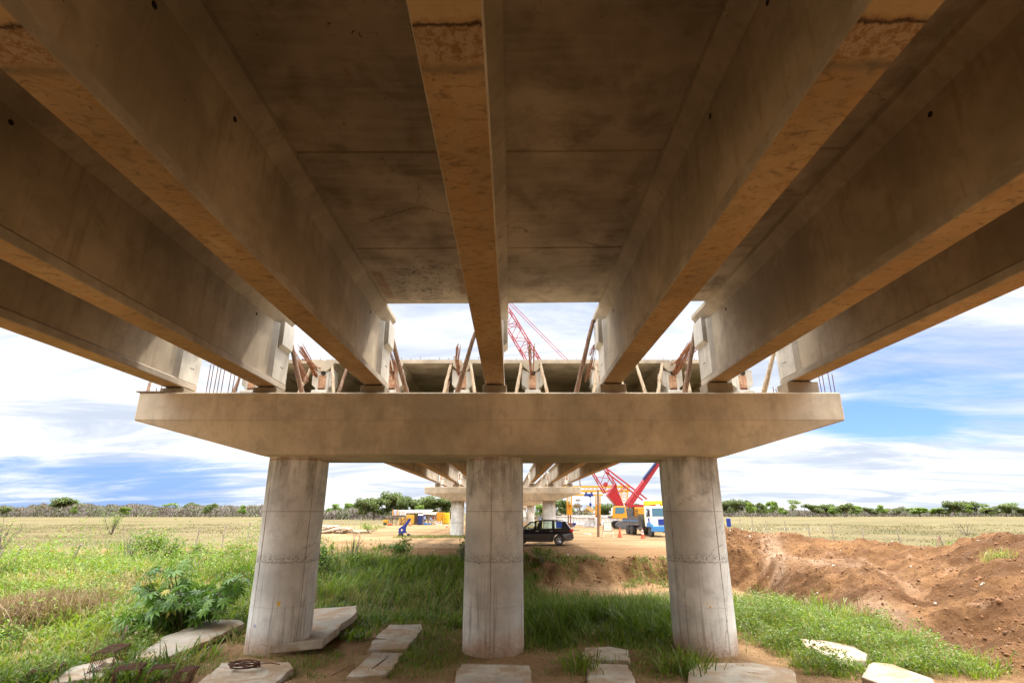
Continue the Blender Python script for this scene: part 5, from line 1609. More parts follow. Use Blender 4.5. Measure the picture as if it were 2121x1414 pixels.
# --- leafless scrub along the horizon: one mass
def scrub(name, px0, px1, D0, D1, top_lo, top_hi, n, greenf):
    px_ = rng.uniform(px0, px1, n); D_ = rng.uniform(D0, D1, n)
    x_ = (px_ - CX) / (FPX / CT) * D_
    hh_ = (1066 - (top_lo + (top_hi - top_lo) * fbm(px_, px_ * 0, 22.0, 3))) / (FPX / CT) * D_ * 1.03
    z0 = H(x_, D_)
    f = rng.random(n) ** 0.75
    z_ = z0 + hh_ * f
    tn = np.stack([np.clip(rng.random(n) * 0.7 + 0.3 * f, 0, 1), (fbm(px_, D_, 16.0, 3) > 0.56) * greenf * rng.random(n)], 1)
    ln = rng.uniform(0.8, 2.6, n)
    a = rng.uniform(0, 6.28, n); up_ = rng.uniform(0.3, 1.0, n)
    d_ = np.stack([np.cos(a) * (1 - up_ * .6), np.sin(a) * (1 - up_ * .6), up_], 1) * ln[:, None]
    s_ = np.stack([-np.sin(a), np.cos(a), a * 0], 1) * rng.uniform(0.10, 0.32, n)[:, None]
    c_ = np.stack([x_, D_, z_], 1)
    V = np.stack([c_ - d_ * 0.5 - s_, c_ - d_ * 0.5 + s_, c_ + d_ * 0.5], 1)
    F = (np.arange(n) * 3)[:, None] + np.array([[0, 1, 2]])
    T = np.repeat(np.concatenate([tn, np.zeros((n, 1)), np.ones((n, 1))], 1), 3, axis=0)
    return tag(np_mesh(name, V.reshape(-1, 3), [F], M_twig, T), kind='stuff')
scrub('bare_scrub', -60, 560, 300, 420, 1053, 1038, 34000, 0.8)
scrub('bare_scrub', 660, 960, 205, 260, 1056, 1042, 12000, 0.8)
scrub('bare_scrub', 1085, 1400, 195, 240, 1062, 1046, 9000, 0.8)
scrub('bare_scrub', 1480, 2190, 345, 440, 1060, 1045, 28000, 0.9)
# ------------------------------------------------------------------ work yard
def at(px_, D, z=None):
    q = P(px_, 1090, D); q.z = h1(q.x, q.y) if z is None else z
    return q
def wheel(parent, c, r, wd, axis='Y', rim_mat=None, n=24, spokes=5, side=0, name='wheel'):
    """tyre with a rim as its child; axis is the axle direction"""
    m_ = MB()
    m_.lathe([(r * 0.62, -wd / 2), (r * 0.93, -wd / 2), (r, -wd * 0.32), (r, wd * 0.32), (r * 0.93, wd / 2), (r * 0.62, wd / 2)], c, n, axis)
    t_ = m_.build(name, M_tyre, parent, smooth=True, auto=35)
    k_ = MB(); off = wd * 0.40
    k_.lathe([(0.0, -off), (r * 0.60, -off), (r * 0.66, -off * 1.15), (r * 0.66, off * 1.15), (r * 0.60, off), (0.0, off)], c, n, axis)
    if spokes:
        for s in (-1, 1):
            for i in range(spokes):
                a = 2 * math.pi * i / spokes
                for dl in (-0.16, 0.16):
                    e = (math.cos(a + dl) * r * 0.60, math.sin(a + dl) * r * 0.60)
                    b_ = (math.cos(a) * r * 0.10, math.sin(a) * r * 0.10)
                    y_ = s * off * 1.12
                    if axis == 'Y': k_.tube((c[0] + b_[0], c[1] + y_, c[2] + b_[1]), (c[0] + e[0], c[1] + y_, c[2] + e[1]), r * 0.06, n=5)
                    else: k_.tube((c[0] + y_, c[1] + b_[0], c[2] + b_[1]), (c[0] + y_, c[1] + e[0], c[2] + e[1]), r * 0.06, n=5)
    k_.build('rim', [rim_mat or M_alloy], t_)
    if spokes:
        d2 = MB()
        d2.lathe([(0.0, -off * 1.06), (r * 0.56, -off * 1.06), (r * 0.56, off * 1.06), (0.0, off * 1.06)], c, n, axis)
        d2.build('brake_well', M_black, t_)
    return t_

# ---- person: one continuous skinned body
def person(loc, rz, label, shirt, trousers, joints, helmet=None, group=None, hairmat=None):
    t_ = thing('person', label, 'person', (0, 0, 0), 0, group)
    names = list(joints)
    J = {k: Vector(v) for k, v in joints.items()}
    edges = [('pelvis', 'waist'), ('waist', 'chest'), ('chest', 'neck'), ('neck', 'chin'), ('chin', 'head')]
    rad = {'pelvis': .125, 'waist': .115, 'chest': .135, 'neck': .055, 'chin': .07, 'head': .088}
    for s in 'lr':
        edges += [('chest', s + 'shoulder'), (s + 'shoulder', s + 'elbow'), (s + 'elbow', s + 'wrist'), (s + 'wrist', s + 'hand')]
        rad.update({s + 'shoulder': .062, s + 'elbow': .042, s + 'wrist': .03, s + 'hand': .034})
        if s + 'hip' in J:
            edges += [('pelvis', s + 'hip'), (s + 'hip', s + 'knee'), (s + 'knee', s + 'ankle'), (s + 'ankle', s + 'toe')]
            rad.update({s + 'hip': .092, s + 'knee': .060, s + 'ankle': .042, s + 'toe': .038})
    me = bpy.data.meshes.new('body')
    order = names
    me.from_pydata([J[k][:] for k in order], [(order.index(a), order.index(b)) for a, b in edges], [])
    o = bpy.data.objects.new('body', me); col.objects.link(o)
    sk = o.modifiers.new('skin', 'SKIN'); sk.use_smooth_shade = True
    for i, k in enumerate(order):
        me.skin_vertices[0].data[i].radius = (rad[k], rad[k] * (0.72 if k in ('pelvis', 'waist', 'chest') else 1.0))
        me.skin_vertices[0].data[i].use_root = (k == 'pelvis')
    o.modifiers.new('sub', 'SUBSURF').levels = 1
    dg = bpy.context.evaluated_depsgraph_get()
    nm = bpy.data.meshes.new_from_object(o.evaluated_get(dg))
    bpy.data.objects.remove(o)
    nm.materials.clear()
    for mm in (M_skin, shirt, trousers, M_black): nm.materials.append(mm)
    segs = [(J[a], J[b], a, b) for a, b in edges]
    for f in nm.polygons:
        c = f.center; best = None
        for p0, p1, a, b in segs:
            ax = p1 - p0; tt_ = max(0, min(1, (c - p0).dot(ax) / max(1e-6, ax.length_squared)))
            d_ = (c - (p0 + ax * tt_)).length
            if best is None or d_ < best[0]: best = (d_, a, b, tt_)
        _, a, b, tt_ = best
        mi_ = 0
        if b in ('waist', 'chest') or b.endswith('shoulder') or (b == 'neck' and tt_ < .6) or (b.endswith('elbow') and tt_ < .7): mi_ = 1
        if a == 'pelvis' and tt_ < .5 or b.endswith('knee') or b.endswith('hip') or b.endswith('ankle'): mi_ = 2
        if b.endswith('toe'): mi_ = 3
        f.material_index = mi_
    nm.polygons.foreach_set('use_smooth', [True] * len(nm.polygons))
    b2 = bpy.data.objects.new('body', nm); col.objects.link(b2); b2.parent = t_
    hd = J['head']
    if helmet:
        MB().lathe([(0.135, 0.0), (0.115, 0.015), (0.108, 0.05), (0.08, 0.10), (0.0, 0.125)], hd + Vector((0, 0, 0.01)), 14).build('helmet', helmet, t_, smooth=True)
    else:
        MB().lathe([(0.085, -0.02), (0.098, 0.02), (0.085, 0.07), (0.04, 0.10), (0.0, 0.105)], hd + Vector((0, 0.01, 0.01)), 12).build('hair', hairmat or M_black, t_, smooth=True)
    t_.location = loc; t_.rotation_euler = (0, 0, rz)
    return t_
STAND = dict(pelvis=(0, 0, .95), waist=(0, 0, 1.10), chest=(0, 0, 1.34), neck=(0, 0, 1.48), chin=(0, -.02, 1.56), head=(0, -.01, 1.65),
             lshoulder=(.19, 0, 1.40), lelbow=(.24, .02, 1.12), lwrist=(.22, -.10, .90), lhand=(.21, -.13, .82),
             rshoulder=(-.19, 0, 1.40), relbow=(-.25, .03, 1.13), rwrist=(-.18, -.16, 1.0), rhand=(-.14, -.22, .98),
             lhip=(.10, 0, .90), lknee=(.12, -.03, .50), lankle=(.12, .03, .09), ltoe=(.13, -.13, .04),
             rhip=(-.10, 0, .90), rknee=(-.13, -.05, .50), rankle=(-.15, .05, .09), rtoe=(-.16, -.11, .04))
BEND = dict(STAND); BEND.update(waist=(0, -.10, 1.06), chest=(0, -.28, 1.22), neck=(0, -.38, 1.30), chin=(0, -.46, 1.34), head=(0, -.50, 1.42),
             lshoulder=(.19, -.28, 1.24), lelbow=(.22, -.34, .98), lwrist=(.18, -.46, .80), lhand=(.17, -.50, .73),
             rshoulder=(-.19, -.28, 1.24), relbow=(-.22, -.36, .98), rwrist=(-.16, -.50, .84), rhand=(-.14, -.55, .78))
person(at(879, 112), R(10), 'person in a pale blue shirt standing beside the dark blue cabin', M_shirt, M_trouser, STAND, M_helmet, 'workers in the yard')
person(at(893.5, 112), R(-70), 'person in pale clothes stooping under the low shelter roof', M_shirt, M_trousergrey, BEND, None, 'workers in the yard')
person(at(898, 114), R(30), 'person in a red and white shirt at the shelter edge', M_shirtred, M_trousergrey, STAND, None, 'workers in the yard')
person(at(1118.5, 88), R(-40), 'person with a dark blue helmet beside the timber stack at the third pier', M_shirt, M_trouser, STAND, M_helmet, 'workers in the yard')

# ---- the dark car
car = thing('parked_car', 'dark graphite family car facing left, a driver at the wheel', 'car')
def arc(cx_, r, a0, a1, n, zc_=0.36):
    return [(cx_ + r * math.cos(a0 + (a1 - a0) * i / n), zc_ + r * math.sin(a0 + (a1 - a0) * i / n)) for i in range(n + 1)]
low = [(-2.40, 0.40), (-2.44, 0.62), (-2.38, 0.86), (-2.20, 0.97), (-1.75, 1.05), (-1.28, 1.09), (0.0, 1.11), (1.4, 1.14), (2.28, 1.15), (2.40, 1.06), (2.43, 0.86), (2.47, 0.72), (2.47, 0.54), (2.38, 0.36), (2.05, 0.30)]
low += arc(1.42, 0.41, R(-8), R(188), 12) + [(0.95, 0.24), (-0.95, 0.24)] + arc(-1.42, 0.41, R(-8), R(188), 12) + [(-2.1, 0.28)]
def side_y(x_, z_):
    y_ = 0.94 - 0.05 * max(0, (z_ - 0.75) / 0.4) - 0.03 * max(0, (0.55 - z_) / 0.3)
    e = abs(x_) - 1.7
    if e > 0: y_ -= 0.22 * (e / 0.77) ** 2
    return y_
def car_shell(ring, name, mat, parent, k=1.0):
    mm = MB()
    L_ = [(x_, -side_y(x_, z_) * k, z_) for x_, z_ in ring]; C1 = [(x_, -side_y(x_, z_) * k * 0.93, z_ + (0.02 if z_ > 1 else 0)) for x_, z_ in ring]
    C2 = [(a, -b_, c) for a, b_, c in C1]; R_ = [(a, -b_, c) for a, b_, c in L_]
    mm.loft([L_, C1, C2, R_])
    return mm.build(name, mat, parent, bevel=0.012)
car_shell(low, 'body', M_carpaint, car)
roof_pts = [(-0.66, 1.58), (-0.2, 1.68), (0.5, 1.715), (1.3, 1.69), (1.92, 1.61)]
mm = MB()
top = [(x_, z_) for x_, z_ in roof_pts]
ring = top + [(x_, z_ - 0.055) for x_, z_ in reversed(top)]
mm.prism(ring, -0.71, 0.71, 'Y'); mm.box((2.0, 0, 1.60), (0.20, 1.2, 0.035)); rf = mm.build('roof', M_carpaint, car, bevel=0.015)
mm = MB()
for s in (-1, 1):
    mm.tube((-0.1, s * 0.62, 1.74), (1.75, s * 0.62, 1.735), 0.018, n=6)
mm.build('roof_rails', M_black, rf)
def yz(z_): return 0.885 - 0.19 * (z_ - 1.10) / 0.58
mm = MB()
for s in (-1, 1):
    for (xa, za, xb, zb, w_) in [(-1.33, 1.09, -0.60, 1.62, 0.045), (0.02, 1.10, 0.10, 1.68, 0.055), (0.98, 1.12, 1.00, 1.68, 0.055), (2.22, 1.14, 1.84, 1.61, 0.08)]:
        mm.loft([[(xa - w_, s * yz(za) - s * .03, za), (xa + w_, s * yz(za) - s * .03, za), (xa + w_, s * yz(za), za), (xa - w_, s * yz(za), za)],
                 [(xb - w_, s * yz(zb) - s * .03, zb), (xb + w_, s * yz(zb) - s * .03, zb), (xb + w_, s * yz(zb), zb), (xb - w_, s * yz(zb), zb)]])
    mm.loft([[(1.62, s * yz(1.13), 1.13), (1.62, s * (yz(1.13) - .03), 1.13), (1.70, s * (yz(1.66) - .03), 1.66), (1.70, s * yz(1.66), 1.66)],
             [(2.22, s * yz(1.13), 1.13), (2.22, s * (yz(1.13) - .03), 1.13), (1.88, s * (yz(1.62) - .03), 1.62), (1.88, s * yz(1.62), 1.62)]])
mm.build('window_pillars', M_black, car)
def pane(pts, name, mat, parent=car):
    """pts in order; a thin pane"""
    mm = MB(); p_ = [Vector(q) for q in pts]
    nrm = (p_[1] - p_[0]).cross(p_[2] - p_[0]).normalized() * 0.006
    mm.loft([[q - nrm for q in p_], [q + nrm for q in p_]]); return mm.build(name, mat, parent)
for s in (-1, 1):
    pane([(-1.20, s * (yz(1.12) - .012), 1.11), (0.0, s * (yz(1.12) - .012), 1.12), (0.08, s * (yz(1.64) - .012), 1.64), (-0.52, s * (yz(1.60) - .012), 1.60)], 'front_side_window', M_seeglass)
    pane([(0.10, s * (yz(1.12) - .012), 1.12), (0.95, s * (yz(1.13) - .012), 1.13), (0.97, s * (yz(1.64) - .012), 1.64), (0.16, s * (yz(1.65) - .012), 1.65)], 'rear_side_window', M_seeglass)
    pane([(1.05, s * (yz(1.14) - .012), 1.14), (1.62, s * (yz(1.14) - .012), 1.14), (1.68, s * (yz(1.60) - .012), 1.60), (1.06, s * (yz(1.63) - .012), 1.63)], 'quarter_window', M_seeglass)
pane([(-1.32, -.84, 1.10), (-1.32, .84, 1.10), (-0.62, .70, 1.61), (-0.62, -.70, 1.61)], 'windscreen', M_seeglass)
pane([(2.27, -.84, 1.15), (2.27, .84, 1.15), (1.92, .70, 1.60), (1.92, -.70, 1.60)], 'rear_window', M_clearlamp)
for s in (-1, 1):
    mm = MB(); mm.box((2.33, s * 0.80, 1.02), (0.24, 0.17, 0.17), (0, 0, s * -0.35)); mm.build('tail_light', M_redlamp, car, bevel=0.02)
    mm = MB(); mm.box((2.40, s * 0.62, 0.56), (0.12, 0.14, 0.07)); mm.build('rear_reflector', M_redlamp, car)
    mm = MB(); mm.box((-2.26, s * 0.74, 0.84), (0.24, 0.26, 0.14), (0, 0, s * 0.4)); mm.build('headlight', M_clearlamp, car, bevel=0.02)
    mm = MB(); mm.box((-0.98, s * 0.98, 1.18), (0.10, 0.18, 0.14)); mm.build('wing_mirror', M_carpaint, car, bevel=0.03)
    for xa in (-0.15, 0.88):
        mm = MB(); mm.box((xa, s * 0.925, 0.985), (0.20, 0.035, 0.035)); mm.build('door_handle', M_alloy, car)
    for xa in (-0.99, 0.045, 0.985):
        pass
    for xw in (-1.42, 1.42):
        wheel(car, (xw, s * 0.83, 0.36), 0.36, 0.23, 'Y', M_alloy, 26, 7)
mm = MB(); mm.box((2.44, 0, 0.52), (0.10, 1.5, 0.16)); mm.build('rear_bumper', M_black, car, bevel=0.03)
mm = MB()
for xs in (-0.25, 0.85):
    for s in (-1, 1):
        mm.box((xs + 0.10, s * 0.38, 0.95), (0.16, 0.46, 0.70), (0, 0.18, 0)); mm.box((xs + 0.17, s * 0.38, 1.40), (0.10, 0.26, 0.20))
        mm.box((xs - 0.18, s * 0.38, 0.66), (0.5, 0.46, 0.16))
mm.build('seats', M_black, car)
cq = at(1188, 41.6); car.location = (cq.x - 2.42, 42.45, h1(cq.x - 2.4, 42.4)); car.rotation_euler = (0, 0, R(-7))
SIT = dict(pelvis=(0, 0, .0), waist=(.02, 0, .16), chest=(.05, 0, .40), neck=(.06, 0, .54), chin=(.04, 0, .61), head=(.05, 0, .70),
           lshoulder=(.05, -.19, .46), lelbow=(-.12, -.27, .28), lwrist=(-.34, -.20, .36), lhand=(-.42, -.17, .39),
           rshoulder=(.05, .19, .46), relbow=(-.12, .25, .26), rwrist=(-.34, .14, .36), rhand=(-.42, .12, .38),
           lhip=(-.06, -.10, -.01), lknee=(-.46, -.13, .06), lankle=(-.62, -.12, -.22), ltoe=(-.75, -.12, -.24),
           rhip=(-.06, .10, -.01), rknee=(-.46, .13, .06), rankle=(-.62, .12, -.22), rtoe=(-.75, .12, -.24))
dv = Matrix.Rotation(R(-7), 4, 'Z') @ Vector((-0.36, -0.38, 0.80))
person(car.location + dv, R(-7), 'person with bare arms sitting at the wheel of the dark car', M_trouser, M_trouser, SIT)

# ---- the white and blue truck with a loading crane
tk = thing('loader_truck', 'white and blue truck with a dark flatbed and a folded yellow crane', 'truck')
mm = MB()
cab = [(0.55, 0.95), (0.55, 2.10), (0.42, 2.95), (-1.15, 2.98), (-1.15, 0.95)]
mm.prism(cab, -1.17, 1.17, 'Y'); cabo = mm.build('cab', M_white, tk, bevel=0.06)
pane([(0.565, -1.02, 1.98), (0.565, 1.02, 1.98), (0.455, 0.96, 2.78), (0.455, -0.96, 2.78)], 'windscreen', M_glassb, cabo)
for s in (-1, 1):
    pane([(0.30, s * 1.178, 2.0), (-0.62, s * 1.178, 1.9), (-0.62, s * 1.178, 2.72), (0.22, s * 1.178, 2.72)], 'side_window', M_glassb, cabo)
    mm = MB(); mm.box((0.52, s * 1.36, 2.28), (0.12, 0.20, 0.62)); mm.tube((0.45, s * 1.15, 2.55), (0.52, s * 1.36, 2.50), 0.025); mm.build('wing_mirror', M_black, cabo, bevel=0.02)
    mm = MB(); mm.box((0.60, s * 0.86, 0.72), (0.06, 0.30, 0.22)); mm.build('headlight', M_clearlamp, tk)
    mm = MB(); mm.prism([(-0.62, 0.95), (0.62, 0.95), (0.62, 1.20), (0.35, 1.42), (-0.30, 1.42), (-0.55, 1.25)], s * 0.98, s * 1.22, 'Y'); mm.build('mudguard', M_skyblue, tk, bevel=0.02)
    mm = MB(); mm.prism([(-0.10, 1.30), (0.20, 1.32), (0.10, 1.85), (-0.25, 1.80)], s * 1.172, s * 1.186, 'Y'); mm.build('door_flash', M_blue, cabo)
mm = MB(); mm.box((0.60, 0, 1.45), (0.10, 0.85, 0.55)); mm.build('radiator_grille', M_blue, cabo)
mm = MB(); mm.box((0.55, 0, 0.78), (0.34, 2.36, 0.55)); mm.build('front_bumper', M_skyblue, tk, bevel=0.05)
mm = MB(); mm.box((-3.9, 0, 0.88), (7.8, 0.9, 0.22)); mm.box((-2.4, 0.95, 0.75), (0.9, 0.5, 0.5)); mm.box((-2.4, -0.95, 0.75), (0.9, 0.5, 0.5)); mm.build('chassis', M_steel, tk)
mm = MB(); mm.box((-5.35, 0, 1.30), (5.1, 2.44, 0.16))
for s in (-1, 1): mm.box((-5.35, s * 1.20, 1.56), (5.1, 0.06, 0.40))
mm.box((-7.88, 0, 1.56), (0.06, 2.4, 0.40)); mm.box((-2.82, 0, 1.75), (0.08, 2.44, 0.9)); bed = mm.build('flatbed', M_steel, tk)
for s in (-1, 1):
    mm = MB(); mm.box((-5.35, s * 1.236, 1.50), (5.0, 0.012, 0.09)); mm.build('painted_stripe', M_skyblue, bed)
mm = MB()
mm.box((-1.85, 0, 1.35), (0.8, 1.9, 0.4)); mm.box((-1.85, -.62, 2.2), (0.50, 0.42, 1.5))
mm.loft([[(-2.1, -.86, 2.6), (-1.6, -.86, 2.6), (-1.6, -.40, 2.6), (-2.1, -.40, 2.6)], [(-2.1, -.80, 3.40), (-1.65, -.80, 3.55), (-1.65, -.30, 3.55), (-2.1, -.30, 3.40)]])
mm.loft([[(-2.0, -.85, 3.05), (-2.0, -.85, 3.50), (-1.55, -.85, 3.50), (-1.55, -.85, 3.05)], [(-2.0, 1.05, 3.20), (-2.0, 1.05, 3.55), (-1.55, 1.05, 3.55), (-1.55, 1.05, 3.20)]])
mm.box((-1.78, 1.10, 2.95), (0.42, 0.28, 0.8))
mm.build('folded_crane', M_lemon, tk, bevel=0.03)
mm = MB(); mm.box((-1.75, 1.12, 1.0), (0.22, 0.2, 1.3)); mm.box((-1.75, -1.12, 1.0), (0.22, 0.2, 1.3)); mm.build('outriggers', M_black, tk)
for s in (-1, 1):
    wheel(tk, (0, s * 1.02, 0.50), 0.50, 0.30, 'Y', M_offwhite, 22, 0)
    for xw in (-5.3, -6.6): wheel(tk, (xw, s * 0.95, 0.50), 0.50, 0.50, 'Y', M_offwhite, 22, 0)
tw = at(1348, 57.2)
tk.rotation_euler = (0, 0, R(-82)); tk.location = (tw.x + 1.01, tw.y + 0.14, h1(tw.x, tw.y) - 0.02)

# ---- the crawler crane
CD = 85.0
cr = thing('crawler_crane', 'red and amber crawler crane with a tall lattice boom', 'crane')
pv = P(1293, 1063, CD); gz = h1(pv.x, CD)
X0 = pv.x
mm = MB()
for yy in (-2.2, 2.2):
    ring = [(-3.4, 0.0), (3.4, 0.0), (3.95, 0.35), (3.95, 0.85), (3.5, 1.15), (-3.5, 1.15), (-3.95, 0.85), (-3.95, 0.35)]
    mm.prism([(X0 + 2.2 + a, gz + b_) for a, b_ in ring], CD + yy - 0.5, CD + yy + 0.5, 'Y')
tracks = mm.build('tracks', M_steel, cr, bevel=0.05)
mm = MB(); mm.box((X0 + 2.2, CD, gz + 1.05), (3.6, 4.4, 0.7)); mm.lathe([(1.2, 0), (1.2, 0.35)], (X0 + 1.8, CD, gz + 1.35), 20); mm.build('undercarriage', M_steel, cr)
mm = MB(); mm.box((X0 + 3.9, CD, gz + 2.35), (5.2, 3.0, 1.4)); house = mm.build('engine_house', M_orangey, cr, bevel=0.08)
mm = MB()
for k in range(5): mm.box((X0 + 1.55 + 0.0, CD - 1.515, gz + 1.85 + 0.22 * k), (0.45, 0.03, 0.10))
mm.build('cooling_louvres', M_black, house)
mm = MB(); mm.box((X0 + 4.2, CD - 1.505, gz + 2.35), (0.03, 0.02, 1.2)); mm.box((X0 + 2.9, CD - 1.515, gz + 2.35), (0.10, 0.02, 0.16)); mm.build('door_seam', M_steel, house)
mm = MB(); mm.box((X0 + 6.6, CD, gz + 2.2), (1.3, 3.2, 1.6)); mm.build('counterweight', M_steel, cr, bevel=0.08)
mm = MB(); mm.box((X0 + 0.6, CD, gz + 2.2), (1.2, 2.0, 1.5)); mm.box((X0 + 2.2, CD, gz + 1.65), (9.0, 2.8, 0.3)); mm.build('slew_frame', M_steel, cr)
cabp = [(-2.15, 1.70), (-2.25, 2.2), (-2.1, 3.2), (-1.65, 3.42), (-0.25, 3.42), (-0.05, 1.70)]
mm = MB(); mm.prism([(X0 + a, gz + b_ - 0.2) for a, b_ in cabp], CD - 2.5, CD - 1.2, 'Y'); cab2 = mm.build('driver_cab', M_orangey, cr, bevel=0.05)
mm = MB(); mm.prism([(X0 + a, gz + b_ - 0.2) for a, b_ in [(-1.85, 2.35), (-1.75, 3.22), (-0.42, 3.22), (-0.42, 2.55), (-0.8, 2.35)]], CD - 2.52, CD - 2.49, 'Y'); mm.build('side_window', M_glassb, cab2)
mm = MB(); mm.prism([(X0 + a, gz + b_ - 0.2) for a, b_ in [(-2.29, 2.1), (-2.14, 3.15), (-1.9, 3.28), (-1.9, 3.1), (-2.03, 2.1)]], CD - 2.45, CD - 1.25, 'Y'); mm.build('front_window', M_clearlamp, cab2)
# boom
foot = Vector((X0, CD, pv.z)); tipw = P(1003, 577, CD)
ax = (tipw - foot); Lb = ax.length; ax.normalize(); sv = Vector((0, 1, 0)); uv_ = sv.cross(ax).normalized()
if uv_.x < 0: uv_ = -uv_
def bp(d_, a, b_): return foot + ax * d_ + sv * a + uv_ * b_
Hw = 1.0
mm = MB(); d1 = 4.4
mm.loft([[bp(0, -.55, -.30), bp(0, .55, -.30), bp(0, .55, .30), bp(0, -.55, .30)], [bp(d1 * .8, -Hw, -Hw * .9), bp(d1 * .8, Hw, -Hw * .9), bp(d1, Hw, Hw), bp(d1, -Hw, Hw)]])
mm.build('boom_foot', M_red, cr, bevel=0.04)
def lattice(d0, d1_, n, hw, rc, rb, taper=None):
    mm = MB()
    crn = [(-hw, -hw), (hw, -hw), (hw, hw), (-hw, hw)]
    def w_(d_): return 1.0 if taper is None else taper(d_)
    for a, b_ in crn:
        mm.path([bp(d0 + (d1_ - d0) * i / 6, a * w_(d0 + (d1_ - d0) * i / 6), b_ * w_(d0 + (d1_ - d0) * i / 6)) for i in range(7)], rc, 6)
    st = (d1_ - d0) / n
    for i in range(n):
        da, db = d0 + st * i, d0 + st * (i + 1)
        for k in range(4):
            (a0, b0), (a1, b1) = crn[k], crn[(k + 1) % 4]
            A, B = (bp(da, a0 * w_(da), b0 * w_(da)), bp(db, a1 * w_(db), b1 * w_(db)))
            if i % 2: A, B = (bp(da, a1 * w_(da), b1 * w_(da)), bp(db, a0 * w_(db), b0 * w_(db)))
            mm.tube(A, B, rb, n=5)
            if i % 3 == 0: mm.tube(bp(da, a0 * w_(da), b0 * w_(da)), bp(da, a1 * w_(da), b1 * w_(da)), rb, n=5)
    return mm
lattice(d1 * 0.9, Lb - 2.5, 26, Hw, 0.10, 0.052, lambda d_: 1.0 if d_ < Lb - 8 else 1 - 0.55 * (d_ - Lb + 8) / 8).build('boom_lattice', M_red, cr)
mm = MB(); mm.lathe([(0.5, -0.5), (0.55, -0.3), (0.55, 0.3), (0.5, 0.5)], tipw, 14, 'Y'); mm.loft([[bp(Lb - 2.6, -.45, -.45), bp(Lb - 2.6, .45, -.45), bp(Lb - 2.6, .45, .45), bp(Lb - 2.6, -.45, .45)], [bp(Lb + .3, -.3, -.3), bp(Lb + .3, .3, -.3), bp(Lb + .3, .3, .3), bp(Lb + .3, -.3, .3)]])
mm.build('boom_head', M_red, cr)
mm = MB(); q = P(1254, 1003, CD - 0.4); mm.lathe([(0.28, -0.3), (0.34, -0.3), (0.34, 0.3), (0.28, 0.3)], q, 18, 'Y'); mm.build('boom_winch', M_red, cr)
mh = P(1372, 946, CD); mf = P(1300, 1047, CD)
mm = MB()
ma = (mh - mf); mL = ma.length; ma.normalize(); mu = sv.cross(ma).normalized()
for (w0, w1, o_) in ((-1.0, -0.42, 0), (0.42, 1.0, 0)):
    mm.loft([[mf + sv * w0 + mu * -.42, mf + sv * w1 + mu * -.42, mf + sv * w1 + mu * .42, mf + sv * w0 + mu * .42],
             [mh + sv * w0 * .8 + mu * -.25, mh + sv * w1 * .8 + mu * -.25, mh + sv * w1 * .8 + mu * .25, mh + sv * w0 * .8 + mu * .25]])
mm.lathe([(0.7, -.7), (0.7, .7)], mh, 14, 'Y')
mast = mm.build('derrick_mast', M_red, cr, bevel=0.03)
mm = MB(); mm.tube(mf.lerp(mh, 0.48) - mu * 0.55 + Vector((0, -1.05, 0)), mf.lerp(mh, 0.98) - mu * 0.40 + Vector((0, -1.05, 0)), 0.20, 0.20, 10); mm.build('hydraulic_ram', M_navy, mast)
mm = MB()
for (a, b_) in (((1257, 970), (1340, 1033)), ((1254, 976), (1331, 1035))):
    mm.tube(P(*a, CD - (0.9 if a[0] == 1254 else -0.9)), P(*b_, CD - (0.9 if a[0] == 1254 else -0.9)), 0.13, n=8)
mm.tube(P(1297, 1006, CD - .9), P(1279, 1022, CD - .9), 0.09, n=6)
mm.build('backstop_struts', M_red, cr)
mm = MB()
for yy in (-0.7, 0.7):
    mm.tube(tipw + Vector((0.3, yy, 0)), mh + Vector((0, yy, 0)), 0.055, n=6)
mm.tube(mh + Vector((0, 0.2, 0)), Vector((X0 + 6.6, CD, gz + 3.4)), 0.05, n=6); mm.tube(mh + Vector((0, -.2, 0)), Vector((X0 + 6.4, CD, gz + 3.4)), 0.05, n=6)
mm.build('pendant_ropes', M_red, cr)
mm = MB(); mm.box((X0 + 2.4, CD, gz + 3.25), (4.0, 2.2, 0.35)); mm.lathe([(0.35, -.8), (0.35, .8)], (X0 + 4.3, CD, gz + 3.35), 16, 'Y'); mm.build('hoist_winch', M_red, cr)

# ---- the yellow gantry
GD = 96.0
def gp(a, b_, D=GD): return P(a, b_, D)
ga = thing('gantry_crane', 'yellow lattice gantry crane spanning behind the red boom', 'gantry crane')
def truss(parent, a0, a1, yt, yb, D, n, name, mat=None, depth=0.9):
    mm = MB()
    for dd_ in (-depth / 2, depth / 2):
        for yv in (yt, yb):
            p0, p1 = gp(a0, yv, D + dd_), gp(a1, yv, D + dd_); mm.box((p0 + p1) / 2, ((p1 - p0).length, 0.16, 0.34), (0, 0, math.atan2(p1.y - p0.y, p1.x - p0.x)))
        for i in range(n + 1):
            xx = a0 + (a1 - a0) * i / n
            mm.tube(gp(xx, yt, D + dd_), gp(xx, yb, D + dd_), 0.06, n=5)
    mm.build(name, mat or M_yellow, parent)
    mm = MB()
    for i in range(n):
        xa, xb = a0 + (a1 - a0) * (i + .2) / n, a0 + (a1 - a0) * (i + .8) / n
        mm.tube(gp(xa, yt + 1, D), gp(xb, yb - 1, D), 0.03, n=4); mm.tube(gp(xa, yb - 1, D), gp(xb, yt + 1, D), 0.03, n=4)
    mm.build('cross_braces', M_offwhite, parent)
truss(ga, 1160, 1304, 1007.5, 1016.5, GD, 17, 'bridge_truss')
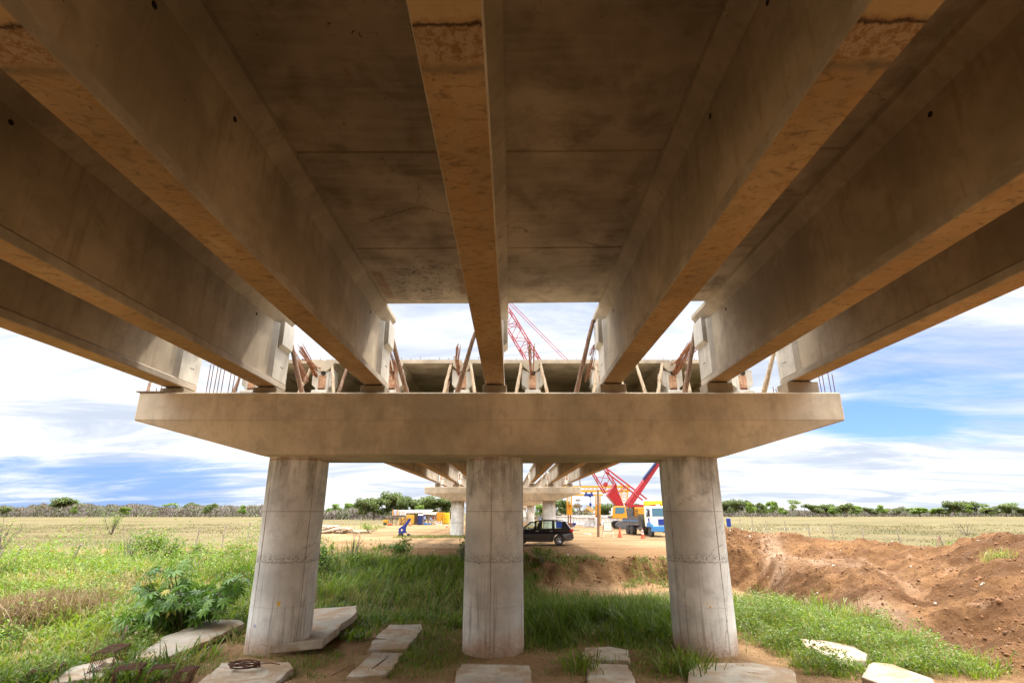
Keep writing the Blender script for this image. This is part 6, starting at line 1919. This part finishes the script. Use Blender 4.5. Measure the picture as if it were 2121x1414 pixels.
def lat_leg(parent, xa, xb, y0, y1, D, name, mat):
    mm = MB(); q = [(xa, -0.6), (xb, -0.6), (xb, 0.6), (xa, 0.6)]
    for a, dd_ in q: mm.tube(gp(a, y0, D + dd_), gp(a, y1, D + dd_), 0.10, n=6)
    n = max(4, int((y1 - y0) / 6)); st = (y1 - y0) / n
    for i in range(n):
        for k in range(4):
            (a0, d0), (a1, d1_) = q[k], q[(k + 1) % 4]
            ya, yb = y0 + st * i, y0 + st * (i + 1)
            mm.tube(gp(a0, ya, D + d0), gp(a1, yb, D + d1_), 0.05, n=4)
            mm.tube(gp(a1, ya, D + d1_), gp(a0, yb, D + d0), 0.05, n=4)
    return mm.build(name, mat, parent)
lat_leg(ga, 1286, 1300, 1002, 1088, GD, 'lattice_leg', M_yellow)
lat_leg(ga, 1234, 1243, 1024, 1088, GD + 4, 'lattice_leg', M_yellow)
lat_leg(ga, 1174.5, 1184, 1010, 1046, GD - 2, 'lattice_leg', M_yellow)
mm = MB(); p0, p1 = gp(1170, 1024.5, GD + 4), gp(1249, 1024.5, GD + 4); mm.box((p0 + p1) / 2, ((p1 - p0).length, 0.25, 0.28)); mm.build('cross_beam', M_yellow, ga)
for (a, D) in ((1179.5, GD - 2), (1238.5, GD + 3.4)):
    mm = MB()
    for o_ in (-2.4, 2.4): mm.tube(gp(a + o_, 1044, D), gp(a + o_, 1066, D), 0.28, n=10)
    mm.build('hydraulic_leg', M_orangey, ga)
    mm = MB()
    for o_ in (-2.4, 2.4): mm.tube(gp(a + o_, 1066, D), gp(a + o_, 1083, D), 0.10, n=8)
    mm.box(gp(a, 1085, D), (1.0, 0.5, 0.45)); mm.build('leg_rods', M_rust, ga)
hk = thing('hoist_trolley', 'deep blue hoist trolley with a hook, hanging under the yellow truss', 'hoist', gp(1220, 1020, GD))
mm = MB(); mm.box(gp(1219.5, 1024.5, GD), (1.5, 0.7, 0.40)); mm.box(gp(1222, 1026, GD), (0.4, 0.6, 0.5)); mm.build('trolley_body', M_blue, hk, bevel=0.05)
for a in (1214, 1225):
    mm = MB(); mm.lathe([(0.22, -.2), (0.24, 0), (0.22, .2)], gp(a, 1018.3, GD), 14, 'Y'); mm.box(gp(a, 1021, GD), (0.16, .3, .3)); mm.build('sheave', M_blue, hk)
mm = MB(); mm.tube(gp(1223.4, 1027, GD), gp(1223.4, 1043, GD), 0.025, n=5); mm.tube(gp(1222.4, 1027, GD), gp(1222.4, 1043, GD), 0.025, n=5); mm.build('hoist_ropes', M_cage, hk)
mm = MB(); mm.lathe([(0.08, -.35), (0.20, -.1), (0.20, .15), (0.06, .3)], gp(1223, 1044, GD), 10); mm.path([gp(1223, 1047, GD), gp(1224, 1049, GD), gp(1223, 1050, GD)], 0.05, 6); mm.build('hook', M_blue, hk)
mm = MB(); p0, p1 = gp(1216.5, 1050, GD - .6), gp(1230, 1058.5, GD - .6)
sx_, tx_ = frame_from(p1 - p0)
for o_ in (-.22, .22): mm.loft([[p + sx_ * a * .10 + tx_ * (b_ * .07 + o_) for a, b_ in ((-1, -1), (1, -1), (1, 1), (-1, 1))] for p in (p0, p1)])
for f in np.linspace(0.05, 0.95, 6): mm.tube(p0.lerp(p1, f) + tx_ * .22, p0.lerp(p1, f) - tx_ * .22, 0.06, n=5)
sp = mm.build('spreader_bar', M_yellow); tag(sp, 'slanted yellow spreader bar hanging below the blue hook', 'spreader bar')

# ---- precast girders lying in the yard
def lying(p0, p1, hh_, label):
    ax_ = Vector((p1.x - p0.x, p1.y - p0.y, 0)); L_ = ax_.length
    t_ = thing('precast_girder', label, 'girder', p0, math.atan2(ax_.y, ax_.x), 'precast girders lying in the yard')
    mm = MB(); k = hh_ / 1.3
    pr = [(-.25, 0), (.25, 0), (.25, .16 * k), (.10, .28 * k), (.10, 1.05 * k), (.30, 1.2 * k), (.30, 1.3 * k), (-.30, 1.3 * k), (-.30, 1.2 * k), (-.10, 1.05 * k), (-.10, .28 * k), (-.25, .16 * k)]
    m0 = Matrix.Translation(p0) @ Matrix.Rotation(math.atan2(ax_.y, ax_.x), 4, 'Z')
    rings = [[m0 @ Vector((L_ * f, y_, z_)) for y_, z_ in pr] for f in np.linspace(0, 1, 8)]
    mm.loft(rings); b_ = mm.build('beam', M_precast, t_)
    mm = MB()
    for xe in (0.5, L_ - 0.5):
        ctr = m0 @ Vector((xe, 0, 0.66 * k)); mm.box(ctr, (1.0, 0.46, 0.84 * k), (0, 0, math.atan2(ax_.y, ax_.x)))
    e = mm.build('end_block', M_precast, t_)
    mm = MB()
    for xe in (0.35, 0.75, L_ - 0.35, L_ - .75):
        for zz_ in (.45, .75): mm.tube(m0 @ Vector((xe, -.245, zz_ * k)), m0 @ Vector((xe, .245, zz_ * k)), 0.085, n=10)
    mm.build('lifting_hole', M_hole, e)
    return t_
def gnd(px_, D): q = P(px_, 1090, D); q.z = h1(q.x, D) - 0.02; return q
lying(gnd(1236, 93), gnd(1189, 118), 1.55, 'pale precast girder with holes in its end, left of the wooden pole')
lying(gnd(1290, 100), gnd(1232, 124), 1.55, 'pale precast girder behind the A-frame sign')
lying(gnd(1270, 128), gnd(1140, 122), 1.55, 'long pale precast girder lying across behind the gantry')
lying(gnd(1330, 150), gnd(1165, 140), 1.7, 'farthest long pale girder along the trees')
mm = MB(); q = gnd(1212, 98); mm.prism([(-.7, 0), (.7, 0), (.12, 1.4), (-.12, 1.4)], -0.12, 0.12, 'Y'); o = mm.build('concrete_stand', M_precast); o.location = q + Vector((0, -2.5, 0)); tag(o, 'pale triangular concrete stand in front of the end-holed girder', 'stand')

# ---- small yard things on the right
q = at(1238, 57); mm = MB(); tp = P(1238.5, 1014, 57)
mm.path([q - Vector((0, 0, .3)), q.lerp(tp, .4) + Vector((.03, 0, 0)), tp], [0.13, 0.115, 0.095], 10)
tag(mm.build('wooden_pole', M_bark, None, True, auto=50), 'tall bare wooden pole standing behind the dark car', 'pole')
def cone(px_, D, label, hh_=0.95, stripe=True):
    q_ = at(px_, D); k = hh_ / 0.95
    t_ = thing('traffic_cone', label, 'traffic cone', q_, 0, 'traffic cones')
    MB().box((q_.x, q_.y, q_.z + .025), (.48 * k, .48 * k, .05)).build('base', M_cone, t_)
    MB().lathe([(.19 * k, .05), (.04 * k, .95 * k)], q_, 16).build('cone', M_cone, t_, True, auto=40)
    for z0, z1 in ((.42, .54), (.68, .80)):
        if stripe: MB().lathe([((.19 - .15 * (z0 - .05) / .9) * k + .004, z0 * k), ((.19 - .15 * (z1 - .05) / .9) * k + .004, z1 * k)], q_, 16).build('white_band', M_white, t_, True, auto=40)
    return t_
cone(1283, 54.3, 'faded orange traffic cone between the A-frame sign and the truck', 0.95, False)
cone(1330, 53.0, 'orange and white traffic cone in front of the truck wheel', 0.90)
cone(849, 102, 'small striped cone in front of the yellow box', 0.75)
cone(925.5, 92, 'small orange cone at the left of the second pier', 0.55)
q = at(903, 97); t_ = thing('marker_post', 'red and white banded marker post on the sandy yard', 'marker post', q)
MB().lathe([(.10, 0), (.10, .6)], q, 12).build('post', M_white, t_)
MB().lathe([(.104, .1), (.104, .22)], q, 12).build('red_band', M_shirtred, t_); MB().lathe([(.104, .38), (.104, .5)], q, 12).build('red_band', M_shirtred, t_)
# A-frame board
q = at(1258, 55.2); t_ = thing('folding_sign', 'cream A-frame board with faded lettering on white legs', 'sign', q, 0)
zt = P(1258, 1081, 55.2).z
mm = MB()
for s in (-1, 1):
    mm.tube((q.x + s * .50, q.y - .42, q.z), (q.x + s * .34, q.y, zt), 0.032, n=6); mm.tube((q.x + s * .50, q.y + .50, q.z), (q.x + s * .34, q.y + .02, zt), 0.032, n=6)
mm.tube((q.x - .47, q.y - .34, q.z + .45), (q.x + .47, q.y - .34, q.z + .45), .03, n=6)
mm.build('legs', M_offwhite, t_)
def on_bd(u_, v_, o_=0.0):
    a = Vector((q.x, q.y - .30, q.z + .62)); b_ = Vector((q.x, q.y - .02, zt))
    f = v_; n_ = Vector((0, -1, -(b_.y - a.y) / (b_.z - a.z) * -1)).normalized()
    return a.lerp(b_, f) + Vector((u_, 0, 0)) + Vector((0, -1, .3)).normalized() * o_
mm = MB(); mm.loft([[on_bd(-.42, 0), on_bd(.42, 0), on_bd(.42, 1), on_bd(-.42, 1)], [on_bd(-.42, 0, .02), on_bd(.42, 0, .02), on_bd(.42, 1, .02), on_bd(-.42, 1, .02)]]); bd = mm.build('board', M_steel, t_)
mm = MB(); mm.loft([[on_bd(-.34, .06, .021), on_bd(.34, .06, .021), on_bd(.34, .94, .021), on_bd(-.34, .94, .021)], [on_bd(-.34, .06, .024), on_bd(.34, .06, .024), on_bd(.34, .94, .024), on_bd(-.34, .94, .024)]]); mm.build('cream_face', M_boardy, bd)
# blue tub and cable reel
q = at(1185.5, 95); t_ = thing('blue_tub', 'two-tone blue tub standing by the gantry leg', 'tub', q)
MB().lathe([(.40, 0), (.50, .25)], q, 18).build('lower_band', M_shirt, t_); MB().lathe([(.50, .25), (.66, .40), (.68, .66), (.60, .66)], q, 18).build('rim_band', M_blue, t_)
q = at(1157.5, 86); q.z += 0.55; t_ = thing('cable_reel', 'dark cable reel with blue rims above the car roof line', 'cable reel', q)
mm = MB(); mm.lathe([(.25, -.45), (.25, .45)], q, 18, 'Y'); mm.build('cable', M_black, t_)
for s in (-1, 1): MB().lathe([(.55, s * .45), (.55, s * .52)], q, 20, 'Y').build('flange', M_blue, t_)
# timber stacks by the third pier
def stack(px_, D, wd, hh_, label):
    q_ = at(px_, D); t_ = thing('timber_stack', label, 'timber stack', q_, 0, 'timber stacks by the third pier')
    n = 9
    for k in range(n):
        MB().box((q_.x + rng.normal(0, .05), q_.y + rng.normal(0, .05), q_.z + hh_ * (k + .45) / n), (wd * rng.uniform(.9, 1.05), 1.2, hh_ / n * .55)).build('board_layer', M_plank if k % 3 else M_log, t_)
    return t_
stack(1087, 93, 0.9, 1.7, 'layered timber stack left of the third pier pillar'); stack(1112.5, 93, 0.9, 1.7, 'layered timber stack right of the third pier pillar')
# flat stones and boards on the yard
for (a, D, w_, lb) in ((1215, 62, 1.0, 'flat grey stone lying left of the wooden pole'), (1190, 75, 1.6, 'low earth-coloured board behind the dark car')):
    q = at(a, D); mm = MB(); mm.loft([[q + Vector((w_ * math.cos(k) * .5, .25 * math.sin(k), -.05)) for k in np.linspace(0, 5.6, 8)], [q + Vector((w_ * math.cos(k) * .42, .2 * math.sin(k), .14)) for k in np.linspace(0, 5.6, 8)]])
    tag(mm.build('flat_stone', M_whitestone if a == 1215 else M_plank), lb, 'stone' if a == 1215 else 'board')

# ---- the yard on the left
YD = 110.0
def zt_(py_, D): return P(900, py_, D).z
t_ = thing('tank_stand', 'rough timber stand with crossed braces carrying two water tanks', 'stand', at(821, YD))
xa, xb = P(803, 1070, YD).x, P(840, 1070, YD).x; zg = h1(xa, YD); zs = zt_(1070.5, YD)
for i in range(5):
    xx = xa + (xb - xa) * i / 4
    for yy in (YD - .7, YD + .7): MB().tube((xx, yy, zg - .1), (xx, yy, zs), 0.075, n=6).build('post', M_plank, t_)
mm = MB(); mm.box(((xa + xb) / 2, YD, zs + .06), (xb - xa + .3, 1.7, .14)); mm.build('platform', M_plank, t_)
mm = MB()
for i in (0, 3):
    x0_, x1_ = xa + (xb - xa) * i / 4, xa + (xb - xa) * (i + (2 if i == 0 else 1)) / 4
    mm.tube((x0_, YD - .8, zg + .2), (x1_, YD - .8, zs - .1), .06, n=5); mm.tube((x0_, YD - .8, zs - .1), (x1_, YD - .8, zg + .2), .06, n=5)
mm.build('cross_braces', M_bark, t_)
for (a, lb, mt) in ((819.5, 'amber-faced cubic water tank, left one on the timber stand', M_orangey), (834, 'white caged cubic water tank, right one on the timber stand', M_tank)):
    q = P(a, 1070, YD); z0 = zs + .13
    t2 = thing('water_tank', lb, 'water tank', (q.x, YD, z0), 0, 'water tanks on the stand')
    MB().box((q.x, YD, z0 + .09), (1.2, 1.2, .18)).build('pallet', M_black, t2)
    MB().box((q.x, YD, z0 + .68), (1.12, 1.1, 1.0)).build('container', M_tank, t2, bevel=.06)
    mm = MB()
    for k in range(7):
        mm.tube((q.x - .6 + .2 * k, YD - .6, z0 + .18), (q.x - .6 + .2 * k, YD - .6, z0 + 1.22), .014, n=4)
        if k < 6: mm.tube((q.x - .6, YD - .6, z0 + .2 + .2 * k), (q.x + .6, YD - .6, z0 + .2 + .2 * k), .014, n=4)
    mm.build('cage', M_cage, t2)
    if mt is M_orangey:
        mm = MB(); mm.box((q.x - .42, YD - .58, z0 + .7), (.30, .05, 1.0)); mm.box((q.x + .42, YD - .58, z0 + .7), (.30, .05, 1.0)); mm.build('amber_panel', M_orangey, t2)
        MB().box((q.x, YD - .62, z0 + .8), (.42, .03, .5)).build('pale_blue_label', M_shirt, t2)
# shed with the tin roof
SD = 116.0
t_ = thing('open_shed', 'open-sided shed with a white tin roof behind the water tanks', 'shed', at(868, SD))
xa, xb = P(838, 1060, SD).x, P(893, 1060, SD).x; zg = h1(xa, SD)
mm = MB(); z1 = zt_(1056.3, SD + 3); z0 = zt_(1061.4, SD - 2)
for k in range(24):
    pass
mm.loft([[(xa, SD - 2, z0), (xb, SD - 2, z0 + .08), (xb, SD + 3, z1 + .05), (xa, SD + 3, z1)], [(xa, SD - 2, z0 + .05), (xb, SD - 2, z0 + .13), (xb, SD + 3, z1 + .10), (xa, SD + 3, z1 + .05)]])
mm.build('roof', M_tin, t_)
for i in range(6):
    xx = xa + .1 + (xb - xa - .2) * i / 5
    MB().tube((xx, SD - 1.9, zg - .1), (xx, SD - 1.9, z0), .07, n=6).build('post', M_plank, t_); MB().tube((xx, SD + 2.8, zg - .1), (xx, SD + 2.8, z1), .07, n=6).build('post', M_plank, t_)
MB().tube((xa, SD - 1.95, z0 - .12), (xb, SD - 1.95, z0 - .05), .07, n=6).build('eaves_rail', M_plank, t_)
mm = MB(); x1_ = P(868, 1070, SD).x; mm.box(((xa + x1_) / 2, SD + 2.5, zg + .9), (x1_ - xa, .08, 1.8)); mm.build('board_wall', M_plank, t_)
t_ = thing('low_shelter', 'low brown shelter of poles beside the tin-roofed shed', 'shelter', at(889, 113))
xa, xb = P(876, 1060, 113).x, P(903, 1060, 113).x; z0 = zt_(1064.5, 113)
mm = MB(); mm.loft([[(xa, 112, z0), (xb, 112, z0 - .1), (xb, 115, z0 + .35), (xa, 115, z0 + .35)], [(xa, 112, z0 + .06), (xb, 112, z0 - .04), (xb, 115, z0 + .41), (xa, 115, z0 + .41)]]); mm.build('roof', M_plank, t_)
for i in range(5):
    xx = xa + .1 + (xb - xa - .2) * i / 4
    MB().tube((xx, 112.1, zg - .1), (xx, 112.1, z0), .05, n=5).build('post', M_plank, t_); MB().tube((xx, 114.8, zg - .1), (xx, 114.8, z0 + .3), .05, n=5).build('post', M_plank, t_)
MB().tube((xa, 112.0, zg + .9), (xb, 112.0, zg + .9), .04, n=5).build('rail', M_plank, t_)
def box_thing(name, label, cat, a0, a1, y0, D, dep, mat, group=None, parts=()):
    xa_, xb_ = P(a0, 1070, D).x, P(a1, 1070, D).x; zg_ = h1(xa_, D); zt2 = zt_(y0, D)
    t2 = thing(name, label, cat, ((xa_ + xb_) / 2, D + dep / 2, zg_), 0, group)
    MB().box(((xa_ + xb_) / 2, D + dep / 2, (zg_ + zt2) / 2 + .05), (xb_ - xa_, dep, zt2 - zg_ - .1)).build('body', mat, t2, bevel=.02)
    MB().box(((xa_ + xb_) / 2, D + dep / 2, zg_ + .05), (xb_ - xa_ - .1, dep - .1, .1)).build('skid', M_black, t2)
    mm_ = MB(); n = max(3, int((xb_ - xa_) / .3))
    for k in range(n): mm_.box((xa_ + (xb_ - xa_) * (k + .5) / n, D - .012, (zg_ + zt2) / 2 + .05), (.05, .03, zt2 - zg_ - .25))
    mm_.build('ribs', mat, t2)
    mm_ = MB(); mm_.box((xa_ + (xb_ - xa_) * .25, D - .03, zg_ + 1.0), (.06, .03, .35)); mm_.build('handle', M_black, t2)
    return t2
YB = 'yellow site boxes'
box_thing('site_container', 'wide yellow site box under the tin roof, behind the blue wheeled frame', 'container', 840, 855.5, 1066, 112.5, 1.8, M_yellow, YB)
box_thing('site_container', 'amber yellow cabin right of the low shelter', 'container', 903, 914, 1060.5, 117, 2.2, M_orangey, YB)
box_thing('site_container', 'narrow yellow box squeezed between two wider ones', 'container', 915.5, 919.5, 1060.8, 118, 2.0, M_yellow, YB)
box_thing('site_container', 'bright lemon yellow box nearest the second pier', 'container', 920.5, 929.5, 1061.2, 119, 2.0, M_lemon, YB)
box_thing('site_container', 'yellow box half hidden behind the braces of the tank stand', 'container', 827, 838, 1071.5, 113, 1.6, M_yellow, YB)
t_ = box_thing('portable_toilet', 'dark blue portable cabin with a white lid', 'cabin', 864.8, 875.0, 1067, 110, 1.1, M_navy)
xa_, xb_ = P(866, 1070, 110).x, P(874.6, 1070, 110).x; zz_ = zt_(1067, 110)
MB().loft([[(xa_, 110, zz_ + .0), (xb_, 110, zz_), (xb_, 111.1, zz_), (xa_, 111.1, zz_)], [(xa_ + .08, 110.1, zz_ + .28), (xb_ - .08, 110.1, zz_ + .28), (xb_ - .08, 111, zz_ + .28), (xa_ + .08, 111, zz_ + .28)]]).build('lid', M_white, t_)
# white barrier, generator, crates, buckets
q = at(909.5, 100); t_ = thing('trestle_barrier', 'small white trestle barrier in front of the amber cabin', 'barrier', q)
mm = MB()
for s in (-1, 1): mm.box((q.x + s * .40, q.y, q.z + .45), (.07, .3, .9))
mm.build('legs', M_white, t_); MB().box((q.x, q.y - .05, q.z + .72), (1.0, .05, .16)).build('upper_board', M_white, t_); MB().box((q.x, q.y - .05, q.z + .40), (1.0, .05, .14)).build('lower_board', M_white, t_)
mm = MB(); mm.box((q.x - .3, q.y - .08, q.z + .72), (.28, .03, .10)); mm.box((q.x + .3, q.y - .08, q.z + .72), (.28, .03, .10)); mm.build('black_stripes', M_black, t_)
q = at(798, 106); t_ = thing('site_generator', 'small orange engine unit on wheels left of the tank stand', 'generator', q)
MB().box((q.x, q.y, q.z + .75), (.75, .7, .6)).build('housing', M_orangey, t_, bevel=.05); MB().box((q.x + .1, q.y, q.z + 1.18), (.4, .4, .22)).build('air_filter', M_black, t_, bevel=.04)
for s in (-1, 1): wheel(t_, (q.x - .1, q.y + s * .42, q.z + .28), .28, .14, 'Y', M_steel, 16, 0)
q = at(806.5, 105); t_ = thing('orange_crate', 'low orange crate at the foot of the tank stand', 'crate', q); MB().box((q.x, q.y, q.z + .18), (.75, .5, .34)).build('box', M_cone, t_, bevel=.02); MB().box((q.x, q.y, q.z + .37), (.79, .54, .05)).build('rim', M_cone, t_)
for k, a in enumerate((880, 883.5, 889.5)):
    q = at(a, 109); o = MB().lathe([(.17, 0), (.22, .40), (.19, .40), (.15, .05)], q, 12).build('bucket', M_skyblue)
    tag(o, ['blue bucket nearest the dark blue cabin', 'blue bucket between two others under the shelter', 'blue bucket at the shelter, right of two others'][k], 'bucket', 'blue buckets')
for k, (a, D) in enumerate(((788, 100), (795, 90), (772, 74))):
    q = at(a, D); o = MB().box((0, 0, .08), (1.1, .35, .14), (0, 0, .3 * k)).build('sawn_board', M_log); o.location = q
    tag(o, ['pale sawn board on the ground left of the orange engine unit', 'pale sawn board in front of the orange engine unit', 'pale sawn board between the logs and the yard'][k], 'board', 'sawn boards in the yard')
# the blue wheeled frame
BD = 56.5; S_ = BD / (FPX / CT) / 11.163
q = at(838, BD)
t_ = thing('wheeled_frame', 'deep blue steel frame with a raised neck on small wheels', 'trailer', q)
def bl(x_, y_): return (q.x + (x_ - 640) * S_, q.z + (905 - y_) * S_)
outl = [(515, 718), (650, 628), (718, 520), (738, 500), (768, 508), (768, 532), (695, 640), (668, 705), (662, 750), (688, 800), (670, 818), (515, 822)]
hole = [(545, 752), (560, 778), (600, 770), (612, 745), (590, 722), (560, 730)]
for yy in (-.20, .20):
    mm = MB(); bm = bmesh.new()
    vo = [bm.verts.new((bl(*p_)[0], BD + yy, bl(*p_)[1])) for p_ in outl]; vh = [bm.verts.new((bl(*p_)[0], BD + yy, bl(*p_)[1])) for p_ in hole]
    eo = [bm.edges.new((vo[i], vo[(i + 1) % len(vo)])) for i in range(len(vo))] + [bm.edges.new((vh[i], vh[(i + 1) % len(vh)])) for i in range(len(vh))]
    bmesh.ops.triangle_fill(bm, edges=eo, use_beauty=True)
    g_ = bmesh.ops.extrude_face_region(bm, geom=list(bm.faces)); bmesh.ops.translate(bm, verts=[e for e in g_['geom'] if isinstance(e, bmesh.types.BMVert)], vec=(0, .05, 0))
    bm.verts.index_update()
    mm.add([v.co[:] for v in bm.verts], [tuple(v.index for v in f.verts) for f in bm.faces]); bm.free()
    mm.build('side_plate', M_blue, t_)
mm = MB()
for (a, b_) in ((740, 520), (660, 640), (520, 800), (660, 800), (525, 730)):
    x_, z_ = bl(a, b_); mm.tube((x_, BD - .2, z_), (x_, BD + .25, z_), .035, n=6)
mm.build('cross_bars', M_blue, t_)
mm = MB(); x0_, z0_ = bl(563, 822); x1_, z1_ = bl(563, 868); mm.tube((x0_, BD, z0_), (x1_, BD, z1_), .04); x2_, z2_ = bl(742, 858); x3_, z3_ = bl(680, 805); mm.tube((x3_, BD, z3_), (x2_, BD, z2_), .03); mm.tube((x1_, BD - .3, z1_), (x1_, BD + .4, z1_), .03); mm.tube((x2_, BD - .2, z2_), (x2_, BD + .3, z2_), .03); mm.build('axle_arms', M_steel, t_)
for yy in (-.28, .36): wheel(t_, (x1_, BD + yy, q.z + .20), .21, .14, 'Y', M_steel, 18, 0)
wheel(t_, (x2_, BD + .02, q.z + .18), .18, .12, 'Y', M_steel, 18, 0)

# ---- the log pile
lp = at(705, 66)
for k in range(30):
    lay = 0 if k < 16 else 1 if k < 26 else 2
    cx_ = lp.x + (rng.uniform(-3.0, 2.6) if lay == 0 else rng.uniform(-2.8, 1.0) if lay == 1 else rng.uniform(-2.6, -0.5))
    cy_ = lp.y + rng.uniform(-1.2, 1.2); r_l = rng.uniform(.11, .19); ln = rng.uniform(1.2, 2.6)
    a = rng.normal(0.15, .8); zz_ = h1(cx_, cy_) + r_l + lay * .30
    dv_ = Vector((math.cos(a), math.sin(a), rng.normal(0, .10))) * ln / 2
    c_ = Vector((cx_, cy_, zz_))
    o = MB().path([c_ - dv_, c_ + Vector((0, .03, .02)), c_ + dv_], [r_l, r_l * .95, r_l * .85], 9).build('cut_log', M_log if rng.random() < .75 else M_barkpale, None, True, auto=50)
    tag(o, 'pale cut log lying in the loose pile right of the left pillar', 'log', 'logs of the loose pile')
for k, (a, D) in enumerate(((492, 36), (484, 37), (500, 36.5))):
    q = at(a, D); m_ = MB()
    for j in range(6):
        c_ = q + Vector((rng.uniform(-.5, .5), rng.uniform(-.3, .3), .08 + .03 * j)); dv_ = Vector((rng.uniform(-.6, .6), rng.uniform(-.2, .2), rng.uniform(-.05, .12))); m_.path([c_ - dv_, c_ + Vector((0, 0, .12)), c_ + dv_], .018, 5)
    tag(m_.build('rebar_scrap', M_rust), ['rusty bent rebar scrap heap left of the left pillar', 'smaller rusty rebar scrap at the left of the heap', 'rusty rebar scrap touching the left pillar edge'][k], 'rebar', 'rebar scrap beside the left pillar')

# ------------------------------------------------------------------ fences
def fence(name, label, posts, wires, mat, rad=0.055):
    t_ = thing(name, label, 'fence', at(posts[0][0], posts[0][1]))
    tops = []
    for (pa, D, ytop, lean) in posts:
        b_ = at(pa, D); tp = P(pa + lean, ytop, D)
        MB().path([b_ - Vector((0, 0, .2)), b_.lerp(tp, .5) + Vector((rng.normal(0, .015), 0, 0)), tp], [rad, rad * .95, rad * .8], 8).build('post', mat, t_)
        tops.append((b_, tp))
    for f in wires:
        mm = MB()
        for i in range(len(tops) - 1):
            a, b_ = tops[i][0].lerp(tops[i][1], f), tops[i + 1][0].lerp(tops[i + 1][1], f)
            mm.path([a, a.lerp(b_, .5) - Vector((0, 0, .05)), b_], 0.004, 4)
        mm.build('wire', M_steel, t_)
    return t_
fr = fence('wire_fence', 'wire fence with thin wooden posts beyond the dug earth on the right',
      [(1508, 64, 1072, 0), (1532, 60, 1074, 0), (1557, 56, 1063, 0), (1586, 52, 1077, 0), (1627, 48, 1079, -2), (1675, 44, 1082, -3), (1725, 40, 1085, -4), (1788, 37, 1091, -4), (1861, 34, 1097, -4), (1951, 31, 1107, -6)], (.35, .65, .92), M_post, .045)
q0 = at(1928, 30.5); q1 = P(1944, 1112, 31); MB().path([q0, q1], [.06, .055], 8).build('brace_post', M_bark, fr)
fence('wire_fence', 'wire fence with pale posts across the dry field on the left',
      [(5, 23, 1139, 1), (42, 24, 1130, 4), (163, 25.5, 1126, 5), (412, 36, 1090, 3), (466, 40, 1083, 3), (517, 44, 1079, 2), (566, 50, 1076, 2)], (.4, .7, .95), M_post, .05)
fence('wire_fence', 'thin wire fence with pale posts between the logs and the trees',
      [(672, 74, 1073, 0), (692, 76, 1073, 0), (707, 78, 1074, 0), (722, 80, 1073, 0), (735, 82, 1074, 0), (748, 84, 1072, 0), (756, 84, 1070, 3), (770, 88, 1072, 0), (779, 90, 1072, 0), (787, 94, 1072, 0)], (.4, .7, .95), M_post, .045)
# blue plastic things and white rags at the right fence
q = P(1509, 1080, 60); o = MB().loft([[q + Vector((a * .22, b_ * .06, c_)) for a, b_ in ((-1, -1), (1, -1), (1, 1), (-1, 1))] for c_ in (-.5, .0, .35)]).build('blue_sack', M_blue, None, bevel=.03); tag(o, 'deep blue sack hung on a post beside the right pillar', 'sack')
q = P(1604, 1112, 46); mm = MB(); mm.tube(q + Vector((-.5, 0, .12)), q + Vector((.45, 0, -.02)), .05, n=8); mm.tube(q + Vector((.45, 0, -.02)), q + Vector((.45, 0, -.45)), .05, n=8); mm.tube(q + Vector((-.5, 0, .12)), q + Vector((-.5, 0, -.5)), .05, n=8)
tag(mm.build('blue_pipe_frame', M_blue), 'deep blue bent pipe frame poking up behind the dug earth', 'frame')
for k in range(12):
    a = 1540 + 14 * k + rng.uniform(-4, 4); q = at(a, 78); o = MB().box((0, 0, .16), (.07, .06, .18), (rng.normal(0, .2), rng.normal(0, .2), 0)).build('white_peg', M_white); o.location = q
    tag(o, 'small white marker peg in the row across the right field', 'peg', 'white marker pegs in the field')
